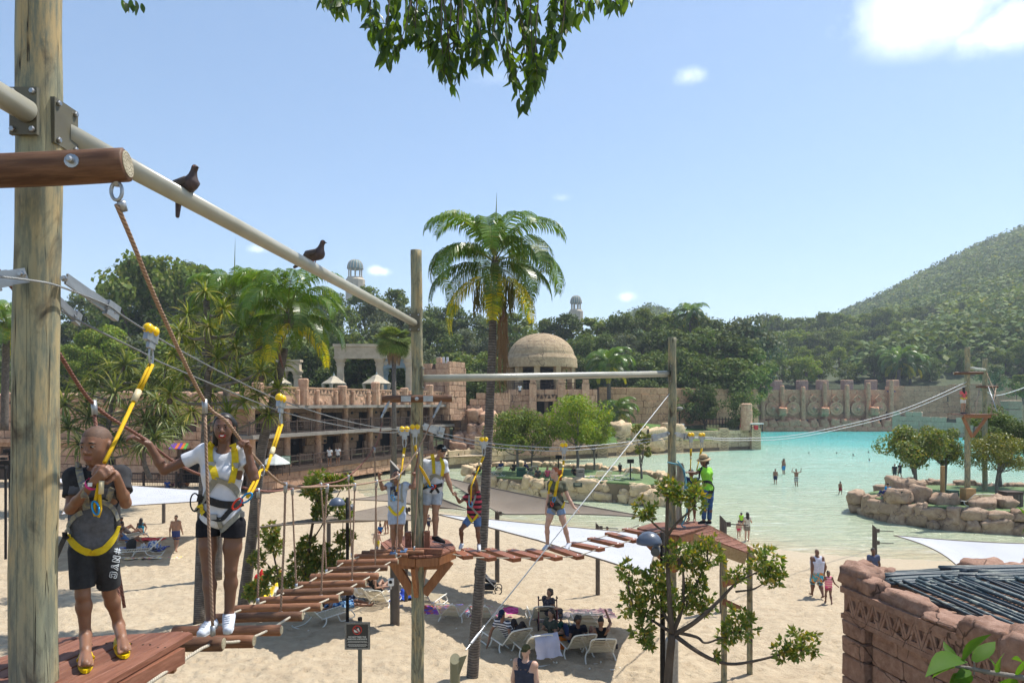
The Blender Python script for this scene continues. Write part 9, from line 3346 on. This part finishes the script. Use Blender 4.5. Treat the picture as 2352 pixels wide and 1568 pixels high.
J=jpx(15.9,dict(hd=Zs(822,372),nk=Zs(838,432),ch=Zs(852,515),pv=Zs(868,675),sL=(*Zs(805,465),-.08),sR=(*Zs(880,470),.1),eL=(*Zs(742,502),-.15),eR=(*Zs(905,560),.15),wL=(*Zs(665,492),-.2),wR=(*Zs(880,640),.1),hL=(*Zs(842,700),-.05),hR=(*Zs(892,700),.06),kL=(*Zs(832,835),-.1),kR=(*Zs(888,840),0),aL=(*Zs(822,1005),-.05),aR=(*Zs(880,1008),.05),tL=(*Zs(775,1022),-.1),tR=(*Zs(840,1026),-.02)))
STF=person('woman in lime green shirt, jeans and straw hat tending ropes on the deck',J,1.68,'a',.013,(-.75,-.62,-.2),top=cloth((.28,.66,.07)),bottom=cloth((.06,.12,.26)),shoes=cloth((.02,.02,.022)),style='curly',face=1,fem=1,sleeve=.55,hem=1.85,girth=.9,hands={'L':((-1,0,.1),(0,0,-1),1.0,.9,1)})
hp=STF['hp']
M_STRAW=basic('straw',(.50,.36,.20),(.40,.28,.15),rough=.85,scale=30,bmp=.4,bsc=60)
hx=[(.165,-.02),(.155,.0),(.098,.022),(.095,.06),(.085,.10),(.05,.125),(.0,.13)]
MB().lathe(hp(0,-.01,.035),[(rr*1.0,z)for rr,z in hx],20,axis=STF['u_']).build('straw_hat',M_STRAW,STF['o'],smooth=True)
MB().lathe(hp(0,-.01,.058),[(.0995,0),(.0985,.022)],20,axis=STF['u_']).build('hat_band',M_DARK,STF['o'])
bv=bvh_of(STF)
for pts,w,m in((((810,600),(860,590),(905,605)),.07,M_HK),(((805,440),(780,500),(775,560)),.04,M_HK),(((870,690),(890,700),(910,690)),.08,M_HK)):
 strap(STF,bv,'harness_strap',[Zs(*p)for p in pts],w,m)
MB().tube(spline([P(*Zs(905,605),15.8)-STF['base'],P(*Zs(930,660),15.8)-STF['base'],P(*Zs(905,720),15.8)-STF['base']],5),.014,6).build('gear_strap',M_HK,STF['o'],smooth=True)
cvs=thing('canvas_wrap','beige canvas sheet tied round the pole with blue rope','canvas',(P(1560,1200,15.4).x,15.4,DZ3))
vs,fs=[],[]
for i in range(7):
 for j in range(15):
  x=1553+(i/6)*(16+4*math.sin(j*.5))
  y=1063+j*9.9
  vs.append(tuple(P(x+math.sin(j*.9)*1.2,y,15.52-.05*math.sin(i*1.4+j*.4))-cvs.location))
for i in range(6):
 for j in range(14):
  a=i*15+j
  fs.append((a,a+15,a+16,a+1))
MB().add(vs,fs).build('sheet',basic('canvas_beige',(.40,.33,.25),(.32,.26,.19),scale=5,bmp=.4),cvs,smooth=True)
M_BROPE=ropemat('blue_rope',(.16,.40,.48),(.08,.22,.28),50)
for pts in(((1533,1061),(1545,1064),(1560,1068),(1572,1080)),((1572,1080),(1574,1110),(1571,1135)),((1570,1082),(1578,1120),(1577,1180),(1566,1205),(1575,1210)),((1556,1058),(1566,1072),(1573,1090))):
 MB().tube(spline([P(x,y,15.42)-cvs.location for x,y in pts],5),.016,6).build('blue_rope',M_BROPE,cvs,smooth=True)
kid=P(1588,1200,16.4)
kid.z=DZ3
person('child half hidden behind the canvas on the straw hat woman\'s deck',pose(kid,1.25,2.6),1.25,'b',.02,top=cloth((.03,.05,.12)),bottom=cloth((.15,.13,.12)))
# far platform, beach and pool
PKW=P(2212,948,43.1)
PKW.z=DZ4
pk=person('woman in coral shirt and white shorts on the tiny far deck',pose(PKW,1.70,PI+.25,eL=(-.24,.06,1.12),wL=(-.08,.2,1.2),eR=(.24,.06,1.12),wR=(.1,.22,1.02)),1.70,'c',.022,top=cloth((.72,.13,.14)),bottom=cloth((.62,.60,.56)),style='long',fem=1,hem=.55,shoes=cloth((.08,.08,.1)))
bv=bvh_of(pk)
strap(pk,bv,'harness_strap',[(2206,913),(2213,916),(2221,913)],.08,M_HY)
SKA,SKB,SKC,SKD='a','b','c','d'
wm=lambda*c:cloth(c)
def beach(label,px,py,H,rz,kind,skin,**kw):
 o=kw.pop('over',{})
 z=kw.pop('z',None)
 Y=kw.pop('Y',None)
 b=on_sand(px,py)if Y is None and z is None else(G(px,py,z)if Y is None else P(px,py,Y))
 if kw.pop('lift',None):
  b.z+=.22
 return person(label,pose(b,H,rz,kind,**o),H,skin,kw.pop('vox',.024),**kw)
bp=beach('man with a pale backpack walking away over the sand',404,1267,1.78,.1,'walk',SKC,bottom=wm(.05,.07,.20),hem=.5,girth=1.08)
q=bp['J']['ch']-bp['front']*.17
MB().blob(q,(.17,.09,.24),12,8,power=.7).build('backpack',basic('pack_pale',(.5,.47,.40),(.36,.33,.28),scale=6),bp['o'],smooth=True)
MB().blob(q+Vector((0,.06,-.03))*0+Vector((0,-.03,-.08)),(.12,.085,.11),10,8,power=.7).build('backpack_pocket',wm(.35,.32,.27),bp['o'],smooth=True)
tk=beach('big man in white tank top and blue flowered shorts leading a girl',1877,1372,1.82,.05,'walk',SKA,top=wm(.62,.63,.72),sleeve=0,hem=.85,bottom=towelmat('flower_shorts',[(.02,.30,.45),(.04,.4,.5),(.7,.25,.02)],14),style='shaved',girth=1.38,vox=.018,over=dict(wR=(.32,.1,.86),eR=(.3,.0,1.12)))
beach('little girl in pink striped swimsuit holding the big man\'s hand',1903,1387,1.18,-.15,'walk',SKA,top=stripes('swim_pink',(.75,.12,.28),(.75,.45,.35),.08),bottom=wm(.7,.1,.25),sleeve=0,hem=.1,style='bun',vox=.014,over=dict(wL=(-.3,.1,1.25),eL=(-.27,.0,1.2),wR=(.5,.2,.95),eR=(.33,.1,1.1)))
beach('bather standing behind the stone hut, only the head showing',2006,1360,1.72,0,'stand',SKA,top=wm(.1,.12,.2),bottom=wm(.1,.1,.1),Y=None)
cm_b=Vector((P(1207,1568,12.95).x,12.95,sand1(P(1207,1568,12.95).x,12.95)))
cm_=person('tattooed man in navy tank top and olive cap seen from behind',pose(cm_b,1.84,-.45),1.84,'d',.0115,top=wm(.045,.05,.075),bottom=wm(.05,.05,.06),sleeve=0,style='none',cap=wm(.10,.095,.04),girth=1.12,headk=1.0)
TAT=plain('tattoo',(.10,.075,.07),.6)
bv=bvh_of(cm_)
for i,(x,y,w)in enumerate(((1191,1532,.05),(1196,1537,.04),(1208,1537,.05),(1213,1543,.04),(1187,1528,.03))):
 c,nn,_=lay(bv,x,y,12.9,.003)
 MB().blob(c-cm_['base'],(w*.5,.004,w*.35),8,6,jit=.6,seed=i).build('tattoo',TAT,cm_['o'])
beach('man in striped shirt and dark cap leaning back in a lounger',1172,1487,1.75,-.55,'recline',SKB,top=stripes('stripe_bw',(.62,.62,.64),(.025,.03,.06),.075),bottom=wm(.05,.04,.04),hem=1.8,cap=wm(.02,.03,.07),lift=1,vox=.016,over=dict(wL=(-.38,-.5,.02),eL=(-.34,-.42,.3)))
beach('woman in dark green tunic sitting sideways on a lounger',1272,1490,1.65,-.9,'sit',SKC,top=wm(.06,.07,.055),bottom=wm(.01,.07,.055),hem=1.8,style='bob',fem=1,lift=1,vox=.016,sleeve=.6,waist=.05)
beach('person lying back in the lounger beside the orange bag',1318,1497,1.65,.2,'recline',SKA,top=wm(.02,.02,.03),bottom=wm(.03,.05,.12),hem=1.8,style='curly',lift=1)
beach('dark haired woman in black vest reclining with a phone',1374,1503,1.68,.05,'recline',SKB,top=wm(.015,.015,.018),bottom=wm(.2,.02,.03),sleeve=0,style='bun',lift=1,vox=.018,over=dict(eR=(.34,.0,.62),wR=(.26,.12,.85)))
gm=on_sand(1262,1440)
person('grandmother with short grey hair in a dark floral dress seated on her walker',pose(gm,1.6,-.8,'chair'),1.6,'c',.017,top=towelmat('floral_dress',[(.03,.035,.05),(.10,.09,.11),(.02,.02,.03)],22),bottom=towelmat('floral_skirt',[(.03,.035,.05),(.10,.09,.11),(.02,.02,.03)],22),hem=1.6,hair=HAIRG,style='curly',girth=1.15,sleeve=.4)
beach('sunbather with raised knees on a lounger left of the thick post',868,1375,1.65,-.5,'recline',SKC,top=wm(.02,.02,.02),bottom=wm(.02,.02,.02),sleeve=0,hem=.12,style='bob',fem=1,lift=1)
beach('man in blue shorts lying on the sand below the bridge',790,1396,1.75,-1.3,'lie',SKB,bottom=towelmat('lie_shorts',[(.05,.2,.5),(.3,.5,.7),(.02,.1,.3)],12),hem=.7)
beach('woman with red hair bun and black swimsuit sitting under the small tree',648,1362,1.65,-1.4,'sit',SKD,top=wm(.015,.015,.02),bottom=wm(.015,.015,.02),sleeve=0,hem=.1,hair=HAIRR,style='bun',fem=1,girth=1.1)
beach('boy in yellow shorts walking on the sand beyond the bridge',866,1275,1.25,-.4,'walk',SKD,bottom=wm(.75,.6,.02),hem=.4)
beach('woman in black bending over a child on the sand',888,1226,1.62,.9,'bend',SKC,top=wm(.02,.02,.025),bottom=wm(.02,.02,.025),sleeve=0,hem=.15,fem=1)
beach('child in blue top crouching with a red bucket',872,1226,1.05,PI-.4,'sit',SKC,top=wm(.02,.16,.42),bottom=wm(.5,.05,.03))
beach('toddler in a dark wetsuit seen between the man\'s legs',984,1222,1.0,-.5,'walk',SKC,top=wm(.02,.025,.06),bottom=wm(.02,.025,.06),hem=.5)
for i,(px,py,kind,rz,sk,tp,bt,st,lb)in enumerate(((300,1232,'recline',-1.0,SKA,wm(.35,.28,.24),wm(.3,.25,.2),'short','family member in a pale cap shading the eyes, behind the boy'),(323,1226,'sit',PI+.2,SKA,wm(.02,.2,.3),wm(.02,.2,.3),'long','long haired woman in turquoise swimsuit sitting behind the boy'),(297,1250,'recline',-1.2,SKB,wm(.1,.2,.45),wm(.05,.1,.3),'bun','woman in blue swimsuit lying beside the black bag'),(283,1222,'sit',-1.0,SKA,wm(.12,.08,.08),wm(.05,.05,.05),'short','family member half hidden behind the boy\'s waist'))):
 beach(lb,px,py,1.65,rz,kind,sk,top=tp,bottom=bt,style=st,sleeve=0,hem=.2,fem=i>0)
bg=thing('beach_bag','black rucksack standing by the tipped lounger behind the boy','bag',on_sand(302,1268))
MB().blob((0,0,.3),(.22,.18,.36),10,8,power=.75,jit=.2).build('bag_body',M_BLK,bg,smooth=True)
MB().blob((0,-.12,.2),(.15,.1,.16),8,6,power=.75).build('pocket',wm(.03,.03,.035),bg,smooth=True)
for px,py,rz,sk,tp,lb in((396,1117,.4,SKA,wm(.15,.06,.12),'bather in purple sitting in the shade of the far palms'),(412,1120,-.3,SKA,wm(.05,.05,.06),'dark dressed bather sitting in the shade of the far palms'),(430,1116,1.0,SKA,wm(.2,.1,.05),'bather in brown in the shade beside the woman\'s elbow'),(385,1122,.2,SKD,wm(.05,.1,.3),'pale bather on a blue towel in the shade of the far palms')):
 beach(lb,px,py,1.6,rz,'sit',sk,top=tp,bottom=wm(.05,.06,.1),vox=.035)
for px,py,H,rz,kind,sk,bt,lb,ov in((1800,1092,1.8,.4,'stand',SKB,wm(.02,.22,.5),'man in bright blue shorts wading with a baby on his shoulders',{}),(1781,1114,1.55,-.3,'walk',SKB,wm(.02,.03,.08),'slim teenager in dark trunks wading',{}),(1829,1120,1.75,.1,'armsup',SKB,stripes('trunks_bw',(.6,.6,.6),(.02,.02,.02),.16),'man in black and white striped trunks with raised arms',{}),(1930,1138,1.2,PI,'walk',SKB,wm(.25,.02,.03),'boy in dark red trunks walking out of the water',{})):
 b=G(px,py,-.1)
 pp=person(lb,pose(b,H,rz,kind,**ov),H,sk,.03,bottom=bt,hem=.75)
 if 'baby' in lb:
  person('baby riding on the wading man\'s shoulders',pose(b+Vector((0,-.05,1.45)),.75,.4,'sit'),.75,'b',.025,bottom=wm(.05,.05,.06))
for px,py,lb,rz in((2055,1103,'wading woman in black swim dress beside the tree branch',-.5),(2067,1100,'wading man in dark shirt next to the woman in black',.2)):
 person(lb,pose(G(px,py,-.1),1.68,rz,'walk'),1.68,'b',.03,top=wm(.02,.025,.03),bottom=wm(.03,.04,.05),hem=.7,style='bun' if 'woman' in lb else 'short')
for px,py,lb in((1858,1042,'swimmer\'s head far out in the pool, nearest the arms-up man'),(1922,1042,'swimmer\'s head far out in the middle of the pool'),(1995,1040,'swimmer\'s head far out near the island tree'),(1997,1058,'swimmer with pale top near the island tree'),(1960,1046,'low swimmer\'s head between two others')):
 b=G(px,py,-1.35)
 b.y*=.985
 b=G(px,py,0)+Vector((0,0,-1.42))
 person(lb,pose(b,1.72,2.0),1.72,'a',.045,top=wm(.3,.4,.5)if 'pale' in lb else None,bottom=wm(.05,.05,.1))
wa=G(1716,1244,-.05)
person('long haired mother in pale top and skirt at the water\'s edge',pose(wa,1.66,PI+.2,eL=(-.26,.05,1.15),wL=(-.15,.2,1.25)),1.66,'d',.022,top=wm(.58,.54,.46),bottom=wm(.22,.19,.15),hem=.6,style='long',fem=1)
person('toddler in lime vest carried on the mother\'s arm',pose(wa+Vector((-.36,-.1,.78)),.85,PI,'stand'),.85,'d',.02,top=wm(.35,.7,.05),bottom=wm(.05,.06,.08),cap=wm(.1,.1,.12))
person('small girl in pink bikini holding the mother\'s hand',pose(G(1697,1237,-.05),1.05,PI-.3,'stand'),1.05,'d',.02,bottom=wm(.75,.05,.15),hem=.1,style='bun')
person('bather sitting in the shallows behind the plank bridge',pose(G(1394,1243,-.2),1.65,.1,'sit'),1.65,'b',.03,top=wm(.5,.12,.14),bottom=wm(.1,.1,.1))
bl=P(2037,1139,44.6)
person('woman in bright blue shirt sitting on the boulders reading',pose(bl,1.62,1.9,'sit',wL=(-.1,.35,.45),wR=(.1,.35,.45)),1.62,'c',.026,top=wm(.01,.24,.52),bottom=wm(.03,.04,.14),hem=1.6,style='bun',girth=1.15)
for px,Y,rz,kind,sk,tp,st,lb,z in((1216,58.5,-1.2,'recline',SKC,wm(.03,.04,.12),'short','man in pale cap reclining on the middle island',1.85),(1235,55.8,.1,'sit',SKB,wm(.05,.05,.055),'bun','dark backed woman sitting at the island rim',1.6),(1257,56,.3,'sit',SKC,wm(.5,.1,.16),'bob','bather in pink sitting behind the redhead',1.6),(1320,57,-1.0,'sit',SKA,wm(.02,.02,.02),'short','bather in black between the island trunks',1.6),(1100,60,.2,'sit',SKA,wm(.08,.06,.06),'short','bather in the tree shade left of the palm trunk',1.6),(1147,60,.4,'recline',SKA,wm(.03,.06,.2),'short','bather on a lounger behind the palm trunk',1.8),(1180,61,.5,'sit',SKB,wm(.05,.05,.05),'short','bather sitting against a trunk on the middle island',1.6),(1424,57,.0,'stand',SKA,wm(.02,.02,.02),'short','small figure in black standing on the island rim',1.6)):
 p=P(px,1000,Y)
 person(lb,pose((p.x,Y,z),1.65 if kind!='stand' else 1.1,rz,kind),1.65 if kind!='stand' else 1.1,sk,.035,top=tp,bottom=wm(.06,.07,.12),style=st,cap=wm(.5,.5,.48)if 'cap' in lb else None)
for px,py,Y,lb in((1194,903,87.6,'man in white shirt on the ruin wall walk'),(757,1060,63,'diner in white behind the walkway railing'),(776,1058,64,'second diner in white behind the walkway railing')):
 person(lb,pose(P(px,py+10,Y),1.75,PI),1.75,'b',.05,top=wm(.65,.65,.66),bottom=wm(.05,.05,.06))
 # pigeons on the pipe
M_BIRD=basic('pigeon_brown',(.085,.055,.05),(.05,.035,.035),rough=.6,scale=60)
M_BIRDG=basic('pigeon_wing',(.06,.045,.042),(.13,.11,.10),rough=.6,scale=90,lo=.6,hi=.66)
def pigeon(label,px,py,Y,s,face_,tail):
 t=thing('pigeon',label,'bird',P(px,py,Y),group='pigeons on the pipe')
 f=vec(face_).normalized()
 U=Vector((0,0,1))
 pr=[('c',-f*.06*s+U*.07*s,f*.05*s+U*.085*s,.045*s,.055*s,.03),('c',f*.06*s+U*.10*s,f*.085*s+U*.17*s,.040*s,.022*s,.02),('e',f*.095*s+U*.185*s,np.eye(3),(.024*s,)*3,.01),('c',-f*.08*s+U*.06*s,vec(tail)*s,.028*s,.014*s,.03)]
 v,F=surf(pr,.004)
 link('body',np_mesh('body',v,F,M_BIRD,True),t)
 sd=f.cross(U)
 for q in(-1,1):
  MB().tube([f*.06*s+U*.10*s+sd*q*.045*s,-f*.03*s+U*.085*s+sd*q*.055*s,-f*.14*s+U*.045*s+sd*q*.02*s],[.025*s,.036*s,.006*s],8,flat=1).build('wing',M_BIRDG,t,smooth=True)
  MB().tube([U*.04*s+sd*q*.015*s,sd*q*.015*s-U*.01],.005*s,5).build('leg',plain('bird_leg',(.3,.06,.05)),t)
  MB().blob(f*.105*s+U*.19*s+sd*q*.018*s,(.005*s,)*3,6,5).build('eye',plain('bird_eye',(.5,.12,.03)),t)
 MB().lathe(f*.115*s+U*.183*s,[(.008*s,0),(.004*s,.02*s),(.001,.028*s)],6,axis=f-U*.3).build('beak',EYED,t)
 return t
pigeon('crouching brown pigeon with tail hanging below the pipe',428,452,5.0,1.0,(.75,-.4,.1),(-.05,-.03,-.15))
pigeon('upright brown pigeon further along the pipe',722,606,7.6,1.2,(.9,-.35,.05),(-.2,.05,-.02))
# thin summer haze
hz=MB().box((150,660,89.6),(2400,1400,184.8)).build('haze',None)
m_hz=bpy.data.materials.new('haze_air')
m_hz.use_nodes=True
hn_=m_hz.node_tree
hn_.nodes.remove(hn_.nodes['Principled BSDF'])
pv_=hn_.nodes.new('ShaderNodeVolumePrincipled')
pv_.inputs['Color'].default_value=(.80,.88,1.0,1)
pv_.inputs['Density'].default_value=.00033
pv_.inputs['Anisotropy'].default_value=.2
hn_.links.new(pv_.outputs[0],hn_.nodes['Material Output'].inputs['Volume'])
hz.data.materials.append(m_hz)
tag(hz,'thin pale summer haze over the whole park',kind='stuff')
S.cycles.volume_bounces=0
